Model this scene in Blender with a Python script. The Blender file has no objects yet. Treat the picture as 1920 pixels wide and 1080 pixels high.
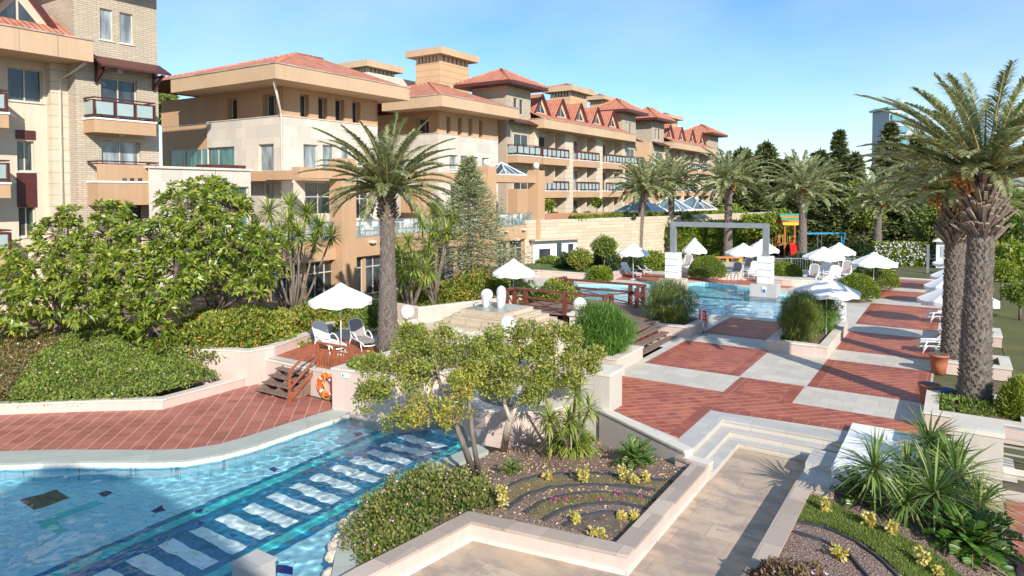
import bpy, math, random
import numpy as np
from mathutils import Vector, noise, geometry
R = math.radians
SC = bpy.context.scene
COL = SC.collection
random.seed(7)
rng = np.random.default_rng(7)

# ------------------------------------------------------------------ camera, sky, sun
F, H, PITCH, YAW = 1280.0, 6.2, R(2), R(33.1)
SH = math.tan(PITCH) - 180.0 / F
cam = bpy.data.cameras.new('camera')
cam.sensor_width = 36.0
cam.lens = F / 1920 * 36
cam.shift_y = SH * F / 1920
cam.clip_start = 0.1
cam.clip_end = 3000
camo = bpy.data.objects.new('camera', cam)
camo.location = (0, 0, H)
camo.rotation_euler = (R(90) - PITCH, 0, YAW)
COL.objects.link(camo)
SC.camera = camo

SUN_AZ = math.atan2(0.78, -0.62)      # clockwise from +Y
SUN_EL = R(29)
world = bpy.data.worlds.new('World')
SC.world = world
world.use_nodes = True
wt = world.node_tree
bgn = wt.nodes['Background']
bgn.inputs['Strength'].default_value = 0.145
sky = wt.nodes.new('ShaderNodeTexSky')
sky.sky_type = 'NISHITA'
sky.sun_disc = False
sky.sun_elevation = SUN_EL
sky.sun_rotation = SUN_AZ
sky.altitude = 0
sky.air_density = 1.0
sky.dust_density = 0.0
sky.ozone_density = 4.0
# thin high veil of cloud
wtc = wt.nodes.new('ShaderNodeTexCoord')
wmp = wt.nodes.new('ShaderNodeMapping'); wmp.inputs['Scale'].default_value = (1.0, 1.6, 2.6); wmp.inputs['Rotation'].default_value = (0, 0, R(25))
wns = wt.nodes.new('ShaderNodeTexNoise'); wns.inputs['Scale'].default_value = 1.5; wns.inputs['Detail'].default_value = 7; wns.inputs['Roughness'].default_value = 0.5
wrp = wt.nodes.new('ShaderNodeValToRGB')
wrp.color_ramp.elements[0].position = 0.34; wrp.color_ramp.elements[0].color = (0, 0, 0, 1)
wrp.color_ramp.elements[1].position = 0.74; wrp.color_ramp.elements[1].color = (0.6, 0.6, 0.6, 1)
wmx = wt.nodes.new('ShaderNodeMixRGB')
wmx.inputs['Color2'].default_value = (5.6, 6.3, 7.2, 1)
wt.links.new(wtc.outputs['Generated'], wmp.inputs['Vector'])
wt.links.new(wmp.outputs['Vector'], wns.inputs['Vector'])
wt.links.new(wns.outputs['Fac'], wrp.inputs['Fac'])
wt.links.new(wrp.outputs['Color'], wmx.inputs['Fac'])
wt.links.new(sky.outputs['Color'], wmx.inputs['Color1'])
whs = wt.nodes.new('ShaderNodeHueSaturation'); whs.inputs['Saturation'].default_value = 1.22; whs.inputs['Hue'].default_value = 0.499; whs.inputs['Value'].default_value = 0.86
wt.links.new(wmx.outputs['Color'], whs.inputs['Color']); wt.links.new(whs.outputs['Color'], bgn.inputs['Color'])

sun = bpy.data.lights.new('sun', 'SUN')
sun.energy = 4.5
sun.angle = R(0.5)
sun.color = (1.0, 0.95, 0.87)
sun.cycles.is_caustics_light = True
suno = bpy.data.objects.new('sun', sun)
TOSUN = Vector((math.sin(SUN_AZ) * math.cos(SUN_EL), math.cos(SUN_AZ) * math.cos(SUN_EL), math.sin(SUN_EL)))
suno.rotation_euler = TOSUN.to_track_quat('Z', 'Y').to_euler()
suno.location = (20, -20, 40)
COL.objects.link(suno)

SC.view_settings.view_transform = 'Standard'
SC.view_settings.look = 'None'
SC.view_settings.exposure = 0.5
SC.view_settings.gamma = 1
SC.cycles.use_denoising = True
SC.cycles.max_bounces = 8
SC.cycles.transparent_max_bounces = 12

# ------------------------------------------------------------------ measuring helpers
def ray(px, py):
    x = (px - 960) / F; y = (540 - py) / F + SH
    c, s = math.cos(PITCH), math.sin(PITCH)
    fy, fz = c + y * s, -s + y * c
    cy, sy = math.cos(YAW), math.sin(YAW)
    return (x * cy - fy * sy, x * sy + fy * cy, fz)
def G(px, py, z=0.0):
    r = ray(px, py); t = (z - H) / r[2]
    return (r[0] * t, r[1] * t)
def G3(px, py, z=0.0):
    g = G(px, py, z); return (g[0], g[1], z)
def AX(px, py, X):                      # point on the vertical plane x = X
    r = ray(px, py); t = X / r[0]
    return (r[1] * t, H + r[2] * t)
def AY(px, py, Y):
    r = ray(px, py); t = Y / r[1]
    return (r[0] * t, H + r[2] * t)
def GR(px, py, zw, zf):                 # seen through water
    r = Vector(ray(px, py)); t = (zw - H) / r[2]; p = Vector((0, 0, H)) + r * t
    d = r.normalized(); h = math.hypot(d.x, d.y); sn = h / 1.33; k = math.tan(math.asin(sn)) * (zw - zf)
    return (p.x + d.x / h * k, p.y + d.y / h * k)

# ------------------------------------------------------------------ objects
def tag(o, label=None, cat=None, group=None, kind=None):
    if label: o['label'] = label
    if cat: o['category'] = cat
    if group: o['group'] = group
    if kind: o['kind'] = kind
    return o
def thing(name, loc, label, cat, group=None, rz=0):
    o = bpy.data.objects.new(name, None)
    o.empty_display_size = 0.3
    o.location = loc; o.rotation_euler = (0, 0, rz)
    COL.objects.link(o)
    return tag(o, label, cat, group)
def origin(o):
    v = Vector((0, 0, 0))
    while o is not None:
        v += Vector(o.location); o = o.parent
    return v
def link(name, me, mat, parent=None, loc=None):
    o = bpy.data.objects.new(name, me)
    COL.objects.link(o)
    if mat is not None:
        if isinstance(mat, (list, tuple)):
            for m in mat: me.materials.append(m)
        else: me.materials.append(mat)
    if parent is not None: o.parent = parent
    if loc is not None: o.location = loc
    return o
class MB:
    def __init__(s): s.v = []; s.f = []; s.sm = []
    def add(s, vs, fs, smooth=False):
        b = len(s.v); s.v += [tuple(p) for p in vs]
        s.f += [tuple(b + i for i in f) for f in fs]; s.sm += [smooth] * len(fs)
        return s
    def box(s, x0, x1, y0, y1, z0, z1):
        if x0 > x1: x0, x1 = x1, x0
        if y0 > y1: y0, y1 = y1, y0
        return s.add([(x0,y0,z0),(x1,y0,z0),(x1,y1,z0),(x0,y1,z0),(x0,y0,z1),(x1,y0,z1),(x1,y1,z1),(x0,y1,z1)],
              [(0,3,2,1),(4,5,6,7),(0,1,5,4),(1,2,6,5),(2,3,7,6),(3,0,4,7)])
    def bar(s, a, b, w, h):             # beam of w x h between two points
        a = Vector(a); b = Vector(b); d = (b - a).normalized()
        up = Vector((0, 0, 1)) if abs(d.z) < 0.95 else Vector((1, 0, 0))
        sd = d.cross(up).normalized() * w / 2; u = sd.cross(d).normalized() * h / 2
        vs = [p + q for p in (a, b) for q in (-sd - u, sd - u, sd + u, -sd + u)]
        return s.add(vs, [(0,3,2,1),(4,5,6,7),(0,1,5,4),(1,2,6,5),(2,3,7,6),(3,0,4,7)])
    def quad(s, *p): return s.add(p, [tuple(range(len(p)))])
    def prism(s, poly, z0, z1, bottom=True):
        n = len(poly)
        z0f = z0 if callable(z0) else (lambda x, y: z0)
        z1f = z1 if callable(z1) else (lambda x, y: z1)
        ar = sum(poly[i][0]*poly[(i+1)%n][1]-poly[(i+1)%n][0]*poly[i][1] for i in range(n))
        if ar < 0: poly = poly[::-1]
        vs = [(x, y, z0f(x, y)) for x, y in poly] + [(x, y, z1f(x, y)) for x, y in poly]
        tri = geometry.tessellate_polygon([[Vector((x, y, 0)) for x, y in poly]])
        fs = []
        for t in tri:
            a, b, c = t
            cr = (poly[b][0]-poly[a][0])*(poly[c][1]-poly[a][1])-(poly[b][1]-poly[a][1])*(poly[c][0]-poly[a][0])
            if cr < 0: t = (a, c, b)
            fs.append(tuple(i + n for i in t))
            if bottom: fs.append((t[0], t[2], t[1]))
        fs += [(i, (i+1) % n, n+(i+1) % n, n+i) for i in range(n)]
        return s.add(vs, fs)
    def sheet(s, outer, holes, z):
        loops = [[Vector((x, y, 0)) for x, y in outer]] + [[Vector((x, y, 0)) for x, y in h] for h in holes]
        pts = [p for l in loops for p in l]
        fs = []
        for t in geometry.tessellate_polygon(loops):
            a, b, c = [pts[i] for i in t]
            if (b - a).cross(c - a).z < 0: t = (t[0], t[2], t[1])
            fs.append(tuple(t))
        return s.add([(p.x, p.y, z) for p in pts], fs)
    def tube(s, pts, rad, n=8, cap=True, smooth=True):
        pts = [Vector(p) for p in pts]
        if not isinstance(rad, (list, tuple)): rad = [rad] * len(pts)
        vs = []; ref = None
        for i, p in enumerate(pts):
            d = (pts[min(i+1, len(pts)-1)] - pts[max(i-1, 0)]).normalized()
            if ref is None: ref = Vector((0, 0, 1)) if abs(d.z) < 0.9 else Vector((1, 0, 0))
            a = d.cross(ref).normalized(); b = a.cross(d).normalized(); ref = b
            for k in range(n):
                t = 2 * math.pi * k / n
                vs.append(p + (a * math.cos(t) + b * math.sin(t)) * rad[i])
        fs = []
        for i in range(len(pts) - 1):
            for k in range(n):
                fs.append((i*n+k, i*n+(k+1) % n, (i+1)*n+(k+1) % n, (i+1)*n+k))
        s.add(vs, [f[::-1] for f in fs], smooth)
        if cap:
            b = len(s.v) - len(vs)
            s.f += [tuple(b + k for k in range(n)), tuple(b + len(vs) - 1 - k for k in range(n))]; s.sm += [False, False]
        return s
    def sphere(s, c, r, nu=20, nv=12, sq=1.0, sx=1.0):
        vs = []; fs = []
        for j in range(nv + 1):
            ph = math.pi * j / nv
            for i in range(nu):
                t = 2 * math.pi * i / nu
                vs.append((c[0] + sx * r * math.sin(ph) * math.cos(t), c[1] + r * math.sin(ph) * math.sin(t), c[2] + sq * r * math.cos(ph)))
        for j in range(nv):
            for i in range(nu):
                fs.append((j*nu+i, (j+1)*nu+i, (j+1)*nu+(i+1) % nu, j*nu+(i+1) % nu))
        return s.add(vs, fs, True)
    def cyl(s, x, y, z0, z1, r, r1=None, n=24):
        return s.tube([(x, y, z0), (x, y, z1)], [r, r if r1 is None else r1], n)
    def build(s, name, mat, parent=None, label=None):
        me = bpy.data.meshes.new(name)
        o = origin(parent) if parent is not None else Vector((0, 0, 0))
        me.from_pydata([(x - o.x, y - o.y, z - o.z) for x, y, z in s.v], [], s.f)
        me.polygons.foreach_set('use_smooth', s.sm)
        me.update()
        ob = link(name, me, mat, parent)
        if label: ob['label'] = label
        return ob
def npmesh(name, V, Fc, mat, parent=None, smooth=False, local=False):
    """V (n,3) array, Fc (m,k) array"""
    me = bpy.data.meshes.new(name)
    V = np.asarray(V, dtype=np.float32)
    if parent is not None and not local:
        o = origin(parent); V = V - np.array([o.x, o.y, o.z], dtype=np.float32)
    Fc = np.asarray(Fc, dtype=np.int32); m, k = Fc.shape
    me.vertices.add(len(V)); me.vertices.foreach_set('co', V.ravel())
    me.loops.add(m * k); me.loops.foreach_set('vertex_index', Fc.ravel())
    me.polygons.add(m); me.polygons.foreach_set('loop_start', np.arange(0, m * k, k, dtype=np.int32))
    if smooth: me.polygons.foreach_set('use_smooth', np.ones(m, dtype=bool))
    me.update(calc_edges=True)
    return link(name, me, mat, parent)
def copy_tree(o, loc=None, rz=None, parent=None, sc=None):
    c = o.copy(); COL.objects.link(c); c.parent = parent
    if loc is not None: c.location = loc
    if rz is not None: c.rotation_euler = (0, 0, rz)
    if sc is not None: c.scale = (sc, sc, sc)
    for ch in o.children: copy_tree(ch, parent=c)
    return c

# ------------------------------------------------------------------ materials
class NT:
    def __init__(s, name):
        s.m = bpy.data.materials.new(name); s.m.use_nodes = True
        s.t = s.m.node_tree; s.p = s.t.nodes['Principled BSDF']; s.out = s.t.nodes['Material Output']
        s._c = None
    def n(s, typ, **kw):
        nd = s.t.nodes.new('ShaderNode' + typ)
        for k, v in kw.items():
            if k in nd.inputs: nd.inputs[k].default_value = v
            else: setattr(nd, k, v)
        return nd
    def l(s, a, b): s.t.links.new(a, b)
    def pos(s):
        if s._c is None: s._c = s.n('NewGeometry')
        return s._c.outputs['Position']
    def facade(s):                      # u along the wall, v = height, from the world position
        g = s.n('NewGeometry'); sp = s.n('SeparateXYZ'); s.l(g.outputs['Position'], sp.inputs[0])
        sn = s.n('SeparateXYZ'); s.l(g.outputs['Normal'], sn.inputs[0])
        ax = s.math('ABSOLUTE', sn.outputs[0]); ay = s.math('ABSOLUTE', sn.outputs[1])
        gt = s.math('GREATER_THAN', ax, ay)
        mx = s.n('Mix'); s.l(gt, mx.inputs[0]); s.l(sp.outputs[0], mx.inputs[2]); s.l(sp.outputs[1], mx.inputs[3])
        c = s.n('CombineXYZ'); s.l(mx.outputs[0], c.inputs[0]); s.l(sp.outputs[2], c.inputs[1])
        return c.outputs[0], mx.outputs[0], sp.outputs[2]
    def math(s, op, a, b=None, c=None):
        m = s.n('Math', operation=op)
        for i, x in enumerate((a, b, c)):
            if x is None: continue
            if isinstance(x, (int, float)): m.inputs[i].default_value = x
            else: s.l(x, m.inputs[i])
        return m.outputs[0]
    def noise(s, vec, scale, detail=4, rough=0.55):
        n = s.n('TexNoise', Scale=scale, Detail=detail, Roughness=rough); s.l(vec, n.inputs['Vector']); return n.outputs['Fac']
    def ramp(s, fac, stops):
        r = s.n('ValToRGB'); s.l(fac, r.inputs[0]); e = r.color_ramp.elements
        while len(e) < len(stops): e.new(0.5)
        for i, (p, c) in enumerate(stops):
            e[i].position = p
            e[i].color = (c, c, c, 1) if isinstance(c, (int, float)) else (*c, 1)
        return r.outputs[0]
    def mix(s, fac, a, b, mode='MIX'):
        m = s.n('MixRGB', blend_type=mode)
        for i, x in ((0, fac), (1, a), (2, b)):
            if isinstance(x, (int, float)): m.inputs[i].default_value = x if i == 0 else (x, x, x, 1)
            elif isinstance(x, tuple): m.inputs[i].default_value = (*x, 1)
            else: s.l(x, m.inputs[i])
        return m.outputs[0]
    def color(s, c):
        if isinstance(c, tuple): s.p.inputs['Base Color'].default_value = (*c, 1)
        else: s.l(c, s.p.inputs['Base Color'])
    def bump(s, h, strength=0.3, dist=0.02):
        b = s.n('Bump', Strength=strength, Distance=dist); s.l(h, b.inputs['Height']); s.l(b.outputs[0], s.p.inputs['Normal']); return b
    def rough(s, r): s.p.inputs['Roughness'].default_value = r
    def mapping(s, vec, rot=0, scale=(1, 1, 1), loc=(0, 0, 0)):
        m = s.n('Mapping'); s.l(vec, m.inputs[0]); m.inputs['Rotation'].default_value = (0, 0, rot)
        m.inputs['Scale'].default_value = scale; m.inputs['Location'].default_value = loc; return m.outputs[0]
def scl(c, k): return tuple(min(1, x * k) for x in c)

def plain(name, c, rough=0.6, var=0.12, nscale=3.0, bump=0.0, bscale=40, metal=0):
    t = NT(name); t.rough(rough); t.p.inputs['Metallic'].default_value = metal
    f = t.noise(t.pos(), nscale, 5)
    t.color(t.ramp(f, [(0.3, scl(c, 1 - var)), (0.7, scl(c, 1 + var))]))
    if bump: t.bump(t.noise(t.pos(), bscale, 3), bump, 0.02)
    return t.m
def stucco(name, c):
    t = NT(name); t.rough(0.85)
    big = t.noise(t.pos(), 0.35, 5); fine = t.noise(t.pos(), 18, 3)
    vec, u, z = t.facade()
    sk = t.mapping(vec, 0, (3.0, 0.25, 1)); st = t.noise(sk, 1.2, 5, 0.6)
    a = t.ramp(big, [(0.3, scl(c, 0.9)), (0.7, scl(c, 1.08))])
    a = t.mix(t.ramp(st, [(0.42, 0.0), (0.75, 0.45)]), a, scl(c, 0.72))
    a = t.mix(t.ramp(fine, [(0.3, 0.0), (0.8, 0.14)]), a, scl(c, 1.25))
    t.color(a); t.bump(fine, 0.12, 0.01)
    return t.m
def splitstone(name, c, c2, w=0.42, h=0.11):
    t = NT(name); t.rough(0.9)
    vec, u, z = t.facade()
    b = t.n('TexBrick', Scale=1.0); t.l(vec, b.inputs['Vector'])
    b.inputs['Color1'].default_value = (*c, 1); b.inputs['Color2'].default_value = (*c2, 1)
    b.inputs['Mortar'].default_value = (*scl(c, 0.45), 1)
    b.inputs['Mortar Size'].default_value = 0.012; b.inputs['Mortar Smooth'].default_value = 0.4; b.inputs['Bias'].default_value = 0.1
    b.inputs['Brick Width'].default_value = w; b.inputs['Row Height'].default_value = h
    f = t.noise(t.pos(), 0.6, 5); g = t.noise(t.mapping(vec, 0, (4, 9, 1)), 1.5, 3)
    col = t.mix(t.ramp(f, [(0.35, 0.0), (0.7, 0.35)]), b.outputs['Color'], scl(c2, 0.75), 'MIX')
    col = t.mix(t.ramp(g, [(0.35, 0.35), (0.65, 0.0)]), col, scl(c, 0.6))
    t.color(col)
    t.bump(t.math('MULTIPLY_ADD', g, 0.5, t.math('SUBTRACT', 1.0, b.outputs['Fac'])), 0.6, 0.03)
    return t.m
def slabs(name, c, w=0.9, h=0.6, horizontal=False, joint=0.006, var=0.12, rot=0, mottled=None, off=0.5):
    """large stone slabs, on walls or on the ground"""
    t = NT(name); t.rough(0.7)
    vec = t.mapping(t.pos(), rot) if horizontal else t.facade()[0]
    b = t.n('TexBrick', Scale=1.0, offset=off); t.l(vec, b.inputs['Vector'])
    b.inputs['Color1'].default_value = (*scl(c, 1 - var), 1); b.inputs['Color2'].default_value = (*scl(c, 1 + var), 1)
    b.inputs['Mortar'].default_value = (*scl(c, 0.62), 1)
    b.inputs['Mortar Size'].default_value = joint; b.inputs['Brick Width'].default_value = w; b.inputs['Row Height'].default_value = h
    f = t.noise(t.pos(), 1.3, 6, 0.65)
    col = t.mix(t.ramp(f, [(0.35, 0.0), (0.7, 0.22)]), b.outputs['Color'], scl(c, 0.7))
    if mottled:
        f2 = t.noise(t.mapping(vec, 0, (1.0, 1.9, 1)), 1.3, 8, 0.68)
        col = t.mix(t.ramp(f2, [(0.44, 0.0), (0.60, 0.9)]), col, mottled)
        f3 = t.noise(t.mapping(vec, 0, (0.5, 1.0, 1), (7, 3, 0)), 1.1, 5, 0.6)
        col = t.mix(t.ramp(f3, [(0.5, 0.0), (0.7, 0.6)]), col, (0.60, 0.42, 0.26))
    st = t.noise(t.mapping(t.pos(), 0, (1, 1, 1), (11, 5, 2)), 0.7, 8, 0.72)
    col = t.mix(t.ramp(st, [(0.52, 0.0), (0.72, 0.30)]), col, scl(c, 0.5))
    t.color(col); t.bump(t.math('SUBTRACT', 1.0, b.outputs['Fac']), 0.3, 0.008)
    return t.m
def redtiles(name, c, c2, rot, size, grout, gsize=0.011, second=0.35):
    """square clay tiles laid on the slant, bright grout one way and thin dark joints the other"""
    t = NT(name); t.rough(0.55)
    vec = t.mapping(t.pos(), rot)
    sp = t.n('SeparateXYZ'); t.l(vec, sp.inputs[0])
    sx = t.math('DIVIDE', sp.outputs[0], size); sy = t.math('DIVIDE', sp.outputs[1], size)
    fx = t.math('FRACT', sx); fy = t.math('FRACT', sy)
    gx = t.math('LESS_THAN', fx, gsize / size * 2); gy = t.math('LESS_THAN', fy, gsize / size * 1.6)
    cell = t.n('CombineXYZ'); t.l(t.math('FLOOR', sx), cell.inputs[0]); t.l(t.math('FLOOR', sy), cell.inputs[1])
    wn = t.n('TexWhiteNoise'); t.l(cell.outputs[0], wn.inputs['Vector'])
    big = t.noise(t.pos(), 0.5, 4)
    a = t.mix(wn.outputs['Value'], scl(c, 0.86), scl(c2, 1.1))
    a = t.mix(t.ramp(big, [(0.4, 0.0), (0.65, 0.55)]), a, scl(c, 0.78))
    a = t.mix(t.math('MULTIPLY', gy, second), a, scl(grout, 0.55))
    a = t.mix(t.math('MULTIPLY', gx, 0.85), a, grout)
    st = t.noise(t.mapping(t.pos(), 0, (1, 1, 1), (3, 9, 2)), 0.8, 8, 0.72)
    a = t.mix(t.ramp(st, [(0.5, 0.0), (0.72, 0.42)]), a, scl(c, 0.5))
    dirt = t.noise(t.pos(), 3.0, 6, 0.7)
    a = t.mix(t.ramp(dirt, [(0.5, 0.0), (0.85, 0.18)]), a, (0.5, 0.34, 0.25))
    t.color(a)
    return t.m
def rooftile(name):
    t = NT(name); t.rough(0.8)
    vec, u, z = t.facade()
    wu = t.math('ABSOLUTE', t.math('SINE', t.math('MULTIPLY', u, math.pi / 0.28)))
    rows = t.math('FRACT', t.math('MULTIPLY', z, 5.5))
    wn = t.n('TexWhiteNoise')
    cell = t.n('CombineXYZ'); t.l(t.math('FLOOR', t.math('MULTIPLY', u, 1 / 0.28)), cell.inputs[0]); t.l(t.math('FLOOR', t.math('MULTIPLY', z, 5.5)), cell.inputs[1])
    t.l(cell.outputs[0], wn.inputs['Vector'])
    a = t.mix(wn.outputs['Value'], (0.42, 0.125, 0.065), (0.62, 0.23, 0.12))
    big = t.noise(t.pos(), 0.9, 5)
    a = t.mix(t.ramp(big, [(0.35, 0.35), (0.65, 0.0)]), a, (0.50, 0.27, 0.19))
    a = t.mix(t.ramp(rows, [(0.0, 0.6), (0.12, 0.0)]), a, (0.22, 0.07, 0.04))
    t.color(a)
    t.bump(t.math('ADD', wu, t.math('MULTIPLY', rows, -0.4)), 0.9, 0.06)
    return t.m
def glass(name, c, rough=0.04):
    t = NT(name); t.rough(rough)
    t.p.inputs['Specular IOR Level'].default_value = 0.8
    f = t.noise(t.mapping(t.facade()[0], 0, (1.6, 0.35, 1)), 1.0, 3, 0.6)
    t.color(t.ramp(f, [(0.40, scl(c, 0.5)), (0.62, scl(c, 1.5))]))
    return t.m
def leafmat(name, cols, transl=0.32, rough=0.5, spec=0.4):
    """leaf colours picked per leaf"""
    t = NT(name)
    g = t.n('NewGeometry')
    r = g.outputs['Random Per Island']
    cols = [scl(c, 1.3) for c in cols]
    n = len(cols)
    col = t.ramp(r, [(i / max(1, n - 1) if n > 1 else 0, c) for i, c in enumerate(cols)])
    big = t.noise(t.pos(), 1.2, 3)
    col = t.mix(t.ramp(big, [(0.35, 0.35), (0.6, 0.0)]), col, scl(cols[0], 0.75))
    t.color(col); t.rough(rough); t.p.inputs['Specular IOR Level'].default_value = spec
    tr = t.n('BsdfTranslucent'); hs = t.n('HueSaturation', Saturation=1.15, Value=1.5); t.l(col, hs.inputs['Color']); t.l(hs.outputs[0], tr.inputs['Color'])
    mx = t.n('MixShader'); mx.inputs[0].default_value = transl
    t.l(t.p.outputs[0], mx.inputs[1]); t.l(tr.outputs[0], mx.inputs[2]); t.l(mx.outputs[0], t.out.inputs['Surface'])
    return t.m
def bark(name, c, scale=8):
    t = NT(name); t.rough(0.9)
    f = t.noise(t.mapping(t.pos(), 0, (1, 1, 0.3)), scale, 6, 0.65)
    t.color(t.ramp(f, [(0.3, scl(c, 0.55)), (0.7, scl(c, 1.35))])); t.bump(f, 0.8, 0.03)
    return t.m
def ground_mat(name, cols, scale=2.0, bump=0.5, fine=60):
    t = NT(name); t.rough(0.95)
    f = t.noise(t.pos(), scale, 7, 0.65); g = t.noise(t.pos(), fine, 3, 0.7)
    a = t.ramp(f, [(0.3 + 0.4 * i / (len(cols) - 1), c) for i, c in enumerate(cols)])
    a = t.mix(t.ramp(g, [(0.35, 0.5), (0.65, 0.0)]), a, scl(cols[0], 0.5))
    t.color(a); t.bump(g, bump, 0.03)
    return t.m
def chips(name, cols, scale=22):
    t = NT(name); t.rough(0.9)
    v = t.n('TexVoronoi', Scale=scale); t.l(t.pos(), v.inputs['Vector'])
    sp = t.n('SeparateColor'); t.l(v.outputs['Color'], sp.inputs[0])
    n = len(cols)
    a = t.ramp(sp.outputs[0], [(i / (n - 1), c) for i, c in enumerate(cols)])
    a = t.mix(t.ramp(v.outputs['Distance'], [(0.3, 0.0), (0.8, 0.6)]), a, scl(cols[0], 0.35))
    t.color(a); t.bump(v.outputs['Distance'], 0.9, 0.03)
    return t.m

OCH = (0.52, 0.325, 0.185)
M = {}
M['ochre'] = stucco('ochre_render', OCH)
M['ochre_pale'] = stucco('pale_ochre_render', (0.57, 0.39, 0.24))
M['cream'] = stucco('cream_render', (0.64, 0.53, 0.40))
M['pinkwall'] = stucco('pink_render', (0.60, 0.46, 0.39))
M['greywall'] = stucco('grey_sand_render', (0.50, 0.46, 0.40))
M['white'] = plain('white_paint', (0.80, 0.79, 0.77), 0.5, 0.04)
M['whiteplaster'] = plain('white_plaster', (0.80, 0.79, 0.76), 0.7, 0.05, 1.5, 0.15, 20)
M['split'] = splitstone('split_stone', (0.64, 0.54, 0.41), (0.53, 0.43, 0.31))
M['retain'] = splitstone('cream_ashlar', (0.66, 0.55, 0.40), (0.55, 0.44, 0.31), 0.8, 0.3)
M['trav'] = slabs('travertine_cladding', (0.64, 0.57, 0.48), 1.1, 0.75, joint=0.004, var=0.1)
M['cap'] = slabs('capping_stone', (0.66, 0.60, 0.51), 0.9, 0.9, True, 0.004, 0.1, R(10))
M['capbrown'] = slabs('brown_capping_stone', (0.45, 0.36, 0.29), 0.7, 0.7, True, 0.006, 0.25, 0)
M['plaza'] = slabs('pale_travertine_paving', (0.57, 0.52, 0.44), 0.6, 0.6, True, 0.006, 0.09)
M['greypave'] = slabs('grey_step_stone', (0.49, 0.465, 0.43), 0.9, 0.45, True, 0.005, 0.08)
M['stepriser'] = slabs('step_riser_stone', (0.52, 0.47, 0.40), 0.9, 0.45, joint=0.004, var=0.08)
M['stone'] = slabs('mottled_sandstone_paving', (0.50, 0.385, 0.28), 1.0, 0.62, True, 0.007, 0.14, 0, (0.30, 0.235, 0.195))
M['red'] = redtiles('terracotta_paving', (0.38, 0.080, 0.036), (0.46, 0.125, 0.055), R(45), 0.30, (0.60, 0.40, 0.30), 0.011, 0.75)
M['redplain'] = redtiles('terracotta_border', (0.33, 0.075, 0.038), (0.39, 0.10, 0.05), 0, 0.36, (0.5, 0.3, 0.22), 0.008, 0.8)
M['deck'] = redtiles('pool_deck_tiles', (0.37, 0.115, 0.078), (0.43, 0.155, 0.11), R(-43), 0.40, (0.66, 0.48, 0.40), 0.010, 0.9)
M['tile'] = rooftile('roof_tiles')
M['brown'] = plain('dark_brown_wood', (0.09, 0.022, 0.018), 0.45, 0.25, 6)
M['redwood'] = plain('stained_red_timber', (0.16, 0.045, 0.03), 0.5, 0.3, 5)
M['orangewood'] = plain('orange_stained_timber', (0.33, 0.10, 0.045), 0.5, 0.25, 5)
M['treadwood'] = plain('weathered_tread_timber', (0.20, 0.13, 0.10), 0.8, 0.35, 9, 0.3, 30)
M['frame'] = plain('window_frame_paint', (0.60, 0.52, 0.42), 0.5, 0.05)
M['glassdark'] = glass('dark_window_glass', (0.045, 0.055, 0.06))
M['glassteal'] = glass('teal_window_glass', (0.07, 0.17, 0.16))
M['glasscurt'] = glass('curtained_window_glass', (0.26, 0.29, 0.30), 0.12)
M['frost'] = plain('frosted_green_glass', (0.36, 0.45, 0.43), 0.25, 0.1, 0.8)
M['metal'] = plain('grey_painted_steel', (0.22, 0.23, 0.24), 0.45, 0.1, 2)
M['steel'] = plain('brushed_steel', (0.6, 0.6, 0.6), 0.3, 0.05, 2, metal=1)
M['curb'] = slabs('greenish_curb_stone', (0.40, 0.43, 0.38), 0.5, 4.0, True, 0.005, 0.08, R(40))
M['bark'] = bark('brown_bark', (0.20, 0.155, 0.12))
M['palebark'] = bark('pale_bark', (0.46, 0.38, 0.31))
M['soil'] = ground_mat('dry_soil', [(0.12, 0.08, 0.05), (0.20, 0.14, 0.09), (0.26, 0.18, 0.12)], 3)
M['mulch'] = chips('brown_bark_mulch', [(0.17, 0.11, 0.09), (0.27, 0.18, 0.14), (0.35, 0.23, 0.18), (0.50, 0.37, 0.28)], 36)
M['grass'] = ground_mat('dry_lawn', [(0.10, 0.085, 0.025), (0.12, 0.13, 0.03), (0.17, 0.16, 0.045)], 0.5, 0.6, 40)
M['land'] = ground_mat('earth_and_grass', [(0.09, 0.10, 0.03), (0.12, 0.12, 0.04), (0.20, 0.15, 0.09)], 0.3, 0.6, 30)

# ------------------------------------------------------------------ land and levels
WL, FL = -1.06, -1.85                 # lower pool: water, floor
WM, FM = -0.12, -1.40                 # main pool
pool_out = [(-30, 0.5), (-26, 4.6), (-21.75, 7.78), (-20.66, 8.63), (-19.44, 9.43), (-18.21, 10.2), (-17.6, 10.7), (-17.25, 11.3), (-17.1, 12.0), (-17.05, 13.3), (-16.98, 14.4), (-16.89, 15.2)]
pool_in = [(-29.2, 0.0), (-25.0, 4.0), (-20.85, 7.34), (-19.85, 8.13), (-18.75, 8.90), (-17.6, 9.65), (-16.9, 10.2), (-16.5, 10.95), (-16.3, 11.9), (-16.26, 13.3), (-16.22, 14.4), (-16.18, 15.5)]
isl_in = [(-9.0, 4.0), (-9.15, 7.2), (-9.36, 8.38), (-9.86, 8.92), (-10.38, 9.56), (-10.8, 10.25), (-11.1, 11.2), (-11.15, 12.6), (-11.0, 14.2), (-10.9, 15.0)]
isl_out = [(-8.5, 4.0), (-8.6, 7.4), (-8.89, 8.79), (-9.2, 9.25), (-9.75, 9.75), (-10.12, 10.3), (-10.5, 11.2), (-10.6, 12.6), (-10.5, 14.0), (-10.4, 14.8)]
lowpool = [(-29.2, 0.0), (-9.0, 0.0)] + isl_in + [(-11.2, 16.9), (-13.0, 17.3), (-14.9, 16.1)] + pool_in[::-1][:-1]
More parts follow.
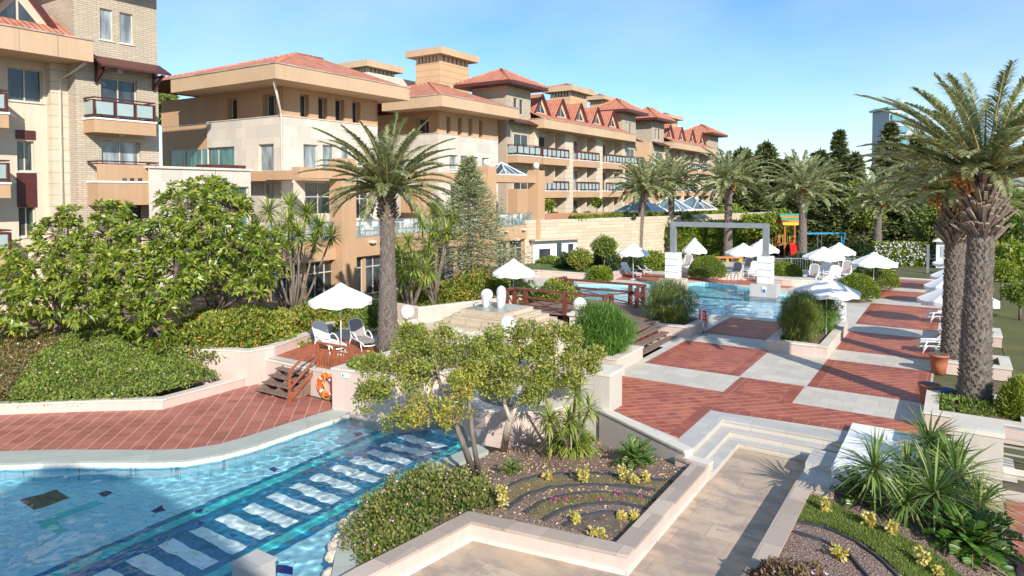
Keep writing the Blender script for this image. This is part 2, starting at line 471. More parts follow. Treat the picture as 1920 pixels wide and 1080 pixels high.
mainpool = [(-23, 40.2), (-20.76, 41.04), (-16.57, 43.14), (-15.3, 43.6), (-15.14, 45.34), (-14.43, 46.46), (-10.97, 45.29), (-9.3, 43.5), (-7.8, 43.8), (-5.3, 45.6),
            (-4.95, 38.5), (-6.2, 35.1), (-7.3, 34.86), (-10.37, 34.58), (-10.2, 32.75), (-12.5, 31.35), (-13.2, 29.0), (-16.0, 29.4), (-18.5, 34.0), (-22.5, 37.5)]
lowzone = [(-200, -150), (200, -150), (200, 17.9), (-2.2, 17.9), (-2.2, 18.54), (-5.24, 18.54), (-5.24, 15.95), (-5.7, 16.0), (-8.1, 17.45), (-9.4, 18.2), (-9.75, 21.5),
           (-9.75, 26.0), (-13.2, 26.6), (-13.6, 21.0), (-18.8, 20.6), (-16.6, 16.6), (-17.0, 16.4), (-21.6, 16.4), (-23, 17), (-200, 17)]
def S(name, mb, mat): return tag(mb.build(name, mat), kind='structure')
S('ground', MB().sheet([(-1500, -1500), (1500, -1500), (1500, 1500), (-1500, 1500)], [lowzone, mainpool], -0.03), M['land'])
S('lower_ground', MB().sheet([(-201, -151), (201, -151), (201, 30), (-201, 30)], [lowpool], -0.98), M['soil'])
# upper plaza: slab, outline follows the steps
plaza = [(-2.2, 17.9), (1.2, 17.9), (1.2, 19.5), (-0.55, 19.7), (-0.55, 55.2), (-4.0, 55.3), (-4.0, 62), (-24, 62), (-27, 46), (-24.5, 20), (-21.5, 16.22), (-18.9, 16.22), (-18.9, 16.1), (-16.95, 16.1), (-16.7, 16.65), (-18.75, 20.65),
         (-13.65, 21.0), (-13.25, 26.55), (-9.72, 26.0), (-9.72, 21.5), (-9.38, 18.2), (-8.1, 17.48), (-5.7, 16.02), (-5.24, 15.96), (-5.24, 18.54), (-2.2, 18.54)]
S('plaza_paving', MB().sheet(plaza, [mainpool], 0.0), M['plaza'])
ys = [G(1552, 674)[1]] 
rowpy = [655, 620.6, 607, 568.5, 559, 543.7, 537.8, 524]
def y_on(X, py):                       # distance along the path edge
    lo, hi = 5, 200
    for _ in range(50):
        m = (lo + hi) / 2
        c, s = math.cos(YAW), math.sin(YAW)
        d = -X * s + m * c; dd = d * math.cos(PITCH) + H * math.sin(PITCH); u = d * math.sin(PITCH) - H * math.cos(PITCH)
        q = 540 - F * (u / dd - SH)
        if q > py: lo = m
        else: hi = m
    return lo
Yr = [y_on(-3.9, p) for p in rowpy]
reds = [[(-9.4, 23.25), (-6.03, 23.25), (-6.03, 27.7), (-9.4, 27.7)],
        [(-9.3, 29.6), (-6.1, 29.6), (-6.1, 34.0), (-9.3, 34.0)],
        [(-5.96, 21.15), (-3.95, 21.15), (-3.95, 23.18), (-5.96, 23.18)],
        [(-3.9, 23.25), (-0.62, 23.25), (-0.62, 27.45), (-3.9, 27.45)],
        [(-3.9, Yr[0]), (-0.62, Yr[0]), (-0.62, Yr[1]), (-3.9, Yr[1])],
        [(-3.9, Yr[2]), (-0.62, Yr[2]), (-0.62, Yr[3]), (-3.9, Yr[3])],
        [(-3.9, Yr[4]), (-0.62, Yr[4]), (-0.62, Yr[5]), (-3.9, Yr[5])],
        [(-3.9, Yr[6]), (-0.62, Yr[6]), (-0.62, Yr[7]), (-3.9, Yr[7])],
        [(-9.4, 18.4), (-7.75, 17.45), (-5.74, 16.5), (-5.74, 19.14), (-0.6, 19.6), (-0.6, 21.15), (-9.4, 21.15)],
        [(-16.5, 46.8), (-9, 46.4), (-8.6, 50.5), (-17.5, 50.5)], [(-24, 43.2), (-17, 45.2), (-17.8, 49), (-25, 48.5)], [(-7.6, 45.0), (-5, 46.4), (-5, 50), (-7.6, 49)],
        [(-24.1, 19.8), (-22.5, 16.6), (-18.5, 16.6), (-18.2, 20.3)], [(-21.8, 30), (-14.5, 27.4), (-14.5, 29.0), (-17, 30), (-21, 34)]]
mb = MB()
for p in reds: mb.sheet(p, [], 0.004)
S('terracotta_panels', mb, M['red'])
# darker straight-laid border rows round each panel
mb = MB()
def ring(p, w):
    n = len(p); ar = sum(p[i][0]*p[(i+1)%n][1]-p[(i+1)%n][0]*p[i][1] for i in range(n)); q = []
    if ar < 0: w = -w
    for i in range(n):
        a, b, c = Vector(p[i-1]), Vector(p[i]), Vector(p[(i+1) % n])
        d1 = (b - a).normalized(); d2 = (c - b).normalized()
        n1 = Vector((-d1.y, d1.x)); n2 = Vector((-d2.y, d2.x)); m = (n1 + n2); m = m / max(0.3, m.dot(n1))
        q.append(b + m * w)
    return [(v.x, v.y) for v in q]
for p in reds[:8]:
    q = ring(p, 0.33); n = len(p)
    for i in range(n):
        mb.quad((*p[i], .008), (*p[(i+1) % n], .008), (*q[(i+1) % n], .008), (*q[i], .008))
mb.sheet([(-6.07, 16.75), (-5.74, 16.6), (-5.74, 19.47), (-6.07, 19.47)], [], .008)
mb.sheet([(-5.739, 19.14), (-0.6, 19.6), (-0.6, 19.93), (-5.739, 19.47)], [], .008)
S('terracotta_borders', mb, M['redplain'])
# steps down to the lower plaza
mb = MB(); rz = MB()
T = 0.30
mb.prism([(-5.74, 15.9), (-5.24, 15.9), (-5.24, 18.54), (-2.2, 18.54), (-2.2, 19.14), (-5.74, 19.14)], -0.05, 0.012)
for k in range(1, 3):
    o = T * k; q = T * (k - 1); z = -0.16 * k
    yb = 15.9 - 0.12 * k
    mb.prism([(-5.28 + q, yb), (-5.24 + o, yb), (-5.24 + o, 18.54 - o), (-2.2, 18.54 - o), (-2.2, 18.58 - q), (-5.28 + q, 18.58 - q)], z - 0.03, z)
for k in range(0, 3):
    o = T * k; z = -0.16 * k
    x = -5.24 + o - 0.02; y = 18.54 - o + 0.02; yb = 15.86 - 0.12 * k
    rz.prism([(x - 0.12, yb), (x, yb), (x, y), (-2.2, y), (-2.2, y + 0.12), (x - 0.12, y + 0.12)], z - 0.17, z - 0.031 if k else -0.052)
S('plaza_steps', mb, M['greypave']); S('step_risers', rz, M['stepriser'])
# lower plaza
lowplaza = [(-8.2, -8), (14, -8), (14, 17.9), (-2.2, 18.02), (-4.9, 18.02), (-4.9, 15.7), (-4.8, 15.6), (-4.8, 11.05), (-7.65, 10.55), (-8.0, 8.0)]
mb = MB(); mb.prism(lowplaza, -1.0, -0.5); S('lower_plaza', mb, M['stone'])
# pool deck
deck = [(-60, 0), (-30, 0.5)] + pool_out[1:] + [(-17.4, 15.8), (-21.7, 15.8), (-21.75, 12.4), (-23.63, 10.67), (-25.42, 9.12), (-32, 4), (-60, 4)]
S('pool_deck', MB().prism(deck, -0.97, -0.9), M['deck'])
# curbs
def strip(mb, a, b, z0, z1):
    for i in range(len(a) - 1): mb.prism([a[i], a[i+1], b[i+1], b[i]], z0, z1)
def strip_open(mb, a, b, z0, z1):
    """one continuous kerb with square ends"""
    n = len(a)
    vs = [(*p, z0) for p in a] + [(*p, z0) for p in b] + [(*p, z1) for p in a] + [(*p, z1) for p in b]
    fs = []
    for i in range(n - 1):
        fs += [(2*n+i, 2*n+i+1, 3*n+i+1, 3*n+i), (i, n+i, n+i+1, i+1), (i, i+1, 2*n+i+1, 2*n+i), (n+i+1, n+i, 3*n+i, 3*n+i+1)]
    fs += [(0, 2*n, 3*n, n), (n-1, 2*n-1, 4*n-1, 3*n-1)]
    mb.add(vs, fs)
mb = MB(); strip_open(mb, pool_out, pool_in, -1.0, -0.87); S('pool_kerb', mb, M['curb'])
inset = lambda P, k: [(p[0] + k * (1 if p[0] < -13 else -1), p[1] - (k * 0.6 if p[1] < 10.5 else 0)) for p in P]
lip = [(x + .05, y - .03) for x, y in pool_in]
mb = MB(); strip_open(mb, pool_in, lip, -1.02, -0.90); S('kerb_nosing', mb, M['cap'])
mb = MB(); strip_open(mb, isl_in, isl_out, -1.0, -0.72); S('island_kerb', mb, M['curb'])
# pool basin
def basin(name, poly, zt, zf, mat):
    mb = MB(); mb.sheet(poly, [], zf)
    n = len(poly)
    for i in range(n):
        a, b = poly[i], poly[(i+1) % n]
        mb.quad((*a, zf), (*b, zf), (*b, zt), (*a, zt))
    o = S(name, mb, mat); o.cycles.is_caustics_receiver = True
    return o
def pooltile(name, c, cell=0.31):
    t = NT(name); t.rough(0.35)
    # interlocking wavy paving joints
    p = t.pos(); sp = t.n('SeparateXYZ'); t.l(t.mapping(p, R(20)), sp.inputs[0])
    wob = lambda a: t.math('MULTIPLY', t.math('SINE', t.math('MULTIPLY', a, 2 * math.pi / cell)), 0.05)
    X = t.math('ADD', sp.outputs[0], wob(sp.outputs[1])); Y = t.math('ADD', sp.outputs[1], wob(sp.outputs[0]))
    fx = t.math('FRACT', t.math('DIVIDE', X, cell)); fy = t.math('FRACT', t.math('DIVIDE', Y, cell))
    j = t.math('MAXIMUM', t.math('LESS_THAN', fx, 0.05), t.math('LESS_THAN', fy, 0.05))
    f = t.noise(p, 2.5, 4); 
    a = t.ramp(f, [(0.3, scl(c, 0.9)), (0.7, scl(c, 1.1))])
    nz = t.noise(p, 3.0, 3)
    a = t.mix(t.math('MULTIPLY', j, t.ramp(nz, [(0.4, 0.9), (0.6, 0.3)])), a, scl(c, 0.35))
    t.color(a)
    return t.m
M['pool'] = pooltile('pale_blue_pool_tiles', (0.36, 0.70, 0.80))
M['poolwhite'] = pooltile('white_pool_tiles', (0.78, 0.88, 0.88))
M['pooldark'] = pooltile('deep_blue_pool_tiles', (0.015, 0.19, 0.34))
M['poolteal'] = pooltile('turquoise_pool_tiles', (0.06, 0.55, 0.56))
M['navy'] = plain('navy_tiles', (0.01, 0.015, 0.16), 0.3, 0.2)
M['poolbrown'] = plain('brown_pool_grate', (0.09, 0.07, 0.07), 0.6, 0.4, 14)
basin('lower_pool_basin', lowpool, -0.88, FL, M['pool'])
basin('main_pool_basin', mainpool, -0.002, FM, M['pool'])
def floorpatch(name, polys, mat, z):
    mb = MB()
    for p in polys: mb.sheet(p, [], z)
    o = S(name, mb, mat); o.cycles.is_caustics_receiver = True; return o
def rw(pts, z=None): return [GR(x, y, WL, FL) for x, y in pts]
sx = lambda px, py: GR(px, py, WL, FL)
# lane bands running along the pool (constant x), ladder bars between them
xa = (sx(400, 920)[0], sx(400, 953)[0], sx(400, 975)[0])
X1, X2, X3, X4 = -15.22, -15.02, -14.70, -14.28
X5, X6, X7, X8 = -12.60, -12.40, -12.10, -11.86
rect = lambda a, b, c, d: [(a, c), (b, c), (b, d), (a, d)]
floorpatch('pool_floor_band', [rect(X1, X2, 1, 16.0), rect(X3, X8, 1, 16.4)], M['pooldark'], FL + .004)
floorpatch('pool_floor_turquoise_lines', [rect(X2, X3, 1, 16.0), rect(X6, X7, 1, 16.6)], M['poolteal'], FL + .008)
bars = []
k = 0
y = 9.28 - .68 * 8
while y < 16:
    bars.append([(X4 + .03, y), (X5 - .02, y), (X5 - .02, y + .36), (X4 + .03, y + .36)]); y += .68
floorpatch('pool_floor_white_bars', bars, M['poolwhite'], FL + .008)
def pxpoly(*pts): return [GR(x, y, WL, FL) for x, y in pts]
floorpatch('pool_floor_grate', [pxpoly((40, 937), (106, 918), (134, 933), (64, 957))], M['poolbrown'], FL + .004)
floorpatch('pool_floor_hook', [pxpoly((64, 978), (180, 938), (195, 944), (105, 975), (112, 987), (130, 995), (108, 1003), (85, 992))], M['poolteal'], FL + .004)
floorpatch('pool_floor_navy_marks', [pxpoly((183, 925), (198, 920), (211, 924), (196, 932)), pxpoly((283, 957), (302, 949), (312, 956), (292, 963)), pxpoly((364, 958), (382, 953), (378, 963), (366, 964)),
    pxpoly((372, 976), (384, 980), (375, 985)), pxpoly((503, 880), (515, 875), (524, 880), (514, 885)), pxpoly((662, 813), (674, 810), (682, 815), (668, 819)), pxpoly((430, 1000), (446, 1004), (438, 1006)), pxpoly((520, 1058), (550, 1062), (548, 1078), (518, 1074))], M['navy'], FL + .012)
def water(name, poly, z, step, amp, freq, cvals, mat):
    xs = [p[0] for p in poly]; ysv = [p[1] for p in poly]
    x0, x1, y0, y1 = min(xs) - .02, max(xs) + .02, min(ysv) - .02, max(ysv) + .02
    nx = int((x1 - x0) / step); ny = int((y1 - y0) / step)
    V = np.zeros(((nx + 1) * (ny + 1), 3), dtype=np.float32)
    gx = np.linspace(x0, x1, nx + 1); gy = np.linspace(y0, y1, ny + 1)
    i = 0
    for b in gy:
        for a in gx:
            calm = cvals(a, b)
            h = noise.noise(Vector((a * freq, b * freq, 0))) + .5 * noise.noise(Vector((a * freq * 2.1, b * freq * 2.1, 4)))
            V[i] = (a, b, z + amp * calm * h); i += 1
    poly_in = np.zeros((ny, nx), dtype=bool)
    cx = (gx[:-1] + gx[1:]) / 2; cy = (gy[:-1] + gy[1:]) / 2
    CX, CY = np.meshgrid(cx, cy)
    n = len(poly)
    for k in range(n):
        xa_, ya_ = poly[k]; xb_, yb_ = poly[(k+1) % n]
        cond = ((ya_ > CY) != (yb_ > CY))
        with np.errstate(divide='ignore', invalid='ignore'):
            xi = (xb_ - xa_) * (CY - ya_) / (yb_ - ya_) + xa_
        poly_in ^= cond & (CX < xi)
    # grow by one cell so the surface meets the wall
    g = poly_in.copy(); g[1:] |= poly_in[:-1]; g[:-1] |= poly_in[1:]; g[:, 1:] |= poly_in[:, :-1]; g[:, :-1] |= poly_in[:, 1:]
    J, I = np.nonzero(g); a = J * (nx + 1) + I
    Fc = np.stack([a, a + 1, a + nx + 2, a + nx + 1], 1)
    o = npmesh(name, V, Fc, mat, smooth=True); o.cycles.is_caustics_caster = True
    return tag(o, kind='structure')
t = NT('clear_water'); t.rough(0.0); t.color((0.93, 0.99, 1.0)); t.p.inputs['Transmission Weight'].default_value = 1; t.p.inputs['IOR'].default_value = 1.33
M['water'] = t.m
water('lower_pool_water', [p for p in lowpool if True], WL, 0.045, 0.021, 2.2, lambda a, b: 0.55 + 0.5 * min(1, max(0, (b - 8) / 5)), M['water'])
water('main_pool_water', mainpool, WM, 0.10, 0.022, 1.3, lambda a, b: 1.0, M['water'])
xm = lambda px, py: GR(px, py, WM, FM)
floorpatch('main_pool_floor_line', [[xm(1308, 555), xm(1308, 558), xm(1480, 571), xm(1480, 566)], [xm(1090, 541), xm(1090, 544), xm(1180, 548), xm(1180, 545)]], M['pooldark'], FM + .004)
# ------------------------------------------------------------------ garden walls, planters, steps
def offset(pts, w):
    """move a polyline sideways (left of its direction for w > 0)"""
    out = []
    n = len(pts)
    for i in range(n):
        p = Vector(pts[i][:2])
        d1 = (p - Vector(pts[i-1][:2])).normalized() if i > 0 else None
        d2 = (Vector(pts[i+1][:2]) - p).normalized() if i < n - 1 else None
        if d1 is None: d1 = d2
        if d2 is None: d2 = d1
        n1 = Vector((-d1.y, d1.x)); n2 = Vector((-d2.y, d2.x)); m = n1 + n2
        m = m / max(0.35, m.dot(n1))
        q = p + m * w; out.append((q.x, q.y))
    return out
def ribbon(mb, a, b, za0, zb1):
    """solid between polylines a and b, bottom z list za0, top z list zb1"""
    n = len(a)
    f = lambda q: q if isinstance(q, (list, tuple)) else [q] * n
    z0 = f(za0); z1 = f(zb1)
    vs = [(*a[i], z0[i]) for i in range(n)] + [(*b[i], z0[i]) for i in range(n)] + [(*a[i], z1[i]) for i in range(n)] + [(*b[i], z1[i]) for i in range(n)]
    fs = []
    for i in range(n - 1):
        fs += [(2*n+i+1, 2*n+i, 3*n+i, 3*n+i+1), (n+i, i, i+1, n+i+1), (i+1, i, 2*n+i, 2*n+i+1), (n+i, n+i+1, 3*n+i+1, 3*n+i)]
    fs += [(0, n, 3*n, 2*n), (2*n-1, n-1, 3*n-1, 4*n-1)]
    mb.add(vs, fs)
def lowwall(label, pts, w, z0, z1, name='garden_wall', cat='wall', wm='pinkwall', cm='cap', th=0.055, ov=0.03, group=None, base=None):
    """a wall whose outer face follows pts (thickness w to the left of its direction)"""
    n = len(pts)
    z1l = z1 if isinstance(z1, (list, tuple)) else [z1] * n
    t = thing(name, (pts[0][0], pts[0][1], z0 if not isinstance(z0, (list, tuple)) else z0[0]), label, cat, group)
    P = [p[:2] for p in pts]
    mb = MB(); ribbon(mb, offset(P, w), P, z0, [z - th for z in z1l]); mb.build('wall', M[wm], t)
    mb = MB(); ribbon(mb, offset(P, w + ov), offset(P, -ov), [z - th + .001 for z in z1l], z1l); mb.build('capping', M[cm], t)
    if base is not None:
        mb = MB(); ribbon(mb, offset(P, 0.0), offset(P, -0.035), z0, base); mb.build('plinth', M['cap'], t)
    return t
def planter(label, x0, x1, y0, y1, z0, z1, w=0.3, group=None, soil='soil', wm='pinkwall', cat='planter'):
    t = thing('stone_planter', ((x0+x1)/2, (y0+y1)/2, z0), label, cat, group)
    mb = MB()
    th = .06
    for a, b, c, d in ((x0, x1, y0, y0+w), (x0, x1, y1-w, y1), (x0, x0+w, y0+w, y1-w), (x1-w, x1, y0+w, y1-w)): mb.box(a, b, c, d, z0, z1-th)
    mb.build('wall', M[wm], t)
    mb = MB(); o = .03
    for a, b, c, d in ((x0-o, x1+o, y0-o, y0+w), (x0-o, x1+o, y1-w, y1+o), (x0-o, x0+w, y0+w, y1-w), (x1-w, x1+o, y0+w, y1-w)): mb.box(a, b, c, d, z1-th+.001, z1)
    mb.build('capping', M['cap'], t)
    MB().quad((x0+w-.01, y0+w-.01, z1-.12), (x1-w+.01, y0+w-.01, z1-.12), (x1-w+.01, y1-w+.01, z1-.12), (x0+w-.01, y1-w+.01, z1-.12)).build('soil_fill', M[soil], t)
    return t
# mulch bed between pool and lower plaza
lowwall('pale pink wall with brown stone capping round the mulched flower bed', [(-8.25, 4.0), (-8.05, 7.98), (-7.72, 10.42), (-4.72, 10.92), (-4.75, 15.72), (-5.45, 15.95)], 0.30, -0.52, -0.13, 'garden_bed_wall', cm='capbrown', base=-0.42)
def soilz(x, y):
    cp = ((-4.8, 11, -.27), (-4.8, 15.6, -.27), (-7.6, 10.7, -.30), (-6.2, 12.5, -.27), (-8.3, 16.9, -.85), (-11.0, 11.5, -.74), (-9, 9, -.74), (-8.2, 8, -.45), (-9.9, 14.8, -.85), (-6, 15.7, -.38), (-7.2, 15.9, -.6), (-8, 13, -.42))
    s = w = 0
    for a, b, c in cp:
        k = 1 / ((x-a)**2 + (y-b)**2 + .05)**1.5; s += k * c; w += k
    return s / w
def in_poly(x, y, poly):
    c = False; n = len(poly)
    for i in range(n):
        (x1, y1), (x2, y2) = poly[i], poly[(i+1) % n]
        if (y1 > y) != (y2 > y) and x < (x2-x1)*(y-y1)/(y2-y1)+x1: c = not c
    return c
def dist_poly(x, y, poly):
    best = 1e9; n = len(poly)
    for i in range(n):
        ax, ay = poly[i]; bx, by = poly[(i+1) % n]; dx, dy = bx-ax, by-ay
        t = max(0, min(1, ((x-ax)*dx+(y-ay)*dy)/(dx*dx+dy*dy+1e-9)))
        best = min(best, math.hypot(x-ax-t*dx, y-ay-t*dy))
    return best
def patch(name, poly, zf, mat, step=0.15, rough=0.02, dz=0.0, tagd=True):
    """ground cover inside an outline, as a fine uneven sheet"""
    xs = [p[0] for p in poly]; yy = [p[1] for p in poly]
    x0, y0 = min(xs), min(yy); nx = int((max(xs)-x0)/step)+2; ny = int((max(yy)-y0)/step)+2
    idx = {}; V = []; Fc = []
    def vid(i, j):
        if (i, j) not in idx:
            x, y = x0+i*step, y0+j*step
            if not in_poly(x, y, poly):          # pull border vertices onto the outline
                best = None; n = len(poly)
                for k in range(n):
                    ax, ay = poly[k]; bx, by = poly[(k+1) % n]; dx, dy = bx-ax, by-ay
                    t = max(0, min(1, ((x-ax)*dx+(y-ay)*dy)/(dx*dx+dy*dy+1e-9)))
                    d = math.hypot(x-ax-t*dx, y-ay-t*dy)
                    if best is None or d < best[0]: best = (d, ax+t*dx, ay+t*dy)
                x, y = best[1], best[2]
            z = (zf(x, y) if callable(zf) else zf) + dz + rough * noise.noise(Vector((x*5, y*5, 1)))
            idx[(i, j)] = len(V); V.append((x, y, z))
        return idx[(i, j)]
    for j in range(ny):
        for i in range(nx):
            if in_poly(x0+(i+.5)*step, y0+(j+.5)*step, poly): Fc.append((vid(i, j), vid(i+1, j), vid(i+1, j+1), vid(i, j+1)))
    o = MB().add(V, Fc, True).build(name, mat)
    return tag(o, kind='structure') if tagd else o
bed = isl_out[2:] + [(-10.4, 15.3), (-8.35, 17.2), (-7.1, 16.6), (-5.65, 15.86), (-5.03, 15.6), (-5.02, 11.15), (-7.6, 10.7), (-8.0, 9.2), (-8.3, 7.0)]
patch('bark_mulch_bed', bed, soilz, M['mulch'])
def pz(px, py, f=soilz):                # pixel to a point on the bed surface
    z = -.3
    for _ in range(4):
        x, y = G(px, py, z); z = f(x, y)
    return (x, y)
edges = [[(948, 917), (975, 903), (1010, 894), (1050, 890), (1110, 889), (1160, 893), (1215, 900), (1275, 905)],
         [(950, 955), (985, 930), (1030, 916), (1100, 911), (1180, 914), (1246, 924)],
         [(985, 963), (1020, 941), (1060, 931), (1120, 925), (1190, 930), (1243, 941)],
         [(1018, 977), (1050, 959), (1100, 948), (1160, 945), (1222, 957)],
         [(1057, 988), (1085, 971), (1130, 962), (1170, 964), (1206, 974)]]
E2 = [[pz(*p) for p in e] for e in edges]
M['thatch'] = ground_mat('dry_grass_patches', [(0.17, 0.115, 0.07), (0.24, 0.17, 0.10), (0.23, 0.19, 0.085), (0.36, 0.28, 0.17)], 6, 0.6, 40)
M['darksoil'] = ground_mat('bare_dark_soil', [(0.11, 0.08, 0.06), (0.17, 0.125, 0.09), (0.21, 0.16, 0.12)], 5, 0.6, 40)
patch('thin_grass_band', E2[0] + E2[1][::-1], soilz, M['thatch'], 0.1, 0.02, 0.012)
patch('thin_grass_band', E2[2] + E2[3][::-1], soilz, M['thatch'], 0.1, 0.02, 0.012)
patch('bare_soil_patch', E2[4] + [pz(1168, 1013), pz(1120, 1005)], soilz, M['darksoil'], 0.1, 0.02, 0.012)
M['edging'] = plain('black_bed_edging', (0.05, 0.055, 0.06), 0.6, 0.2)
for i, e in enumerate(E2):
    pts = []
    for k in range(len(e) - 1):
        for s in range(4):
            f = s / 4; pts.append((e[k][0]*(1-f)+e[k+1][0]*f, e[k][1]*(1-f)+e[k+1][1]*f))
    mb = MB(); o1 = offset(pts, .035); o2 = offset(pts, -.035)
    ribbon(mb, o1, o2, [soilz(*p) - .05 for p in pts], [soilz(*p) + .05 + .008 * math.sin(9*j) for j, p in enumerate(pts)])
    ob = mb.build('bed_edging', M['edging'])
    tag(ob, ['black curved edging strip farthest from the corner of the mulched bed', 'second black curved edging strip from the back of the mulched bed', 'middle black curved edging strip in the mulched bed',
             'fourth black curved edging strip from the back of the mulched bed', 'innermost black edging strip nearest the planter corner'][i], 'edging', 'curved edgings in the mulched bed')
# wall below the red plaza, sloping beside the bed, with its tall end pier
lowwall('low sand coloured wall edging the red plaza beside the mulched bed', [(-8.3, 17.22), (-5.68, 15.9), (-5.32, 15.72)], 0.26, -1.0, [0.10, 0.04, 0.03], 'plaza_edge_wall', wm='greywall')
lowwall('short stone block wall stepping down between plaza steps and mulched bed', [(-5.36, 15.70), (-4.72, 15.62)], 0.22, -0.6, -0.125, 'plaza_edge_wall', wm='stepriser')
def pier(label, x0, x1, y0, y1, z0, z1, wm='greywall'):
    t = thing('wall_pier', ((x0+x1)/2, (y0+y1)/2, z0), label, 'pier')
    MB().box(x0, x1, y0, y1, z0, z1 - .10).build('shaft', M[wm], t)
    MB().box(x0-.02, x1+.02, y0-.02, y1+.02, z1-.1+.001, z1).build('capping', M['cap'], t)
pier('tall pale square pier at the left end of the plaza wall', -8.95, -8.05, 17.35, 18.2, -1.0, 1.12)
pier('tall sand coloured pier behind the spiky yuccas at the right edge', 0.0, 0.94, 17.92, 18.82, -1.0, 1.0)
lowwall('tall sand coloured wall running left from the pale pier behind the small trees', [(-12.2, 17.2), (-8.97, 17.5)], 0.3, -1.0, 1.1, 'plaza_edge_wall', wm='greywall')
# curved pink wall behind the pale tree
cw = [(-12.6, 16.6), (-11.9, 15.9), (-11.0, 15.5), (-10.2, 15.7), (-9.6, 16.3), (-9.2, 17.1)]
lowwall('curved pink wall with rough pale coping behind the white barked tree', cw, 0.35, -1.9, [0.0, .05, .1, .1, .1, .1], 'curved_wall')
# planters on the upper plaza
planter('low planter holding the fine green reeds at the head of the plaza', -13.0, -9.72, 21.5, 23.85, 0, 0.45, group='pink planters round the plaza')
planter('pink planter with airy green shrub between wooden steps and pool', -12.3, -9.45, 28.3, 30.9, 0, 0.45, group='pink planters round the plaza')
planter('pink planter with tall reeds in the middle of the red plaza', -6.1, -3.95, 27.55, 33.2, 0, 0.45, group='pink planters round the plaza')
planter('pale planter round the nearest thick palm on the right', -0.6, 1.75, 20.6, 23.35, 0, 0.5, group='pink planters round the plaza')
planter('pink planter at the foot of the second palm on the right', -0.55, 1.6, 27.4, 29.3, 0, 0.45, group='pink planters round the plaza')
planter('pink planter beside the stacked loungers farther along the path', -0.5, 1.6, 33.2, 35.2, 0, 0.45, group='pink planters round the plaza')
lowwall('small pale step of wall joining pier and reed planter', [(-9.70, 18.25), (-9.40, 21.45)], 0.35, 0, 0.28, 'plaza_edge_wall')
# right hand flower bed at lower plaza
lowwall('brown stone capped wall round the right hand flower bed', [(-2.85, 5.0), (-2.8, 15.72), (-2.05, 15.72)][::-1], 0.30, -0.52, -0.10, 'garden_bed_wall', cm='capbrown')
lowwall('stone edge along the far right side of the flower bed', [(0.98, 17.85), (0.9, 13.0), (0.85, 5.0)], -0.27, -1.2, [-0.85, -0.5, -0.4], 'garden_bed_wall', cm='capbrown', ov=0.0)
rz_ = lambda x, y: -0.20 - 0.08 * max(0, x + 1) - (0.25 * max(0, x) * max(0, min(1, (y - 12) / 5)))
patch('right_bed_soil', [(-2.5, 5.0), (-2.5, 15.42), (-2.05, 15.6), (-2.05, 17.9), (0.64, 17.85), (0.6, 5.0)], rz_, M['mulch'])
pr = lambda px, py: pz(px, py, rz_)
M['turf'] = ground_mat('green_turf', [(0.07, 0.11, 0.02), (0.10, 0.15, 0.03), (0.16, 0.19, 0.05)], 4, 0.7, 50)
turf_poly = [pr(1497, 935), pr(1530, 932), pr(1570, 950), (pr(1640, 985)), pr(1700, 1012), pr(1760, 1045), pr(1810, 1090), pr(1760, 1110), pr(1690, 1078), pr(1620, 1020), pr(1545, 985), pr(1485, 975)]
turf_o = patch('right_bed_turf', turf_poly, rz_, M['turf'], 0.12, 0.02, 0.012)
mb = MB(); e = [pr(1483, 978), pr(1545, 990), pr(1600, 1015), pr(1650, 1050), pr(1690, 1090), pr(1730, 1130)]
ribbon(mb, offset(e, .02), offset(e, -.02), [rz_(*p) - .05 for p in e], [rz_(*p) + .05 for p in e])
tag(mb.build('bed_edging', M['edging']), 'black edging between green turf and bark mulch in the right bed', 'edging')
mb = MB(); e = [pr(1490, 1000), pr(1540, 1015), pr(1590, 1040), pr(1615, 1070), pr(1650, 1110)]
ribbon(mb, offset(e, .02), offset(e, -.02), [rz_(*p) - .05 for p in e], [rz_(*p) + .06 for p in e])
tag(mb.build('bed_edging', M['edging']), 'black edging behind the dark red leaved shrub', 'edging')
# white plastered box at the head of the right hand bed
t = thing('plastered_plinth', (-1.1, 18, -0.5), 'low white plastered box beside the plaza steps', 'plinth')
MB().box(-2.2, -0.001, 16.2, 17.95, -0.6, 0.15).build('block', M['whiteplaster'], t)
MB().box(-2.19, -0.001, 17.951, 19.72, -0.2, 0.148).build('rear_block', M['whiteplaster'], t)
# steps seen in the box's shadow
mb = MB(); mb.box(-2.85, -2.203, 15.75, 16.9, -0.5, -0.22); mb.box(-2.85, -2.203, 16.901, 17.9, -0.5, -0.10)
S('side_steps', mb, M['greypave'])
# railing and lower path at the far right
t = thing('steel_railing', (1.0, 18.5, 0), 'white steel handrail fixed to the pier at the right edge', 'railing')
for z in (0.98, 0.72, 0.55, 0.38): MB().tube([(0.95, 18.55, z), (6.0, 18.3, z)], 0.022, 8).build('rail', M['white'], t)
for x in (2.4, 4.0, 5.6): MB().tube([(x, 18.5, 0.1), (x, 18.5, 0.98)], 0.022, 8).build('post', M['white'], t)
lowwall('white kerb carrying the steel railing at right edge', [(0.96, 18.2), (6.0, 18.2)], 0.2, -1.0, 0.12, 'kerb_wall', wm='greywall')
MB_ = MB(); MB_.sheet([(1.0, 14.2), (1.0, 18.1), (9, 18.1), (9, 14.2)], [], -0.47); S('shaded_red_path', MB_, M['deck'])
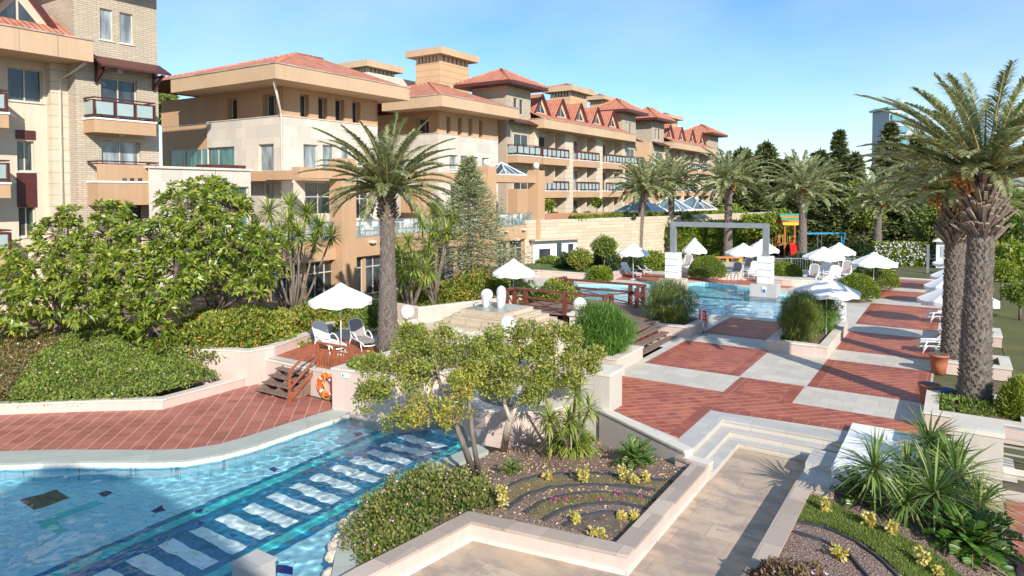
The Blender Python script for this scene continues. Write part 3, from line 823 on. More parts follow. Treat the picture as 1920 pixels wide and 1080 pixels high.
# left terrace front walls
lowwall('pink wall below the sun terrace carrying the lifebuoy', [(-18.95, 16.05), (-17.05, 16.05)], 0.3, -0.95, 0.02, 'terrace_wall')
lowwall('pink wall hidden behind the timber steps', [(-21.5, 16.15), (-18.96, 16.15)], 0.3, -0.95, -0.02, 'terrace_wall')
lowwall('pink planter wall between timber railing and small trees', [(-17.0, 18.2), (-16.9, 15.22), (-14.6, 15.6), (-13.4, 17.0), (-12.6, 16.8)], 0.32, -1.9, 0.5, 'terrace_wall')
lowwall('pink wall and white coping holding up the orange flowered hedge', [(-24.6, 13.9), (-22.05, 15.25), (-21.6, 15.45), (-21.45, 16.5), (-22.4, 19.5), (-23.3, 21.2)], 0.32, -0.95, [0.45, .42, .4, .4, .4, .4], 'terrace_wall')
lowwall('pink kerb wall along the green ground cover by the pool deck', [(-60, -14), (-32, 4.0), (-25.42, 9.12), (-23.63, 10.67), (-21.6, 12.25), (-21.68, 15.35)], 0.28, -0.97, -0.55, 'garden_bed_wall')
tr = [(-17.3, 18.5), (-16.95, 15.6), (-14.7, 15.95), (-13.6, 17.3), (-15.0, 20.8), (-18.6, 20.4)]
patch('palm_bed_soil', tr, 0.38, M['soil'], 0.25)
# timber steps from the pool deck to the sun terrace
t = thing('timber_steps', (-19.7, 15.6, -0.9), 'weathered timber steps from pool deck up to sun terrace', 'steps')
for k in range(4):
    z = -0.72 + .18 * k; y = 15.0 + .29 * k
    mb = MB(); mb.box(-20.6, -18.86, y, y + .15, z - .05, z); mb.box(-20.6, -18.86, y + .165, y + .31, z - .05, z); mb.build('tread', M['treadwood'], t)
for x in (-20.5, -19.7, -18.93):
    mb = MB(); mb.add([(x-.03, 15.05, -.9), (x-.03, 16.2, -.9), (x-.03, 16.2, -.08), (x-.03, 15.05, -.78), (x+.03, 15.05, -.9), (x+.03, 16.2, -.9), (x+.03, 16.2, -.08), (x+.03, 15.05, -.78)],
        [(0,1,2,3), (7,6,5,4), (0,4,5,1), (1,5,6,2), (2,6,7,3), (3,7,4,0)]); mb.build('stringer', M['treadwood'], t)
t = thing('timber_railing', (-18.8, 16.2, 0), 'orange stained timber railing beside the deck steps', 'railing')
A, B, C = (-18.80, 15.06, 0), (-18.80, 16.28, 0), (-17.15, 16.28, 0)
mb = MB(); mb.box(-18.84, -18.76, 15.02, 15.1, -.9, .08); mb.build('post', M['orangewood'], t)
for p in (B, (-17.95, 16.28), C):
    MB().box(p[0]-.04, p[0]+.04, p[1]-.04, p[1]+.04, 0, .88).build('post', M['orangewood'], t)
MB().bar((-18.8, 15.02, .1), (-18.8, 16.3, .9), .09, .05).build('handrail', M['orangewood'], t)
MB().bar((-18.8, 15.06, -.45), (-18.8, 16.3, .42), .05, .07).build('mid_rail', M['orangewood'], t)
MB().bar((-18.8, 15.06, -.84), (-18.8, 16.3, .04), .05, .12).build('bottom_rail', M['orangewood'], t)
MB().bar((-18.84, 16.28, .905), (-17.11, 16.28, .905), .09, .05).build('handrail', M['orangewood'], t)
MB().bar((-18.8, 16.28, .68), (-17.15, 16.28, .68), .05, .05).build('top_rail', M['orangewood'], t)
MB().bar((-18.8, 16.28, .08), (-17.15, 16.28, .08), .05, .05).build('bottom_rail', M['orangewood'], t)
for k in range(12):
    if k % 6 == 5: continue
    x = -18.8 + .138 * (k + 1); MB().box(x-.025, x+.025, 16.265, 16.295, .1, .66).build('baluster', M['orangewood'], t)
# lifebuoy
t = thing('lifebuoy', (-18.0, 15.93, -.42), 'orange lifebuoy with yellow rope hanging on the pink wall', 'lifebuoy')
M['orange'] = plain('orange_plastic', (0.75, 0.11, 0.02), 0.4, 0.15, 5); M['yellow'] = plain('yellow_rope', (0.75, 0.42, 0.03), 0.7, 0.1)
cx, cy, cz = -17.98, 15.93, -.42
ringp = [(cx + .33 * math.cos(a), cy, cz + .33 * math.sin(a)) for a in [2 * math.pi * k / 32 for k in range(33)]]
MB().tube(ringp, .075, 10, cap=False).build('ring', M['orange'], t)
for a in (45, 135, 225, 315):
    q = [(cx + .33 * math.cos(R(a + d)), cy, cz + .33 * math.sin(R(a + d))) for d in (-7, 0, 7)]
    MB().tube(q, .079, 10).build('band', M['white'], t)
rp = [(cx + (.43 + .03 * math.cos(a * 4)) * math.cos(a), cy - .03, cz + (.43 + .03 * math.cos(a * 4)) * math.sin(a)) for a in [2 * math.pi * k / 48 for k in range(49)]]
MB().tube(rp, .013, 6, cap=False).build('rope', M['yellow'], t)
rp = [(cx - .02 + .05 * math.sin(k * 1.1), cy - .07, cz + .40 - .07 * k) for k in range(12)]
MB().tube(rp, .02, 6).build('rope', M['yellow'], t)
# small white sign on the palm bed wall
def sign_plate(p, w, h, n=(0, -1, 0), cm='white', name='sign_plate'): pass
M['signblue'] = plain('blue_sign_paint', (0.03, 0.13, 0.45), 0.4, 0.05)
t = thing('wall_sign', (-16.3, 15.24, .30), 'tiny white depth sign on the pink planter wall', 'sign')
sx0, sy0 = -16.42, 15.24
MB().add([(-16.50, 15.24, .24), (-16.26, 15.28, .24), (-16.26, 15.28, .38), (-16.50, 15.24, .38), (-16.5, 15.31, .24), (-16.26, 15.35, .24), (-16.26, 15.35, .38), (-16.5, 15.31, .38)], [(0,1,2,3), (4,7,6,5), (0,3,7,4), (1,5,6,2), (3,2,6,7), (0,4,5,1)]).build('plate', M['white'], t)
MB().add([(-16.46, 15.24, .27), (-16.40, 15.25, .27), (-16.40, 15.25, .35), (-16.46, 15.24, .35)], [(0,1,2,3)]).build('mark', M['signblue'], t)
# grey post at the edge of the pool, bottom of the picture
t = thing('stone_post', (-10.08, 7.28, -1.8), 'square grey stone post standing in the pool', 'post')
MB().box(-10.33, -9.83, 7.03, 7.53, -1.8, -.22).build('shaft', M['greypave'], t)
MB().box(-10.35, -9.81, 7.01, 7.55, -.219, -.17).build('capping', M['greypave'], t)
# rough stone edge below the island kerb
def rock(name, c, r, seed, mat, parent=None):
    rnd = random.Random(seed); mb = MB(); mb.sphere((0, 0, 0), 1, 10, 7)
    mb.v = [(c[0] + v[0]*r[0]*(1+.28*noise.noise(Vector(v)*1.7+Vector((seed, 0, 0)))), c[1] + v[1]*r[1]*(1+.28*noise.noise(Vector(v)*1.7+Vector((0, seed, 0)))), c[2] + v[2]*r[2]*(1+.3*noise.noise(Vector(v)*2+Vector((0, 0, seed))))) for v in mb.v]
    mb.sm = [False] * len(mb.f)
    return mb.build(name, mat, parent)
M['rock'] = ground_mat('cream_rock', [(0.50, 0.42, 0.30), (0.66, 0.57, 0.43), (0.74, 0.68, 0.56)], 3, 0.5, 12)
k = 0
for i in range(len(isl_in) - 1):
    a, b = isl_in[i], isl_in[i+1]
    L_ = math.hypot(b[0]-a[0], b[1]-a[1]); m = max(1, int(L_ / .38))
    for j in range(m):
        f = (j + .5) / m; x = a[0]+(b[0]-a[0])*f; y = a[1]+(b[1]-a[1])*f
        if not (7.6 < y < 11.3): continue
        tag(rock('edge_stone', (x - .06, y + .02, -.92 + .05 * math.sin(k * 2.3)), (.2, .22, .13), k, M['rock']), 'rough cream stone set along the island kerb at the water', 'stone', 'rough stones edging the pool island'); k += 1
# fountain pavilion: four globes on pedestals, stepped pyramid with three jets, cascade rocks
GL = [(-18.68, 26.46), (-18.73, 20.9), (-13.92, 21.07), (-13.75, 26.53)]
M['globe'] = plain('white_globe_glass', (0.82, 0.81, 0.78), 0.3, 0.03)
M['ped'] = slabs('pale_pedestal_stone', (0.68, 0.61, 0.50), 0.8, 0.4, joint=0.004, var=0.05)
glab = ['white globe lamp on pedestal behind the fountain, left of the bridge', 'white globe lamp beside the near palm trunk', 'white globe lamp in front of the stepped fountain', 'white globe lamp before the red bridge, beside the reeds']
for (x, y), lb in zip(GL, glab):
    t = thing('globe_lamp', (x, y, 0), lb, 'lamp', 'globe lamps round the fountain')
    MB().box(x-.33, x+.33, y-.33, y+.33, -.9, .82).build('pedestal', M['ped'], t)
    MB().box(x-.42, x+.42, y-.42, y+.42, .821, .92).build('ledge', M['cap'], t)
    MB().box(x-.28, x+.28, y-.28, y+.28, .921, 1.0).build('ledge', M['cap'], t)
    MB().sphere((x, y, 1.3), .295, 28, 18).build('globe', M['globe'], t)
t = thing('stepped_fountain', (-16.6, 24.4, 0), 'cream stepped stone fountain with bubbling water jets', 'fountain')
fx, fy = -16.75, 24.5
for k in range(7):
    r = 1.15 + .26 * k; z = 1.15 - .17 * k
    MB().box(fx - r, fx + r, fy - r, fy + r, z - .17 + (.001 if k else 0), z).build('step', M['retain'], t)
mb = MB(); mb.box(fx-1.0, fx+1.0, fy-1.0, fy+1.0, 1.151, 1.17); M['basin'] = plain('grey_basin_stone', (0.33, 0.34, 0.31), 0.25, 0.25, 3); mb.build('basin_slab', M['basin'], t)
tq = NT('foaming_water'); tq.rough(0.25); tq.color((0.86, 0.89, 0.91)); tq.p.inputs['Transmission Weight'].default_value = 0.35; tq.bump(tq.noise(tq.pos(), 22, 5), 0.9, 0.05)
M['foam'] = tq.m
for i, (dx, dy, h, r) in enumerate(((-.35, -.35, .62, .17), (.12, .15, .95, .22), (.3, -.2, .7, .16))):
    pts = [(fx+dx, fy+dy, 1.16+h*f) for f in (0, .15, .4, .7, .9, 1.0)]
    j = MB().tube(pts, [r*.75, r*.8, r*.95, r, r*.8, r*.15], 14).build('water_jet', M['foam'], t)
t = thing('cascade_rocks', (-14.8, 19, -1), 'pile of cream rocks stepping down from the fountain to the pool', 'rocks')
rnd = random.Random(3)
for k in range(70):
    x = rnd.uniform(-16.9, -11.6); y = rnd.uniform(17.6, 22.2); z = -.75 + (y - 17.0) * .26
    rock('boulder', (x, y, z), (rnd.uniform(.3, .6), rnd.uniform(.3, .55), rnd.uniform(.2, .38)), k, M['rock'], t)
MB().prism([(-17.2, 17.2), (-11.4, 17.2), (-11.4, 22.6), (-17.2, 22.6)], -1.9, lambda x, y: -.95 + (y - 17) * .26).build('core', M['rock'], t)
# low planter wall behind the fountain
lowwall('long pink garden wall running behind the fountain', [(-27.0, 25.4), (-21.2, 24.4), (-19.6, 28.6), (-19.2, 31.0)][::-1], -0.3, 0, 0.75, 'garden_wall')
# bridge
t = thing('timber_bridge', (-15.7, 30, 0), 'dark red timber footbridge with crossed railings over the pool channel', 'bridge')
W_ = M['redwood']
mb = MB()
for k in range(34):
    x = -18.3 + .16 * k; mb.box(x, x + .145, 27.9, 32.6, .42, .48)
mb.build('deck', M['treadwood'], t)
mb = MB()
for k in range(21):
    x = -12.86 + .145 * k if k < 1 else -12.86 + .145 * k
    if x < -11.0: mb.box(x, x + .13, 24.4, 32.6, .42, .48)
mb.build('deck', M['treadwood'], t)
for k in range(3):
    x = -10.98 + .36 * k; z = .33 - .15 * k
    MB().box(x, x + .34, 24.45, 28.15, z - .05, z).build('tread', M['treadwood'], t)
    for y in (24.7, 25.5, 26.3, 27.1, 27.9): MB().box(x+.03, x + .3, y-.05, y+.05, 0, z - .05).build('tread_support', W_, t)
def crossrail(y, xs, z0=.48, zt=1.5):
    for x in xs: MB().box(x-.09, x+.09, y-.09, y+.09, -.1, zt - .06).build('post', W_, t)
    MB().box(xs[0]-.14, xs[-1]+.14, y-.11, y+.11, zt-.06, zt+.03).build('handrail', W_, t)
    MB().box(xs[0], xs[-1], y-.05, y+.05, zt-.46, zt-.37).build('mid_rail', W_, t)
    for a, b in zip(xs[:-1], xs[1:]):
        if b - a < .6: continue
        mb = MB(); mb.bar((a+.1, y, z0+.05), (b-.1, y, zt-.47), .05, .05); mb.bar((a+.1, y+.051, zt-.47), (b-.1, y+.051, z0+.05), .05, .05); mb.build('cross_brace', W_, t)
crossrail(28.0, [-18.1, -17.45, -15.3, -13.25])
crossrail(32.4, [-18.1, -17.3, -13.9, -13.2])
for (x, ya, yb) in ((-18.1, 27.3, 28.0), (-18.1, 32.4, 33.2), (-13.2, 31.6, 32.4), (-13.25, 28.0, 28.7)):
    MB().box(x-.09, x+.09, ya-.09, ya+.09, -.1, 1.44).build('post', W_, t) if ya not in (28.0, 32.4) else MB().box(x-.09, x+.09, yb-.09, yb+.09, -.1, 1.44).build('post', W_, t)
    MB().box(x-.11, x+.11, min(ya, yb)+.12, max(ya, yb)-.0, 1.44, 1.53).build('handrail', W_, t)
    MB().bar((x, ya+.05, 1.3), (x, yb-.05, .6), .05, .05).build('cross_brace', W_, t)
# far planters by the main pool
lowwall('pink kerb and white coping of the lawn bed behind the bridge', [(-29.5, 41.4), (-25.4, 42.6), (-19.9, 42.9), (-20.6, 46.9), (-21.6, 50.0)], 0.3, 0, 0.5, 'garden_wall')
patch('lawn_behind_bridge', [(-29.5, 41.7), (-25.4, 42.9), (-20.2, 43.2), (-20.9, 46.9), (-21.9, 50.0), (-23, 58), (-29.0, 49)], 0.4, M['turf'], 0.5)
def curved_planter(label, cx, cy, rx, ry, h=.42):
    pts = [(cx + rx * math.cos(a), cy + ry * math.sin(a)) for a in [2 * math.pi * k / 20 for k in range(20)]]
    t = thing('stone_planter', (cx, cy, 0), label, 'planter', 'oval planters round the far pool')
    MB().prism(pts, 0, h - .06).build('wall', M['pinkwall'], t)
    MB().prism([(cx + (p[0]-cx)*1.03, cy + (p[1]-cy)*1.03) for p in pts], h - .06 + .001, h).build('capping', M['cap'], t)
OV = [(-14.9, 49.4, 2.3, 1.25, 'oval planter under the clipped shrub between the stone pillars'), (-9.6, 48.6, 1.9, 1.1, 'oval planter under the clipped shrub right of the second stone pillar'),
      (-5.55, 44.2, 1.3, 1.4, 'oval planter under the nearest clipped shrub by the path'), (-5.6, 49.3, 1.4, 1.6, 'oval planter under the clipped shrub behind the nearest one')]
for a in OV: curved_planter(a[4], *a[:4])
# frame portal on two striped pillars in the pool
t = thing('shower_portal', (-12.5, 42.8, 0), 'grey steel portal frame on two striped white pillars in the pool', 'portal')
for (x, y) in ((-15.27, 42.48), (-9.68, 43.1)):
    MB().box(x-.75, x+.75, y-.65, y+.65, -1.3, .62).build('pillar_base', M['retain'] if x < -12 else M['greypave'], t)
    for k in range(4): MB().box(x-.42, x+.42, y-.36, y+.36, .621 + .42*k + .05, .621 + .42*k + .42).build('pillar_block', M['whiteplaster'], t)
    for k in range(4): MB().box(x-.38, x+.38, y-.32, y+.32, .62 + .42*k, .671 + .42*k).build('pillar_joint', M['greypave'], t)
    MB().box(x-.17, x+.17, y-.17, y+.17, 2.3, 4.0).build('frame_post', M['metal'], t)
MB().bar((-15.45, 42.46, 4.14), (-9.5, 43.12, 4.14), .34, .3).build('crossbeam', M['metal'], t)
for i, (x, y) in enumerate(((-15.1, 41.81), (-9.6, 42.43))):
    s = thing('depth_sign', (x, y, .35), ['small blue and white sign on the left pillar base', 'small blue and white sign on the right pillar base'][i], 'sign', 'pool signs on the pillar bases')
    MB().box(x-.11, x+.11, y-.02, y+.015, .2, .5).build('plate', M['white'], s)
    MB().box(x-.09, x+.09, y-.024, y-.019, .21, .36).build('panel', M['signblue'], s)
# red sign on a steel stand
t = thing('sign_stand', (-10.05, 30.6, 0), 'red notice on a metal stand beside the pool corner', 'sign')
sxp, syp = G(1318, 628, 0)
t.location = (sxp, syp, 0)
M['signred'] = plain('red_sign_paint', (0.55, 0.02, 0.04), 0.4, 0.05)
MB().cyl(sxp, syp, 0, .05, .19).build('base', M['metal'], t)
MB().tube([(sxp, syp, .05), (sxp, syp, .7)], .04, 10).build('post', M['steel'], t)
MB().box(sxp-.05, sxp-.02, syp-.17, syp+.17, .62, 1.1).build('back', M['white'], t)
pn = MB().box(sxp-.16, sxp+.16, syp-.06, syp-.03, .64, 1.08).build('panel', M['signred'], t)
mk = MB()
for k, w in enumerate((.2, .12, .22, .16)): mk.box(sxp-w/2, sxp+w/2, syp-.064, syp-.0605, .74 + .08*k, .765 + .08*k)
mk.build('mark', M['white'], t)
# pool ladder
t = thing('pool_ladder', (-12.3, 45.2, 0), 'chrome pool ladder rails at the far pool edge', 'ladder')
for x in (-12.55, -12.1):
    MB().tube([(x, 46.1, 0), (x, 46.0, .75), (x, 45.6, .9), (x, 45.1, .6), (x, 44.95, -.5)], .03, 8).build('rail', M['steel'], t)
# terracotta pots
def pot(label, x, y, h=.62, r=.3):
    t = thing('terracotta_pot', (x, y, 0), label, 'pot', 'terracotta pots on the path')
    M.setdefault('pot', plain('terracotta_clay', (0.42, 0.14, 0.07), 0.7, 0.15, 5))
    MB().tube([(x, y, 0), (x, y, h*.5), (x, y, h*.9), (x, y, h*.9), (x, y, h)], [r*.72, r*.9, r, r*1.12, r*1.12], 24).build('body', M['pot'], t)
    MB().cyl(x, y, h - .04, h + .005, r*.98).build('soil_fill', M['darksoil'], t)
pot('terracotta pot of low green plants beside the nearest palm planter', *G(1742, 758, 0), .6, .27)
pot('empty terracotta pot behind the second palm planter', *G(1760, 700, 0), .66, .28)
# stone retaining wall below the hotel garden
RW = [(-29.6, 47.3), (-24.44, 58.83), (-19.71, 75.0), (-17.5, 84)]
lowwall('long cream stone retaining wall below the hotel garden', RW, 0.5, -0.05, [3.85, 3.9, 3.9, 3.9], 'retaining_wall', wm='retain')
t = thing('annex_building', (-29, 50, 0), 'low white annex with dark doors under the retaining wall', 'building')
d = (Vector(RW[1]) - Vector(RW[0])).normalized(); nn = Vector((d.y, -d.x))
def rwp(s, o, z): p = Vector(RW[0]) + d * s + nn * o; return (p.x, p.y, z)
mb = MB(); mb.add([rwp(.6, .01, 0), rwp(5.2, .01, 0), rwp(5.2, .35, 0), rwp(.6, .35, 0), rwp(.6, .01, 2.2), rwp(5.2, .01, 2.2), rwp(5.2, .35, 2.2), rwp(.6, .35, 2.2)], [(0,1,2,3), (4,7,6,5), (1,5,6,2), (3,2,6,7), (0,3,7,4)]); mb.build('wall', M['white'], t)
for (a, b, z0, z1) in ((1.2, 2.3, 0, 1.5), (3.0, 3.5, .35, 1.9), (4.2, 4.75, .9, 1.8)):
    fr = MB().add([rwp(a, .352, z0), rwp(b, .352, z0), rwp(b, .39, z0), rwp(a, .39, z0), rwp(a, .352, z1), rwp(b, .352, z1), rwp(b, .39, z1), rwp(a, .39, z1)], [(0,1,2,3), (4,7,6,5), (1,5,6,2), (3,2,6,7), (0,3,7,4)]).build('door', M['glassdark'], t)
mb = MB(); mb.add([rwp(.4, .0, 2.2), rwp(5.3, .0, 2.2), rwp(5.3, .9, 2.2), rwp(.4, .9, 2.2), rwp(.4, .0, 2.32), rwp(5.3, .0, 2.32), rwp(5.3, .9, 2.32), rwp(.4, .9, 2.32)], [(0,3,2,1), (4,5,6,7), (1,2,6,5), (3,7,6,2), (0,4,7,3)]); mb.build('roof', M['retain'], t)
# terrain of the hotel garden behind the wall
S('hotel_garden_ground', MB().prism([(-29.5, 47.6), (-24.9, 58.83), (-20.2, 75), (-18, 84), (-18, 170), (-60, 170), (-60, 47.6)], -.05, 3.72), M['land'])
# ------------------------------------------------------------------ hotel buildings
class Fac:
    """a facade plane; 'X' faces +x (u = y), 'Y' faces -y (u = x)"""
    def __init__(s, kind, c): s.k = kind; s.c = c
    def P(s, u, z, d=0.0): return (s.c + d, u, z) if s.k == 'X' else (u, s.c - d, z)
    def uv(s, px, py):
        return AX(px, py, s.c) if s.k == 'X' else AY(px, py, s.c)
    def rect(s, x0, x1, y0, y1):
        xm_ = (x0 + x1) / 2
        return (s.uv(x0, y0)[0], s.uv(x1, y0)[0], s.uv(xm_, y1)[1], s.uv(xm_, y0)[1])
    def box(s, mb, u0, u1, z0, z1, d0, d1):
        if s.k == 'X': mb.box(s.c + d0, s.c + d1, u0, u1, z0, z1)
        else: mb.box(u0, u1, s.c - d1, s.c - d0, z0, z1)
def wall(par, f, u0, u1, z0, z1, ops, mat, th=0.28, name='wall', d=0.0):
    us = sorted({u0, u1} | {v for o in ops for v in o[:2] if u0 < v < u1}); zs = sorted({z0, z1} | {v for o in ops for v in o[2:4] if z0 < v < z1})
    mb = MB()
    for a, b in zip(us[:-1], us[1:]):
        for c, e in zip(zs[:-1], zs[1:]):
            um, zm = (a+b)/2, (c+e)/2
            if any(o[0] < um < o[1] and o[2] < zm < o[3] for o in ops): continue
            mb.quad(f.P(a, c, d), f.P(b, c, d), f.P(b, e, d), f.P(a, e, d))
    for o in ops:
        a, b, c, e = max(o[0], u0), min(o[1], u1), max(o[2], z0), min(o[3], z1)
        q = d - th
        mb.quad(f.P(a, c, d), f.P(a, c, q), f.P(b, c, q), f.P(b, c, d)); mb.quad(f.P(a, e, q), f.P(a, e, d), f.P(b, e, d), f.P(b, e, q))
        mb.quad(f.P(a, c, q), f.P(a, c, d), f.P(a, e, d), f.P(a, e, q)); mb.quad(f.P(b, c, d), f.P(b, c, q), f.P(b, e, q), f.P(b, e, d))
    return mb.build(name, M[mat], par)
wn_ = [0]
def window(par, f, o, n=2, gl=None, rec=0.2, fw=0.055, d=0.0, door=False, transom=None, fm='frame'):
    a, b, c, e = o[:4]
    wn_[0] += 1
    if gl is None: gl = ['glassdark', 'glasscurt', 'glassdark', 'glassdark', 'glasscurt'][wn_[0] % 5]
    mb = MB(); q = d - rec
    f.box(mb, a, b, e - fw, e, q - .03, q + .04); f.box(mb, a, b, c, c + fw, q - .03, q + .04)
    for k in range(n + 1):
        u = a + (b - a) * k / n
        u0, u1 = (u, u + fw) if k == 0 else (u - fw, u) if k == n else (u - fw * .5, u + fw * .5)
        f.box(mb, u0, u1, c + fw, e - fw, q - .03, q + .04)
    if transom: f.box(mb, a + fw, b - fw, c + (e-c)*transom - .03, c + (e-c)*transom + .03, q - .025, q + .035)
    w = mb.build('door' if door else 'window', M[fm], par)
    g = MB(); g.quad(f.P(a, c, q), f.P(b, c, q), f.P(b, e, q), f.P(a, e, q)); g.build('pane', M[gl], w)
    return w
def sill(mb, f, o, d=0.0):
    f.box(mb, o[0] - .06, o[1] + .06, o[2] - .07, o[2] - .002, d - .2, d + .06)
def windows(par, f, ops, **k):
    for o in ops:
        w = window(par, f, o, **k); mb = MB(); sill(mb, f, o, k.get('d', 0.0)); mb.build('sill', M['cap'], w)
def balcony(par, f, u0, u1, z, proj, d=0.0, fh=0.75, rail=True, panels=3, solid=0.0, side=True, th=.12):
    mb = MB(); f.box(mb, u0, u1, z - fh, z - .085, d, d + proj); b = mb.build('balcony', M['ochre'], par)
    mb = MB(); f.box(mb, u0 - .04, u1 + .04, z - .084, z, d, d + proj + .04); mb.build('slab_edge', M['white'], b)
    zr = z
    if solid: 
        mb = MB(); f.box(mb, u0, u1, z, z + solid, d + proj - .1, d + proj); mb.build('parapet', M['ochre'], b); zr = z + solid
    if rail:
        top = z + 1.0
        mb = MB(); q = d + proj - .06; pw_ = .05 if side else .085
        f.box(mb, u0, u1, top - .06 - (pw_-.05)*2, top, q - .05, q + .05); f.box(mb, u0, u1, top - .21, top - .14, q - .03, q + .03)
        if not solid: f.box(mb, u0, u1, zr + .10, zr + .16, q - .03, q + .03)
        for k in range(panels + 1):
            u = u0 + .05 + (u1 - u0 - .1) * k / panels
            f.box(mb, u - pw_, u + pw_, zr, top - .131, q - .045, q + .045)
        if side:
            for u in (u0 + .05, u1 - .05):
                f.box(mb, u - .05, u + .05, top - .06, top, d, q - .05); f.box(mb, u - .03, u + .03, zr + .1, zr + .16, d, q - .05); f.box(mb, u-.03, u+.03, top - .17, top-.12, d, q-.05)
        mb.build('railing', M['brown'], b)
        if not solid:
            mb = MB()
            for k in range(panels):
                ua = u0 + .05 + (u1 - u0 - .1) * k / panels + .1; ub = u0 + .05 + (u1 - u0 - .1) * (k+1) / panels - .1
                f.box(mb, ua, ub, zr + .18, top - .22, q - .012, q + .012)
            if side:
                for u in (u0 + .05, u1 - .05): f.box(mb, u - .012, u + .012, zr + .18, top - .22, d + .1, q - .12)
            mb.build('glass_panels', M['frost'], b)
    return b
def hip(par, x0, x1, y0, y1, z, h, inset=None, name='roof', mat='tile'):
    w = min(x1 - x0, y1 - y0) / 2 if inset is None else inset
    if (y1 - y0) >= (x1 - x0): r = [((x0+x1)/2, y0 + w, z + h), ((x0+x1)/2, y1 - w, z + h)]
    else: r = [(x0 + w, (y0+y1)/2, z + h), (x1 - w, (y0+y1)/2, z + h)]
    v = [(x0, y0, z), (x1, y0, z), (x1, y1, z), (x0, y1, z)] + r
    if (y1 - y0) >= (x1 - x0): fs = [(0, 1, 4), (1, 2, 5, 4), (2, 3, 5), (3, 0, 4, 5)]
    else: fs = [(0, 1, 5, 4), (1, 2, 5), (2, 3, 4, 5), (3, 0, 4)]
    if abs(r[0][0]-r[1][0]) + abs(r[0][1]-r[1][1]) < 1e-3:
        v = v[:5]; fs = [(0, 1, 4), (1, 2, 4), (2, 3, 4), (3, 0, 4)]
    mb = MB().add(v, fs)
    # ridge caps
    o = mb.build(name, M[mat], par)
    rc = MB()
    for a, b in (((0, 4), (1, 4), (2, 5), (3, 5), (4, 5)) if len(v) == 6 and (y1 - y0) >= (x1 - x0) else ((0, 4), (3, 4), (1, 5), (2, 5), (4, 5)) if len(v) == 6 else ((0, 4), (1, 4), (2, 4), (3, 4))):
        rc.tube([v[a], v[b]], .13, 6)
    rc.build('ridge_tiles', M[mat], o)
    return o
def eaves(par, x0, x1, y0, y1, z0, z1, mat='ochre_pale', name='eaves', lip=True):
    MB().box(x0, x1, y0, y1, z0, z1).build(name, M[mat], par)
    if lip: MB().box(x0 - .05, x1 + .05, y0 - .05, y1 + .05, z1 + .001, z1 + .07).build('eaves_trim', M['capbrown'] if mat != 'brown' else M['brown'], par)

# --- left hotel wing and its stone tower
HB = thing('hotel_wing', (-38, 12, 0), 'nearest hotel wing with split stone tower and glazed balconies at the left edge', 'building')
fX = Fac('X', -36.0)
ya = fX.uv(142, 200)[0]; yb = fX.uv(297, 200)[0]
fY = Fac('Y', ya)
xl = fY.uv(60, 60)[0]
tw = [fX.rect(187, 211, 17, 75), fX.rect(224, 249, 25, 82), fX.rect(189, 257, 148, 232), fX.rect(190, 263, 265, 362), fX.rect(220, 270, 378, 470)]
tw[2] = (tw[2][0], tw[2][1], fX.uv(220, 224)[1], tw[2][3]); tw[3] = (tw[3][0], tw[3][1], fX.uv(220, 330)[1], tw[3][3])
zt = 16.9
wall(HB, fX, ya, yb, -0.1, zt, tw, 'split', 0.3)
wall(HB, fY, xl - 8, -36.0, -0.1, zt, [], 'split', 0.3)
wall(HB, Fac('X', -48), ya, yb, -0.1, zt, [], 'split', name='rear_wall')
mb = MB(); mb.quad((-36, yb, -.1), (-48, yb, -.1), (-48, yb, zt), (-36, yb, zt)); mb.build('side_wall', M['split'], HB)
windows(HB, fX, tw[:2], n=1, gl='glasscurt', rec=.12)
windows(HB, fX, tw[2:], n=2, rec=.22)
for px, py in ((222, 134), (226, 252)):
    y, z = fX.uv(px, py); MB().box(-35.99, -35.8, y - .12, y + .12, z - .1, z + .1).build('wall_lamp', M['white'], HB)
eaves(HB, -49, -34.6, ya - 1.3, yb + .9, zt, zt + .25, 'brown', lip=False)
hip(HB, -49, -34.6, ya - 1.3, yb + .9, zt + .25, 1.6)
# little tiled canopy on brackets
o = fX.rect(177, 298, 103, 128)
zc = fX.uv(177, 104)[1]; zc2 = zc - .55
mb = MB(); mb.add([(-36, ya + .7, zc), (-36, yb + .1, zc), (-34.9, yb + .1, zc2), (-34.9, ya + .7, zc2), (-36, ya + .7, zc - .16), (-36, yb + .1, zc - .16), (-34.9, yb + .1, zc2 - .1), (-34.9, ya + .7, zc2 - .1)],
    [(0, 3, 2, 1), (4, 5, 6, 7), (0, 4, 7, 3), (1, 2, 6, 5), (3, 7, 6, 2)])
cn = mb.build('canopy', M['brown'], HB)
for y in (ya + .95, yb - .25):
    mb = MB(); mb.bar((-35.97, y, zc2 - .75), (-35.1, y, zc2 - .12), .1, .12); mb.bar((-35.95, y, zc2 - .85), (-35.95, y, zc - .2), .1, .1); mb.bar((-35.97, y, zc2 - .16), (-34.95, y, zc2 - .16), .1, .1)
    mb.build('bracket', M['brown'], cn)
z1_ = fX.uv(235, 222)[1]
def px2y(px, X): return AX(px, 300, X)[0]
balcony(HB, fX, px2y(177, -35), px2y(293, -35), AX(235, 224, -34.9)[1], 1.05, fh=.72, panels=3)
zb = AX(240, 309, -34.9)[1]
b2 = balcony(HB, fX, px2y(182, -35), px2y(297, -35), zb - .82, 1.05, fh=1.2, solid=.82, panels=3)
mb = MB()
for px in (233, 247, 262):
    y = px2y(px, -34.95); z = AX(px, 338, -34.95)[1]; mb.box(-34.98, -34.945, y - .11, y + .11, z - .11, z + .11)
mb.build('vents', M['glassdark'], b2)
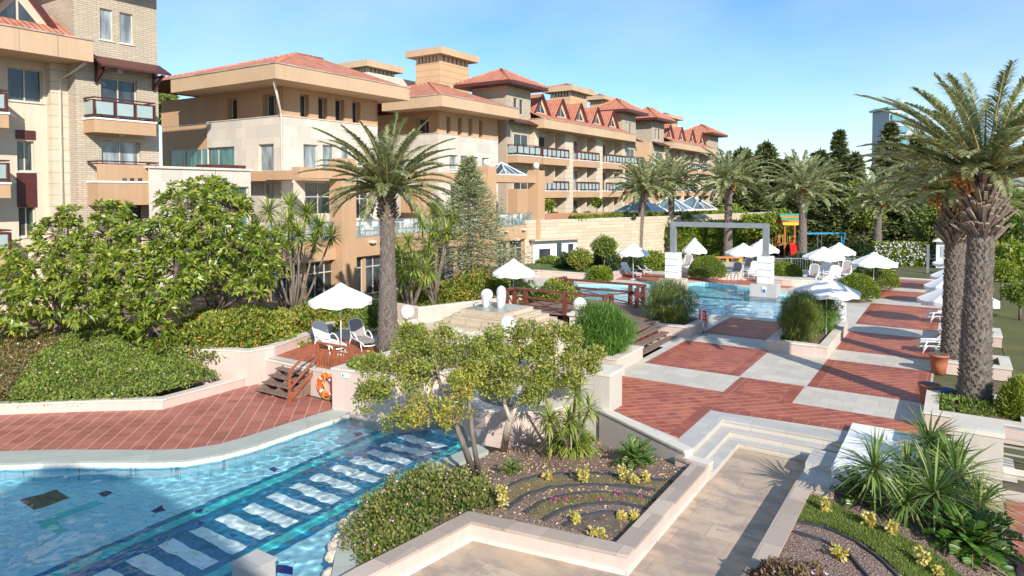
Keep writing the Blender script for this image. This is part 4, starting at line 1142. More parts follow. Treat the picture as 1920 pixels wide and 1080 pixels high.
# wing with stacked balconies
fW = Fac('X', -37.2)
yL = -14.0
def prow(px, py, X): return AX(px, py, X)
ops = []
rows = [AX(30, 212, -35.6)[1], AX(30, 342, -35.6)[1], AX(30, 457, -35.6)[1]]
dy = rows[0] - rows[1]
rows[2] = rows[1] - dy
for zf in rows:
    for c in (14.3, 7.7, 1.1, -5.5):
        ops.append((c - 3.9, c - 2.1, zf, zf + 2.25))
        ops.append((c - 0.30, c + 1.15, zf + .75, zf + 2.3) if zf == rows[0] else (c, c + .72, zf + .55, zf + 2.0))
wall(HB, fW, yL, ya, -.1, 12.6, ops, 'cream', .25)
windows(HB, fW, ops, n=2)
for c in (14.3, 7.7):
    for za_, zb_3 in ((rows[1] - 1.15, rows[1] + .45), (rows[1] + 2.08, rows[1] + 2.5)): MB().box(-37.2, -37.14, c - .05, c + .77, za_, zb_3).build('brown_panel', M['brown'], HB)
M['seam'] = slabs('cream_panel_cladding', (0.64, 0.53, 0.40), 30, 0.55, joint=0.02, var=0.04)
for c in (14.3, 7.7, 1.1, -5.5): MB().box(-37.19, -36.75, c + 1.3, c + 2.3, -.1, 12.59).build('pilaster', M['seam'], HB)
for zf in rows:
    for c in (14.3, 7.7, 1.1, -5.5):
        balcony(HB, fW, c - 4.3, c - .9, zf, 1.6, fh=.7, panels=3)
zE0, zE1 = AX(100, 105, -34.9)[1], AX(100, 64, -34.9)[1]
yE = AX(175, 100, -34.9)[0]
eaves(HB, -50, -34.9, yL, yE, zE0, zE1)
mb = MB()
for k in range(12):
    y = yE - 1.55 * (k + 1); mb.box(-34.895, -34.885, y - .015, y + .015, zE0, zE1)
mb.build('panel_joints', M['capbrown'], HB)
mb = MB(); mb.add([(-35.1, yL, zE1 + .07), (-35.1, yE - .6, zE1 + .07), (-41, yE - .6, zE1 + 3.2), (-41, yL, zE1 + 3.2)], [(0, 1, 2, 3)]); mb.build('roof', M['tile'], HB)
def dormer(par, x, y, z, w, h, depth, dark='brown'):
    """gabled dormer whose front looks to +x"""
    t = h / depth
    mb = MB()
    A_ = (x, y - w/2, z); B_ = (x, y + w/2, z); T_ = (x, y, z + h)
    mb.add([A_, B_, T_], [(0, 1, 2)])
    d = mb.build('dormer', M['cream'], par)
    rf = MB(); o = .18
    def lean(p, dx): return (p[0] + dx, p[1], p[2])
    ov = .25
    a = (x + ov, y - w/2 - o, z - o * h / (w/2)); b = (x + ov, y + w/2 + o, z - o * h / (w/2)); c = (x + ov, y, z + h)
    for p, q in ((a, c), (c, b)):
        rf.add([p, q, (q[0] - depth, q[1], q[2]), (p[0] - depth, p[1], p[2]), (p[0], p[1], p[2] + .12), (q[0], q[1], q[2] + .12), (q[0] - depth, q[1], q[2] + .12), (p[0] - depth, p[1], p[2] + .12)],
               [(3, 2, 1, 0), (4, 5, 6, 7), (0, 1, 5, 4), (1, 2, 6, 5), (2, 3, 7, 6), (3, 0, 4, 7)])
    rf.build('dormer_roof', M['tile'], d)
    bb = MB(); bb.bar((x + ov + .04, a[1], a[2] + .04), (x + ov + .04, c[1], c[2] + .04), .09, .24); bb.bar((x + ov + .06, b[1], b[2] + .04), (x + ov + .06, c[1], c[2] + .04), .09, .24)
    bb.build('barge_boards', M[dark], d)
    g = MB(); k = .62
    g.add([(x + .02, y - w/2*k, z + .12), (x + .02, y - .05, z + .12), (x + .02, y - .05, z + h*k*.97), (x + .02, y + .05, z + .12), (x + .02, y + w/2*k, z + .12), (x + .02, y + .05, z + h*k*.97)], [(0, 1, 2), (3, 4, 5)])
    g.build('glazing', M['glassdark'], d)
yd = AX(22, 40, -36.5)[0]
dormer(HB, -36.2, yd + .1, zE1 + .35, 3.0, 1.95, 5)
MB().tube([(-35.2, ya + .1, zE0 - .05), (-36.3, ya - .05, zE0 - .45), (-36.75, ya - .35, zE0 - .75), (-36.75, ya - .35, 0)], .075, 8).build('downpipe', M['ped'], HB)
# --- low link building between tower and block
LK = thing('link_building', (-35, 24, 0), 'low pale stone link building with teal glazing beside the nearest tower', 'building')
fL = Fac('X', -34.6)
z_l = fL.uv(380, 318)[1]
y0_, y1_ = fL.uv(300, 330)[0], fL.uv(470, 330)[0]
ow = [fL.rect(436, 467, 350, 440)]
wall(LK, fL, y0_ - .6, y1_, -.1, z_l, ow + [(y0_ + .6, y0_ + 2.6, 0, 2.6)], 'trav')
window(LK, fL, ow[0], 1, 'glassteal', transom=.4); window(LK, fL, (y0_ + .6, y0_ + 2.6, 0, 2.6), 2, 'glassdark', door=True)
MB().box(-44, -34.5, y0_ - .6, y1_ + .1, z_l + .001, z_l + .12).build('roof', M['cap'], LK)
MB().box(-36.2, -34.9, y0_ + 3.0, y1_ - .1, z_l + .121, z_l + .32).build('roof_edge', M['brown'], LK)
# --- the two stucco blocks
def block(label, Xc, Yc, x_back, y_end, upX, upY, midX, midY, lowX, z_st=11.04, z_so=12.93, z_ea=13.83, ov=2.07, x_st=None, rin=9.0, rh=3.0, eave_y1=None, eave_x0=None, band=None):
    B = thing('stucco_block', (Xc, Yc, 0), label, 'building')
    fx_, fy_ = Fac('X', Xc), Fac('Y', Yc)
    rec = .45
    # stone storey
    wall(B, fx_, Yc, y_end, -.1, z_st, midX + lowX, 'trav', .3)
    x_s = x_st if x_st is not None else x_back
    wall(B, fy_, x_s, Xc, -.1, z_st, [o for o in midY if o[0] > x_s or o[1] > x_s + .3], 'trav', .3)
    if x_st is not None: wall(B, fy_, x_back, x_s, -.1, z_st, [o for o in midY if o[0] < x_s], 'ochre', .3, d=-.15)
    windows(B, fx_, midX, n=1, gl='glasscurt', rec=.18)
    for o in lowX: window(B, fx_, o, 2, 'glassdark', .2, transom=.55, fm='frame')
    for o in midY:
        if o[1] - o[0] > 3: window(B, fy_, (o[0], min(o[1], 1e9), o[2], o[3]), 4, 'glassteal', .2)
        else: window(B, fy_, o, 1, 'glasscurt', .2)
    # upper storey in ochre render, piers between recessed windows
    wall(B, fx_, Yc, y_end, z_st + .001, z_so, upX, 'ochre', .5, d=-.12); wall(B, fy_, x_back, Xc, z_st + .001, z_so, upY, 'ochre', .5, d=-.12)
    for o in upX: window(B, fx_, o, 1, 'glassdark', .45, d=-.12)
    for o in upY: window(B, fy_, o, 2, 'glassdark', .45, d=-.12)
    mb = MB(); mb.box(x_s, Xc + .05, Yc - .05, Yc + .3, z_st, z_st + .06) if False else None
    mb = MB(); mb.box(Xc - .12, Xc + .05, Yc - .05, y_end, z_st + .0015, z_st + .05); mb.box(x_s, Xc - .121, Yc - .05, Yc + .12, z_st + .0015, z_st + .05); mb.build('string_course', M['cap'], B)
    mb = MB(); mb.quad((Xc, y_end, -.1), (x_back, y_end, -.1), (x_back, y_end, z_so), (Xc, y_end, z_so)); mb.build('side_wall', M['ochre'], B)
    e1 = eave_y1 if eave_y1 is not None else y_end + ov; e0 = eave_x0 if eave_x0 is not None else x_back - ov
    eaves(B, e0, Xc + ov, Yc - ov, e1, z_so, z_ea)
    xa, xb, y0, y1, zr = Xc + ov - .15 - 2*rin, Xc + ov - .15, Yc - ov + .15, e1 - .15, z_ea + .07
    f_ = min(1, (y1 - y0) / rin)
    rf = MB().add([(xa, y0, zr), (xb, y0, zr), (xb, y1, zr), (xa, y1, zr), ((xa+xb)/2, y0 + rin, zr + rh), ((xa+xb)/2, max(y1, y0 + rin + .1), zr + rh)], [(0, 1, 4), (1, 2, 5, 4), (2, 3, 5), (3, 0, 4, 5)]).build('roof', M['tile'], B)
    MB().tube([(xb, y0, zr), ((xa+xb)/2, y0 + rin, zr + rh), ((xa+xb)/2, max(y1, y0+rin+.1), zr + rh)], .13, 6).tube([(xa, y0, zr), ((xa+xb)/2, y0 + rin, zr + rh)], .13, 6).build('ridge_tiles', M['tile'], rf)
    return B
fA, fAy = Fac('X', -36.0), Fac('Y', 28.4)
YA = fA.uv(528.7, 250)[0]; fAy = Fac('Y', YA)
BA = block('large ochre and travertine block with broad eaves behind the feathery palm', -36.0, YA, fAy.uv(300, 250)[0], fA.uv(708, 250)[0],
    [fA.rect(565, 582, 177, 219), fA.rect(599, 616, 182, 223), fA.rect(631, 648, 186, 226), fA.rect(663, 678, 190, 230)],
    [fAy.rect(422, 442, 184, 226), fAy.rect(489, 514, 176, 218)],
    [fA.rect(569, 596, 271, 318), fA.rect(605, 627, 272, 316), fA.rect(640, 656, 275, 313)],
    [fAy.rect(314, 439, 278, 316), fAy.rect(484, 513, 270, 321), fAy.rect(495, 513, 342, 372)],
    [fA.rect(572, 624, 342, 402), fA.rect(662, 692, 342, 410)],
    x_st=fAy.uv(388, 250)[0], eave_y1=AX(768, 165, -33.93)[0], eave_x0=AY(320, 152, YA - 2.07)[0])
# ochre ledges and downpipe on the corner
f_ = fAy.rect(469, 528.7, 322, 340); MB().box(f_[0], -34.95, YA - 1.05, YA - .001, f_[2], f_[3]).build('ledge', M['ochre'], BA)
f_ = fA.rect(552, 625, 320, 339); MB().box(-35.999, -34.9, f_[0], f_[1], f_[2], f_[3]).build('ledge', M['ochre'], BA)
MB().tube([(-34.3, YA - 1.9, 12.9), (-35.8, YA - .25, 11.3), (-35.9, YA - .12, 10.9), (-35.9, YA - .12, .2)], .07, 8).build('downpipe', M['ped'], BA)
YB = fA.uv(821.5, 250)[0]; fBy = Fac('Y', YB)
BB = block('second ochre and travertine block with tiled hip roof, right of the palm crown', -36.0, YB, -52, fA.uv(934, 250)[0],
    [fA.rect(839, 847, 218, 252), fA.rect(860, 868, 220, 254), fA.rect(880, 888, 222, 256), fA.rect(900, 907, 226, 258)],
    [fBy.rect(778, 802, 222, 250)],
    [fA.rect(843, 858, 291, 318), fA.rect(864, 877, 292, 318), fA.rect(884, 897, 294, 318), fA.rect(904, 917, 296, 318)], [],
    [fA.rect(845, 880, 345, 392)], rin=8.0, rh=2.6, eave_y1=AX(974, 205, -33.93)[0], eave_x0=AY(716, 193, YB - 2.07)[0])
# pier between the blocks, ochre on the terrace
MB().box(-36.6, -35.0, px2y(793, -35.0) - .8, px2y(793, -35.0) + 1.0, 0, AX(790, 347, -35)[1]).build('pier', M['ochre'], BB)
# --- restaurant terrace
TR = thing('restaurant_terrace', (-31, 36, 0), 'ochre restaurant terrace on tall piers with glass balustrade and pergola beams', 'terrace')
fT = Fac('X', -29.5)
YT0, YT1 = fT.uv(505, 440)[0], fT.uv(1001, 423)[0]
zf_ = 3.5; zb_ = fT.uv(660, 483)[1]
mb = MB(); mb.box(-29.9, -29.5, YT0, YT1, zb_, zf_); mb.build('fascia', M['ochre'], TR)
MB().box(-36, -29.901, YT0, YT1, zf_ - .3, zf_ - .02).build('floor_slab', M['cap'], TR)
MB().box(-36, -29.901, YT1 - .4, YT1, zb_, zf_ - .301).build('end_wall', M['ochre'], TR)
piers = [(625, 659), (900, 923), (993, 1016)]
zP = 8.1
for i, (a, b) in enumerate(piers):
    yc = fT.uv((a+b)/2, 400)[0]
    MB().box(-29.95, -28.95, yc - .55, yc + .55, 0, zP if i != 2 else 8.0).build('pier', M['ochre'], TR)
    if i:
        s = MB().sphere((-29.45, yc, zP + .3), .26, 18, 12).build('globe', M['globe'], TR)
yp = [fT.uv((a+b)/2, 400)[0] for a, b in piers]
zb0, zb1 = fT.uv(1000, 343)[1], fT.uv(1000, 330)[1]
MB().box(-29.75, -29.15, yp[0] + .551, yp[1] - .551, zb0, zb1).build('pergola_beam', M['ochre'], TR)
MB().box(-29.75, -29.15, yp[1] + .551, yp[2] - .551, zb0, zb1).build('pergola_beam', M['ochre'], TR)
MB().box(-29.75, -29.15, yp[2] + .551, yp[2] + 2.3, zb0, zb1).build('pergola_beam', M['ochre'], TR)
MB().box(-29.75, -29.15, fT.uv(553, 330)[0], yp[0] - .551, zb0, zb1).build('pergola_beam', M['ochre'], TR)
for y in yp: MB().box(-35.9, -29.951, y - .3, y + .3, zb0, zb1 - .02).build('pergola_beam', M['ochre'], TR)
for y in (yp[0] + 5.2, yp[0] + 9.2):
    MB().box(-35.9, -29.76, y - .22, y + .22, zb0 + .1, zb1 - .02).build('pergola_beam', M['ochre'], TR)
mb = MB(); mb.box(-29.58, -29.55, YT0, YT1 - .1, zf_ + .06, zf_ + .95); tg = NT('clear_balustrade_glass'); tg.rough(0.05); tg.color((0.35, 0.5, 0.48)); tg.p.inputs['Alpha'].default_value = 0.22; M['clear'] = tg.m
bal = mb.build('glass_balustrade', M['clear'], TR)
mb = MB(); mb.box(-29.62, -29.52, YT0, YT1 - .05, zf_ + .95, zf_ + 1.02); mb.box(-29.62, -29.52, YT0, YT1 - .05, zf_, zf_ + .06)
y = YT0
while y < YT1: mb.box(-29.6, -29.53, y - .025, y + .025, zf_ + .06, zf_ + .95); y += 1.6
mb.build('rail', M['metal'], bal)
# ground floor glazing
fG = Fac('X', -29.75)
gops = []; y = YT0 + .3
while y < YT1 - 2.2: gops.append((y, y + 2.0, 0.02, zb_ - .05)); y += 2.25
wall(TR, fG, YT0, YT1 - .4, -.02, zb_ - .001, gops, 'ochre', .2, 'ground_floor_wall')
for i, o in enumerate(gops): window(TR, fG, o, 3 if i % 2 else 2, 'glassdark', .12, transom=.72, fm='frame')
# skylight pyramid on the terrace roof
def pyramid(label, x, y, z, r, h, grp=None, n=4):
    t = thing('glass_pyramid', (x, y, z), label, 'skylight', grp)
    v = [(x - r, y - r, z), (x + r, y - r, z), (x + r, y + r, z), (x - r, y + r, z), (x, y, z + h)]
    MB().add(v, [(0, 1, 4), (1, 2, 4), (2, 3, 4), (3, 0, 4)]).build('glazing', M['glassblue'], t)
    mb = MB()
    for i in range(4):
        mb.bar(v[i], v[4], .08, .06); a, b = Vector(v[i]), Vector(v[(i+1) % 4])
        for k in range(1, n):
            p = a.lerp(b, k / n)
            # bars run up to the hips
            q = Vector(v[4]); f = 1 - abs(2 * k / n - 1); m = a.lerp(b, .5)
            e = p + (Vector(v[4]) - m) * f
            mb.bar(p, e, .045, .045)
        mb.bar(a, b, .15, .15)
    mb.build('glazing_bars', M['white'], t)
    MB().box(x - r - .25, x + r + .25, y - r - .25, y + r + .25, z - .6, z - .08).build('kerb', M['cream'], t)
M['glassblue'] = glass('blue_grey_skylight_glass', (0.10, 0.15, 0.165))
px_, pz_ = fT.uv(955, 328)
pyramid('glass pyramid skylight behind the pergola beams', -32.6, px_ + 3.5, zb1 + .1, 1.6, 1.1)
# --- towers and the long balcony wing
def roof_tower(label, X, pl, pc, pr, y_top, z0=0, mat='split', eave=1.3, hroof=1.7, wins=None, par=None, eh=.32):
    f = Fac('X', X); Y0, zt_ = f.uv(pc, y_top); Y1 = f.uv(pr, y_top)[0]; X1 = AY(pl, y_top, Y0)[0]
    X1 = max(X1, X - 12)
    t = par or thing('stone_tower', (X, Y0, z0), label, 'building')
    f2 = Fac('Y', Y0)
    ops = [f.rect(*w) for w in (wins or [])]
    wall(t, f, Y0, Y1, z0, zt_, ops, mat, .25, 'tower_wall'); wall(t, f2, X1, X, z0, zt_, [], mat, name='tower_wall')
    mb = MB(); mb.quad((X, Y1, z0), (X1, Y1, z0), (X1, Y1, zt_), (X, Y1, zt_)); mb.quad((X1, Y1, z0), (X1, Y0, z0), (X1, Y0, zt_), (X1, Y1, zt_)); mb.build('tower_wall', M[mat], t)
    for o in ops: window(t, f, o, 1, None, .12)
    eaves(t, X1 - eave, X + eave, Y0 - eave, Y1 + eave, zt_, zt_ + eh, 'brown', 'tower_eaves', False)
    hip(t, X1 - eave, X + eave, Y0 - eave, Y1 + eave, zt_ + eh, hroof, name='tower_roof')
    return t, Y0, Y1, zt_
def vent_tower(label, X, pl, pc, pr, y_top, y_bot, depthpx=None, tile=False):
    """plain seamed tower with louvred top under a flat slab roof"""
    f = Fac('X', X); Y0, zt_ = f.uv(pc, y_top); Y1 = f.uv(pr, y_top)[0]; X1 = AY(pl, y_top, Y0)[0]
    t = thing('roof_vent_tower', (X, Y0, 12), label, 'tower')
    h = zt_ - AX(pc, y_bot, X)[1]
    o = (Y1 - Y0) * .13
    MB().box(X1, X, Y0, Y1, 8, zt_ - h*.42).build('body', M['seam_o'], t)
    n = 7
    for k in range(n):
        u = Y0 + (Y1 - Y0) * (k + .5) / n; w = (Y1 - Y0) / n * .3
        MB().box(X - .25, X - .02, u - w, u + w, zt_ - h*.42 + .001, zt_).build('louvre_post', M['cream'], t)
        u = X1 + (X - X1) * (k + .5) / n; w = (X - X1) / n * .3
        MB().box(u - w, u + w, Y0 + .02, Y0 + .25, zt_ - h*.42 + .001, zt_).build('louvre_post', M['cream'], t)
    MB().box(X1 + .5, X - .5, Y0 + .5, Y1 - .5, zt_ - h*.42 + .002, zt_ - .002).build('louvre_core', M['brown'], t)
    MB().box(X1 - o*1.2, X + o*1.2, Y0 - o*1.2, Y1 + o*1.2, zt_ + .001, zt_ + h*.5).build('roof_slab', M['ochre_pale'], t)
    if tile: hip(t, X1 - o, X + o, Y0 - o, Y1 + o, zt_ + h*.5 + .001, h*.45, name='roof')
M['seam_o'] = slabs('seamed_ochre_panels', (0.62, 0.40, 0.22), 60, 0.62, joint=0.03, var=0.03)
vent_tower('tall seamed vent tower behind the second block roof', -44, 779, 824.5, 879.5, 103, 128)
vent_tower('low vent tower far behind the first block roof', -58, 652, 688, 741, 126, 150)
vent_tower('vent tower above the first row of dormers', -46, 1031, 1069, 1101, 171, 190, tile=True)
vent_tower('smaller vent tower just right of the one above the dormers', -47, 1106, 1129, 1154, 187, 200, tile=True)
vent_tower('distant vent tower behind the second row of dormers', -46, 1232, 1251, 1271, 221, 232, tile=True)
MB_w = thing('rear_building', (-56, 50, 0), 'plain white rear wall glimpsed between the block roof and tall vent tower', 'building')
q0 = AX(690, 160, -50); q1 = AX(779, 139, -50)
MB().box(-54, -50, q0[0], q1[0], 10, AX(735, 144, -50)[1]).build('wall', M['ped'], MB_w)
LW = thing('balcony_wing', (-36, 70, 0), 'long balcony wing with tiled dormers running away behind the pools', 'building')
_, ya1, yb1, zt1 = roof_tower('', -36, 885, 950, 995, 160, mat='split', wins=[(963, 970, 184, 213), (974, 981, 187, 215)], par=LW)
_, ya2, yb2, zt2 = roof_tower('', -36, 1126, 1167, 1192, 211, mat='split', wins=[(1173, 1177, 229, 252), (1180, 1184, 230, 253)], par=LW)
_, ya3, yb3, zt3 = roof_tower('', -36, 1192, 1223, 1245, 226, mat='split', wins=[(1228, 1232, 242, 262), (1234, 1238, 242, 262)], par=LW)
_, ya4, yb4, zt4 = roof_tower('', -36, 1288, 1328, 1347, 253, mat='split', wins=[], par=LW)
zrow = [9.75, 6.35, 2.95]
fw = Fac('X', -36.8)
def bays(par, y0, y1, n, pil=True, zE=(12.55, 13.45), nd=5, zlow=3.0):
    w = (y1 - y0) / n
    ops = []
    for k in range(n):
        a = y0 + w * k + w * .12; b = y0 + w * (k+1) - w * .12
        for z in zrow: ops.append((a + .1, a + (b-a)*.62, z, z + 2.3)); ops.append((a + (b-a)*.72, b - .1, z + .6, z + 2.2))
    wall(par, fw, y0, y1, zlow, zE[0], ops, 'cream', .25)
    windows(par, fw, ops, n=2)
    for k in range(n + 1):
        y = y0 + w * k; MB().box(-36.79, -35.6, max(y0, y - w*.12), min(y1, y + w*.12), zlow, zE[0] - .001).build('pilaster', M['seam'], par)
    for k in range(n):
        a = y0 + w * k + w * .125; b = y0 + w * (k+1) - w * .125
        for z in zrow[:2]: balcony(par, fw, a, b, z, 1.7, fh=.75, panels=6, side=False)
        mb = MB(); mb.box(-36.8, -35.9, a + (b-a)*.66, a + (b-a)*.69, zrow[2], zE[0]-.01); mb.build('balcony_divider', M['cream'], par)
    eaves(par, -46, -34.3, y0 - .3, y1 + .4, *zE)
    mb = MB().add([(-34.5, y0 - .2, zE[1] + .07), (-34.5, y1 + .3, zE[1] + .07), (-41, y1 + .3, zE[1] + 3.0), (-41, y0 - .2, zE[1] + 3.0)], [(0, 1, 2, 3)]); mb.build('roof', M['tile'], par)
    for k in range(nd):
        y = y0 + (y1 - y0) * (k + .55) / nd * .97
        dormer(par, -36.3, y, zE[1] + .85, 2.9, 1.9, 4)
bays(LW, yb1, ya2, 3)
bays(LW, yb3, ya4, 3, nd=4, zE=(12.55, 13.45))
for (y0, y1) in ((ya1, yb1), (ya2, yb2), (ya3, yb3)):
    for i, z in enumerate(zrow[:2]):
        f = Fac('X', -36.0)
        o = (y0 + .25*(y1-y0), y0 + .85*(y1-y0), z, z + 2.1)
        if i == 0: balcony(LW, f, y0 + .1, y1 + .1, z, 1.2, fh=.75, panels=4)
        g = window(LW, f, o, 2, 'glassdark', rec=-.03)
    MB().box(-35.99, -34.9, y0 + .2, y1 - .2, zrow[2], 6.5).build('bay_projection', M['ochre'], LW)
    zc = zrow[0] + 3.1
    MB().add([(-36, y0, zc + .5), (-36, y1, zc + .5), (-34.9, y1, zc), (-34.9, y0, zc), (-36, y0, zc + .35), (-36, y1, zc + .35), (-34.9, y1, zc - .1), (-34.9, y0, zc - .1)], [(0, 3, 2, 1), (4, 5, 6, 7), (0, 4, 7, 3), (1, 2, 6, 5), (3, 7, 6, 2)]).build('canopy', M['brown'], LW)
wall(LW, Fac('X', -36.3), yb2, ya3, 3, 13.2, [], 'ochre')
# garden beds and pyramids in front of the long wing
t = thing('brick_planter', (-30, 60, 3.7), 'low orange planter wall along the hotel garden above the retaining wall', 'planter')
M['obrick'] = splitstone('orange_brick', (0.55, 0.27, 0.15), (0.45, 0.22, 0.13), .3, .1)
MB().prism([(-30.6, 48.4), (-30.2, 48.2), (-26.5, 57.2), (-26.9, 57.4)], 3.72, 4.35).build('wall', M['obrick'], t)
for i, (px, py, r) in enumerate(((1220, 402, 2.1), (1272, 398, 2.1), (1315, 396, 2.2))):
    x, y = G(px, py + 4, 3.9) if False else (0, 0)
    X = -27.0 + i * 1.0; yy = AX(px, py, X)[0]
    pyramid(['nearest glass pyramid rooflight behind the pair of palms', 'middle glass pyramid rooflight in the hotel garden', 'farthest glass pyramid rooflight in the hotel garden'][i], X - 1, yy, 4.2, r, 1.5, 'glass pyramids in the hotel garden', 3)
# --- pale hotel far right, seen through the palms
FH = thing('distant_hotel', (-5, 190, 0), 'distant white hotel with turquoise bands and a domed tower behind the right hand palms', 'building')
def fp(px, py, d):                      # world point at depth d
    r = ray(px, py); k = d / (F / F); c = math.cos(PITCH)
    return tuple(v * d for v in (r[0], r[1])) + (H + r[2] * d,)
D_ = 190
a = fp(1655, 350, D_); b = fp(1708, 350, D_)
def colbox(mb, pxa, pxb, pyt, pyb, d, dep):
    A1, B1 = Vector(fp(pxa, pyt, d)), Vector(fp(pxb, pyt, d)); zb = fp(pxa, pyb, d)[2]; zt = A1.z
    dirv = Vector((-math.sin(YAW), math.cos(YAW), 0)) * dep
    A2, B2 = A1 + dirv, B1 + dirv
    mb.add([(A1.x, A1.y, zb), (B1.x, B1.y, zb), (B2.x, B2.y, zb), (A2.x, A2.y, zb), (A1.x, A1.y, zt), (B1.x, B1.y, zt), (B2.x, B2.y, zt), (A2.x, A2.y, zt)],
           [(0,3,2,1), (4,5,6,7), (0,1,5,4), (1,2,6,5), (2,3,7,6), (3,0,4,7)])
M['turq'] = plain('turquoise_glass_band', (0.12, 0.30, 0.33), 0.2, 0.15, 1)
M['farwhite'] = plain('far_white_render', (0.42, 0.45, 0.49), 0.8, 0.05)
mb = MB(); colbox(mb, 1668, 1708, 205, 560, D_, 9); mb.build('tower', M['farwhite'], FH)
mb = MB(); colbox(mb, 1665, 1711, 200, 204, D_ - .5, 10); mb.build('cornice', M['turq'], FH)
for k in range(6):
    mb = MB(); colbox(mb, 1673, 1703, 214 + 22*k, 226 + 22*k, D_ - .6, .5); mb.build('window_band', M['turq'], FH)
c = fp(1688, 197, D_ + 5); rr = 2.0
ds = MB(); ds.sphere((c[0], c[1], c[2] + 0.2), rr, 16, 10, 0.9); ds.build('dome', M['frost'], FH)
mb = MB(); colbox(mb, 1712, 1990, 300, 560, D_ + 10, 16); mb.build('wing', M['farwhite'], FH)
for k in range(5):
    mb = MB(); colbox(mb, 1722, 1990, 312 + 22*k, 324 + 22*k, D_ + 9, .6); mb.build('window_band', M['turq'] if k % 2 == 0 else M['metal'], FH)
# ------------------------------------------------------------------ vegetation
def nrm(a): return a / np.maximum(1e-6, np.linalg.norm(a, axis=1, keepdims=True))
def rdir(n): return nrm(rng.normal(size=(n, 3)))
def pz3(px, py, f=soilz): q = pz(px, py, f); return (q[0], q[1], f(*q))
def pr3(px, py): return pz3(px, py, rz_)
class LV:
    def __init__(s): s.V = []; s.F = []; s.n = 0
    def push(s, V, Fc):
        s.V.append(V.reshape(-1, 3)); s.F.append(Fc.reshape(-1, 4) + s.n); s.n += V.reshape(-1, 3).shape[0]
    def leaf(s, P, D, L, W, droop=0.0):
        """diamond leaves"""
        n = len(P); D = nrm(D); L = np.broadcast_to(np.asarray(L, float), (n,))[:, None]; W = np.broadcast_to(np.asarray(W, float), (n,))[:, None]
        S_ = nrm(np.cross(D, rdir(n) + np.array([0, 0, .6])))
        T_ = P + D * L + np.array([0, 0, -1.0]) * L * droop
        Mi = P + D * L * .48
        V = np.stack([P, Mi + S_ * W / 2, T_, Mi - S_ * W / 2], 1)
        s.push(V, np.arange(n * 4).reshape(n, 4)); return s
    def sword(s, P, D, L, W, bend=0.25):
        """long blades in two segments"""
        n = len(P); D = nrm(D); L = np.broadcast_to(np.asarray(L, float), (n,))[:, None]; W = np.broadcast_to(np.asarray(W, float), (n,))[:, None]
        bend = np.broadcast_to(np.asarray(bend, float), (n,))[:, None]
        S_ = nrm(np.cross(D, np.array([0, 0, 1.0]) + .15 * rng.normal(size=(n, 3))))
        D2 = nrm(D + np.array([0, 0, -1.0]) * bend * 2.0)
        A = P; B = P + D * L * .5; C = B + D2 * L * .5
        V = np.stack([A - S_*W*.3, A + S_*W*.3, B + S_*W*.5, B - S_*W*.5, C + S_*W*.06, C - S_*W*.06], 1)
        b = np.arange(n)[:, None] * 6
        Fc = np.concatenate([b + np.array([[0, 1, 2, 3]]), b + np.array([[3, 2, 4, 5]])], 1)
        s.push(V, Fc); return s
    def build(s, name, mat, parent=None):
        return npmesh(name, np.concatenate(s.V), np.concatenate(s.F), mat, parent)
LM = {}
LM['palm'] = leafmat('palm_leaflets', [(0.10, 0.14, 0.05), (0.18, 0.22, 0.09), (0.27, 0.29, 0.15), (0.35, 0.36, 0.21), (0.41, 0.38, 0.21)], 0.33, 0.5)
LM['palmfar'] = LM['palm']
LM['big'] = leafmat('broad_glossy_leaves', [(0.05, 0.09, 0.012), (0.11, 0.17, 0.02), (0.19, 0.25, 0.03), (0.28, 0.33, 0.045), (0.42, 0.38, 0.08)], 0.35, 0.35, 0.6)
LM['cover'] = leafmat('ground_cover_leaves', [(0.06, 0.10, 0.02), (0.13, 0.19, 0.03), (0.21, 0.27, 0.05), (0.28, 0.29, 0.08)], 0.3)
LM['coverred'] = leafmat('rusty_ground_cover_leaves', [(0.09, 0.11, 0.03), (0.15, 0.17, 0.05), (0.28, 0.15, 0.07), (0.20, 0.20, 0.06)], 0.3)
LM['lantana'] = leafmat('flowering_hedge_leaves', [(0.05, 0.10, 0.018), (0.12, 0.18, 0.025), (0.20, 0.25, 0.04), (0.27, 0.29, 0.05), (0.36, 0.31, 0.07)], 0.3)
LM['mixed'] = leafmat('mixed_shrub_leaves', [(0.05, 0.08, 0.02), (0.10, 0.15, 0.03), (0.17, 0.22, 0.045), (0.24, 0.17, 0.08), (0.27, 0.29, 0.07)], 0.3)
LM['drygrass'] = leafmat('dry_grass_blades', [(0.17, 0.15, 0.06), (0.24, 0.20, 0.09), (0.17, 0.19, 0.05)], 0.3)
LM['flowOr'] = leafmat('orange_blossom', [(0.60, 0.24, 0.05), (0.70, 0.33, 0.08)], 0.2)
LM['flowPk'] = leafmat('pink_blossom', [(0.75, 0.35, 0.50), (0.80, 0.55, 0.62)], 0.2)
LM['flowMg'] = leafmat('magenta_blossom', [(0.55, 0.02, 0.25), (0.65, 0.05, 0.32)], 0.2)
LM['flowLi'] = leafmat('lilac_blossom', [(0.55, 0.42, 0.70), (0.70, 0.60, 0.80)], 0.2)
LM['flowWh'] = leafmat('white_blossom', [(0.78, 0.76, 0.82), (0.68, 0.68, 0.80)], 0.2)
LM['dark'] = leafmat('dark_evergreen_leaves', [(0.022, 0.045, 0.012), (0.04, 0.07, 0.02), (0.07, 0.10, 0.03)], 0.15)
LM['reed'] = leafmat('fine_reed_leaves', [(0.07, 0.15, 0.025), (0.12, 0.22, 0.04), (0.19, 0.30, 0.06)], 0.35)
LM['reed2'] = leafmat('yellowing_reed_leaves', [(0.09, 0.14, 0.03), (0.17, 0.22, 0.05), (0.28, 0.27, 0.09)], 0.35)
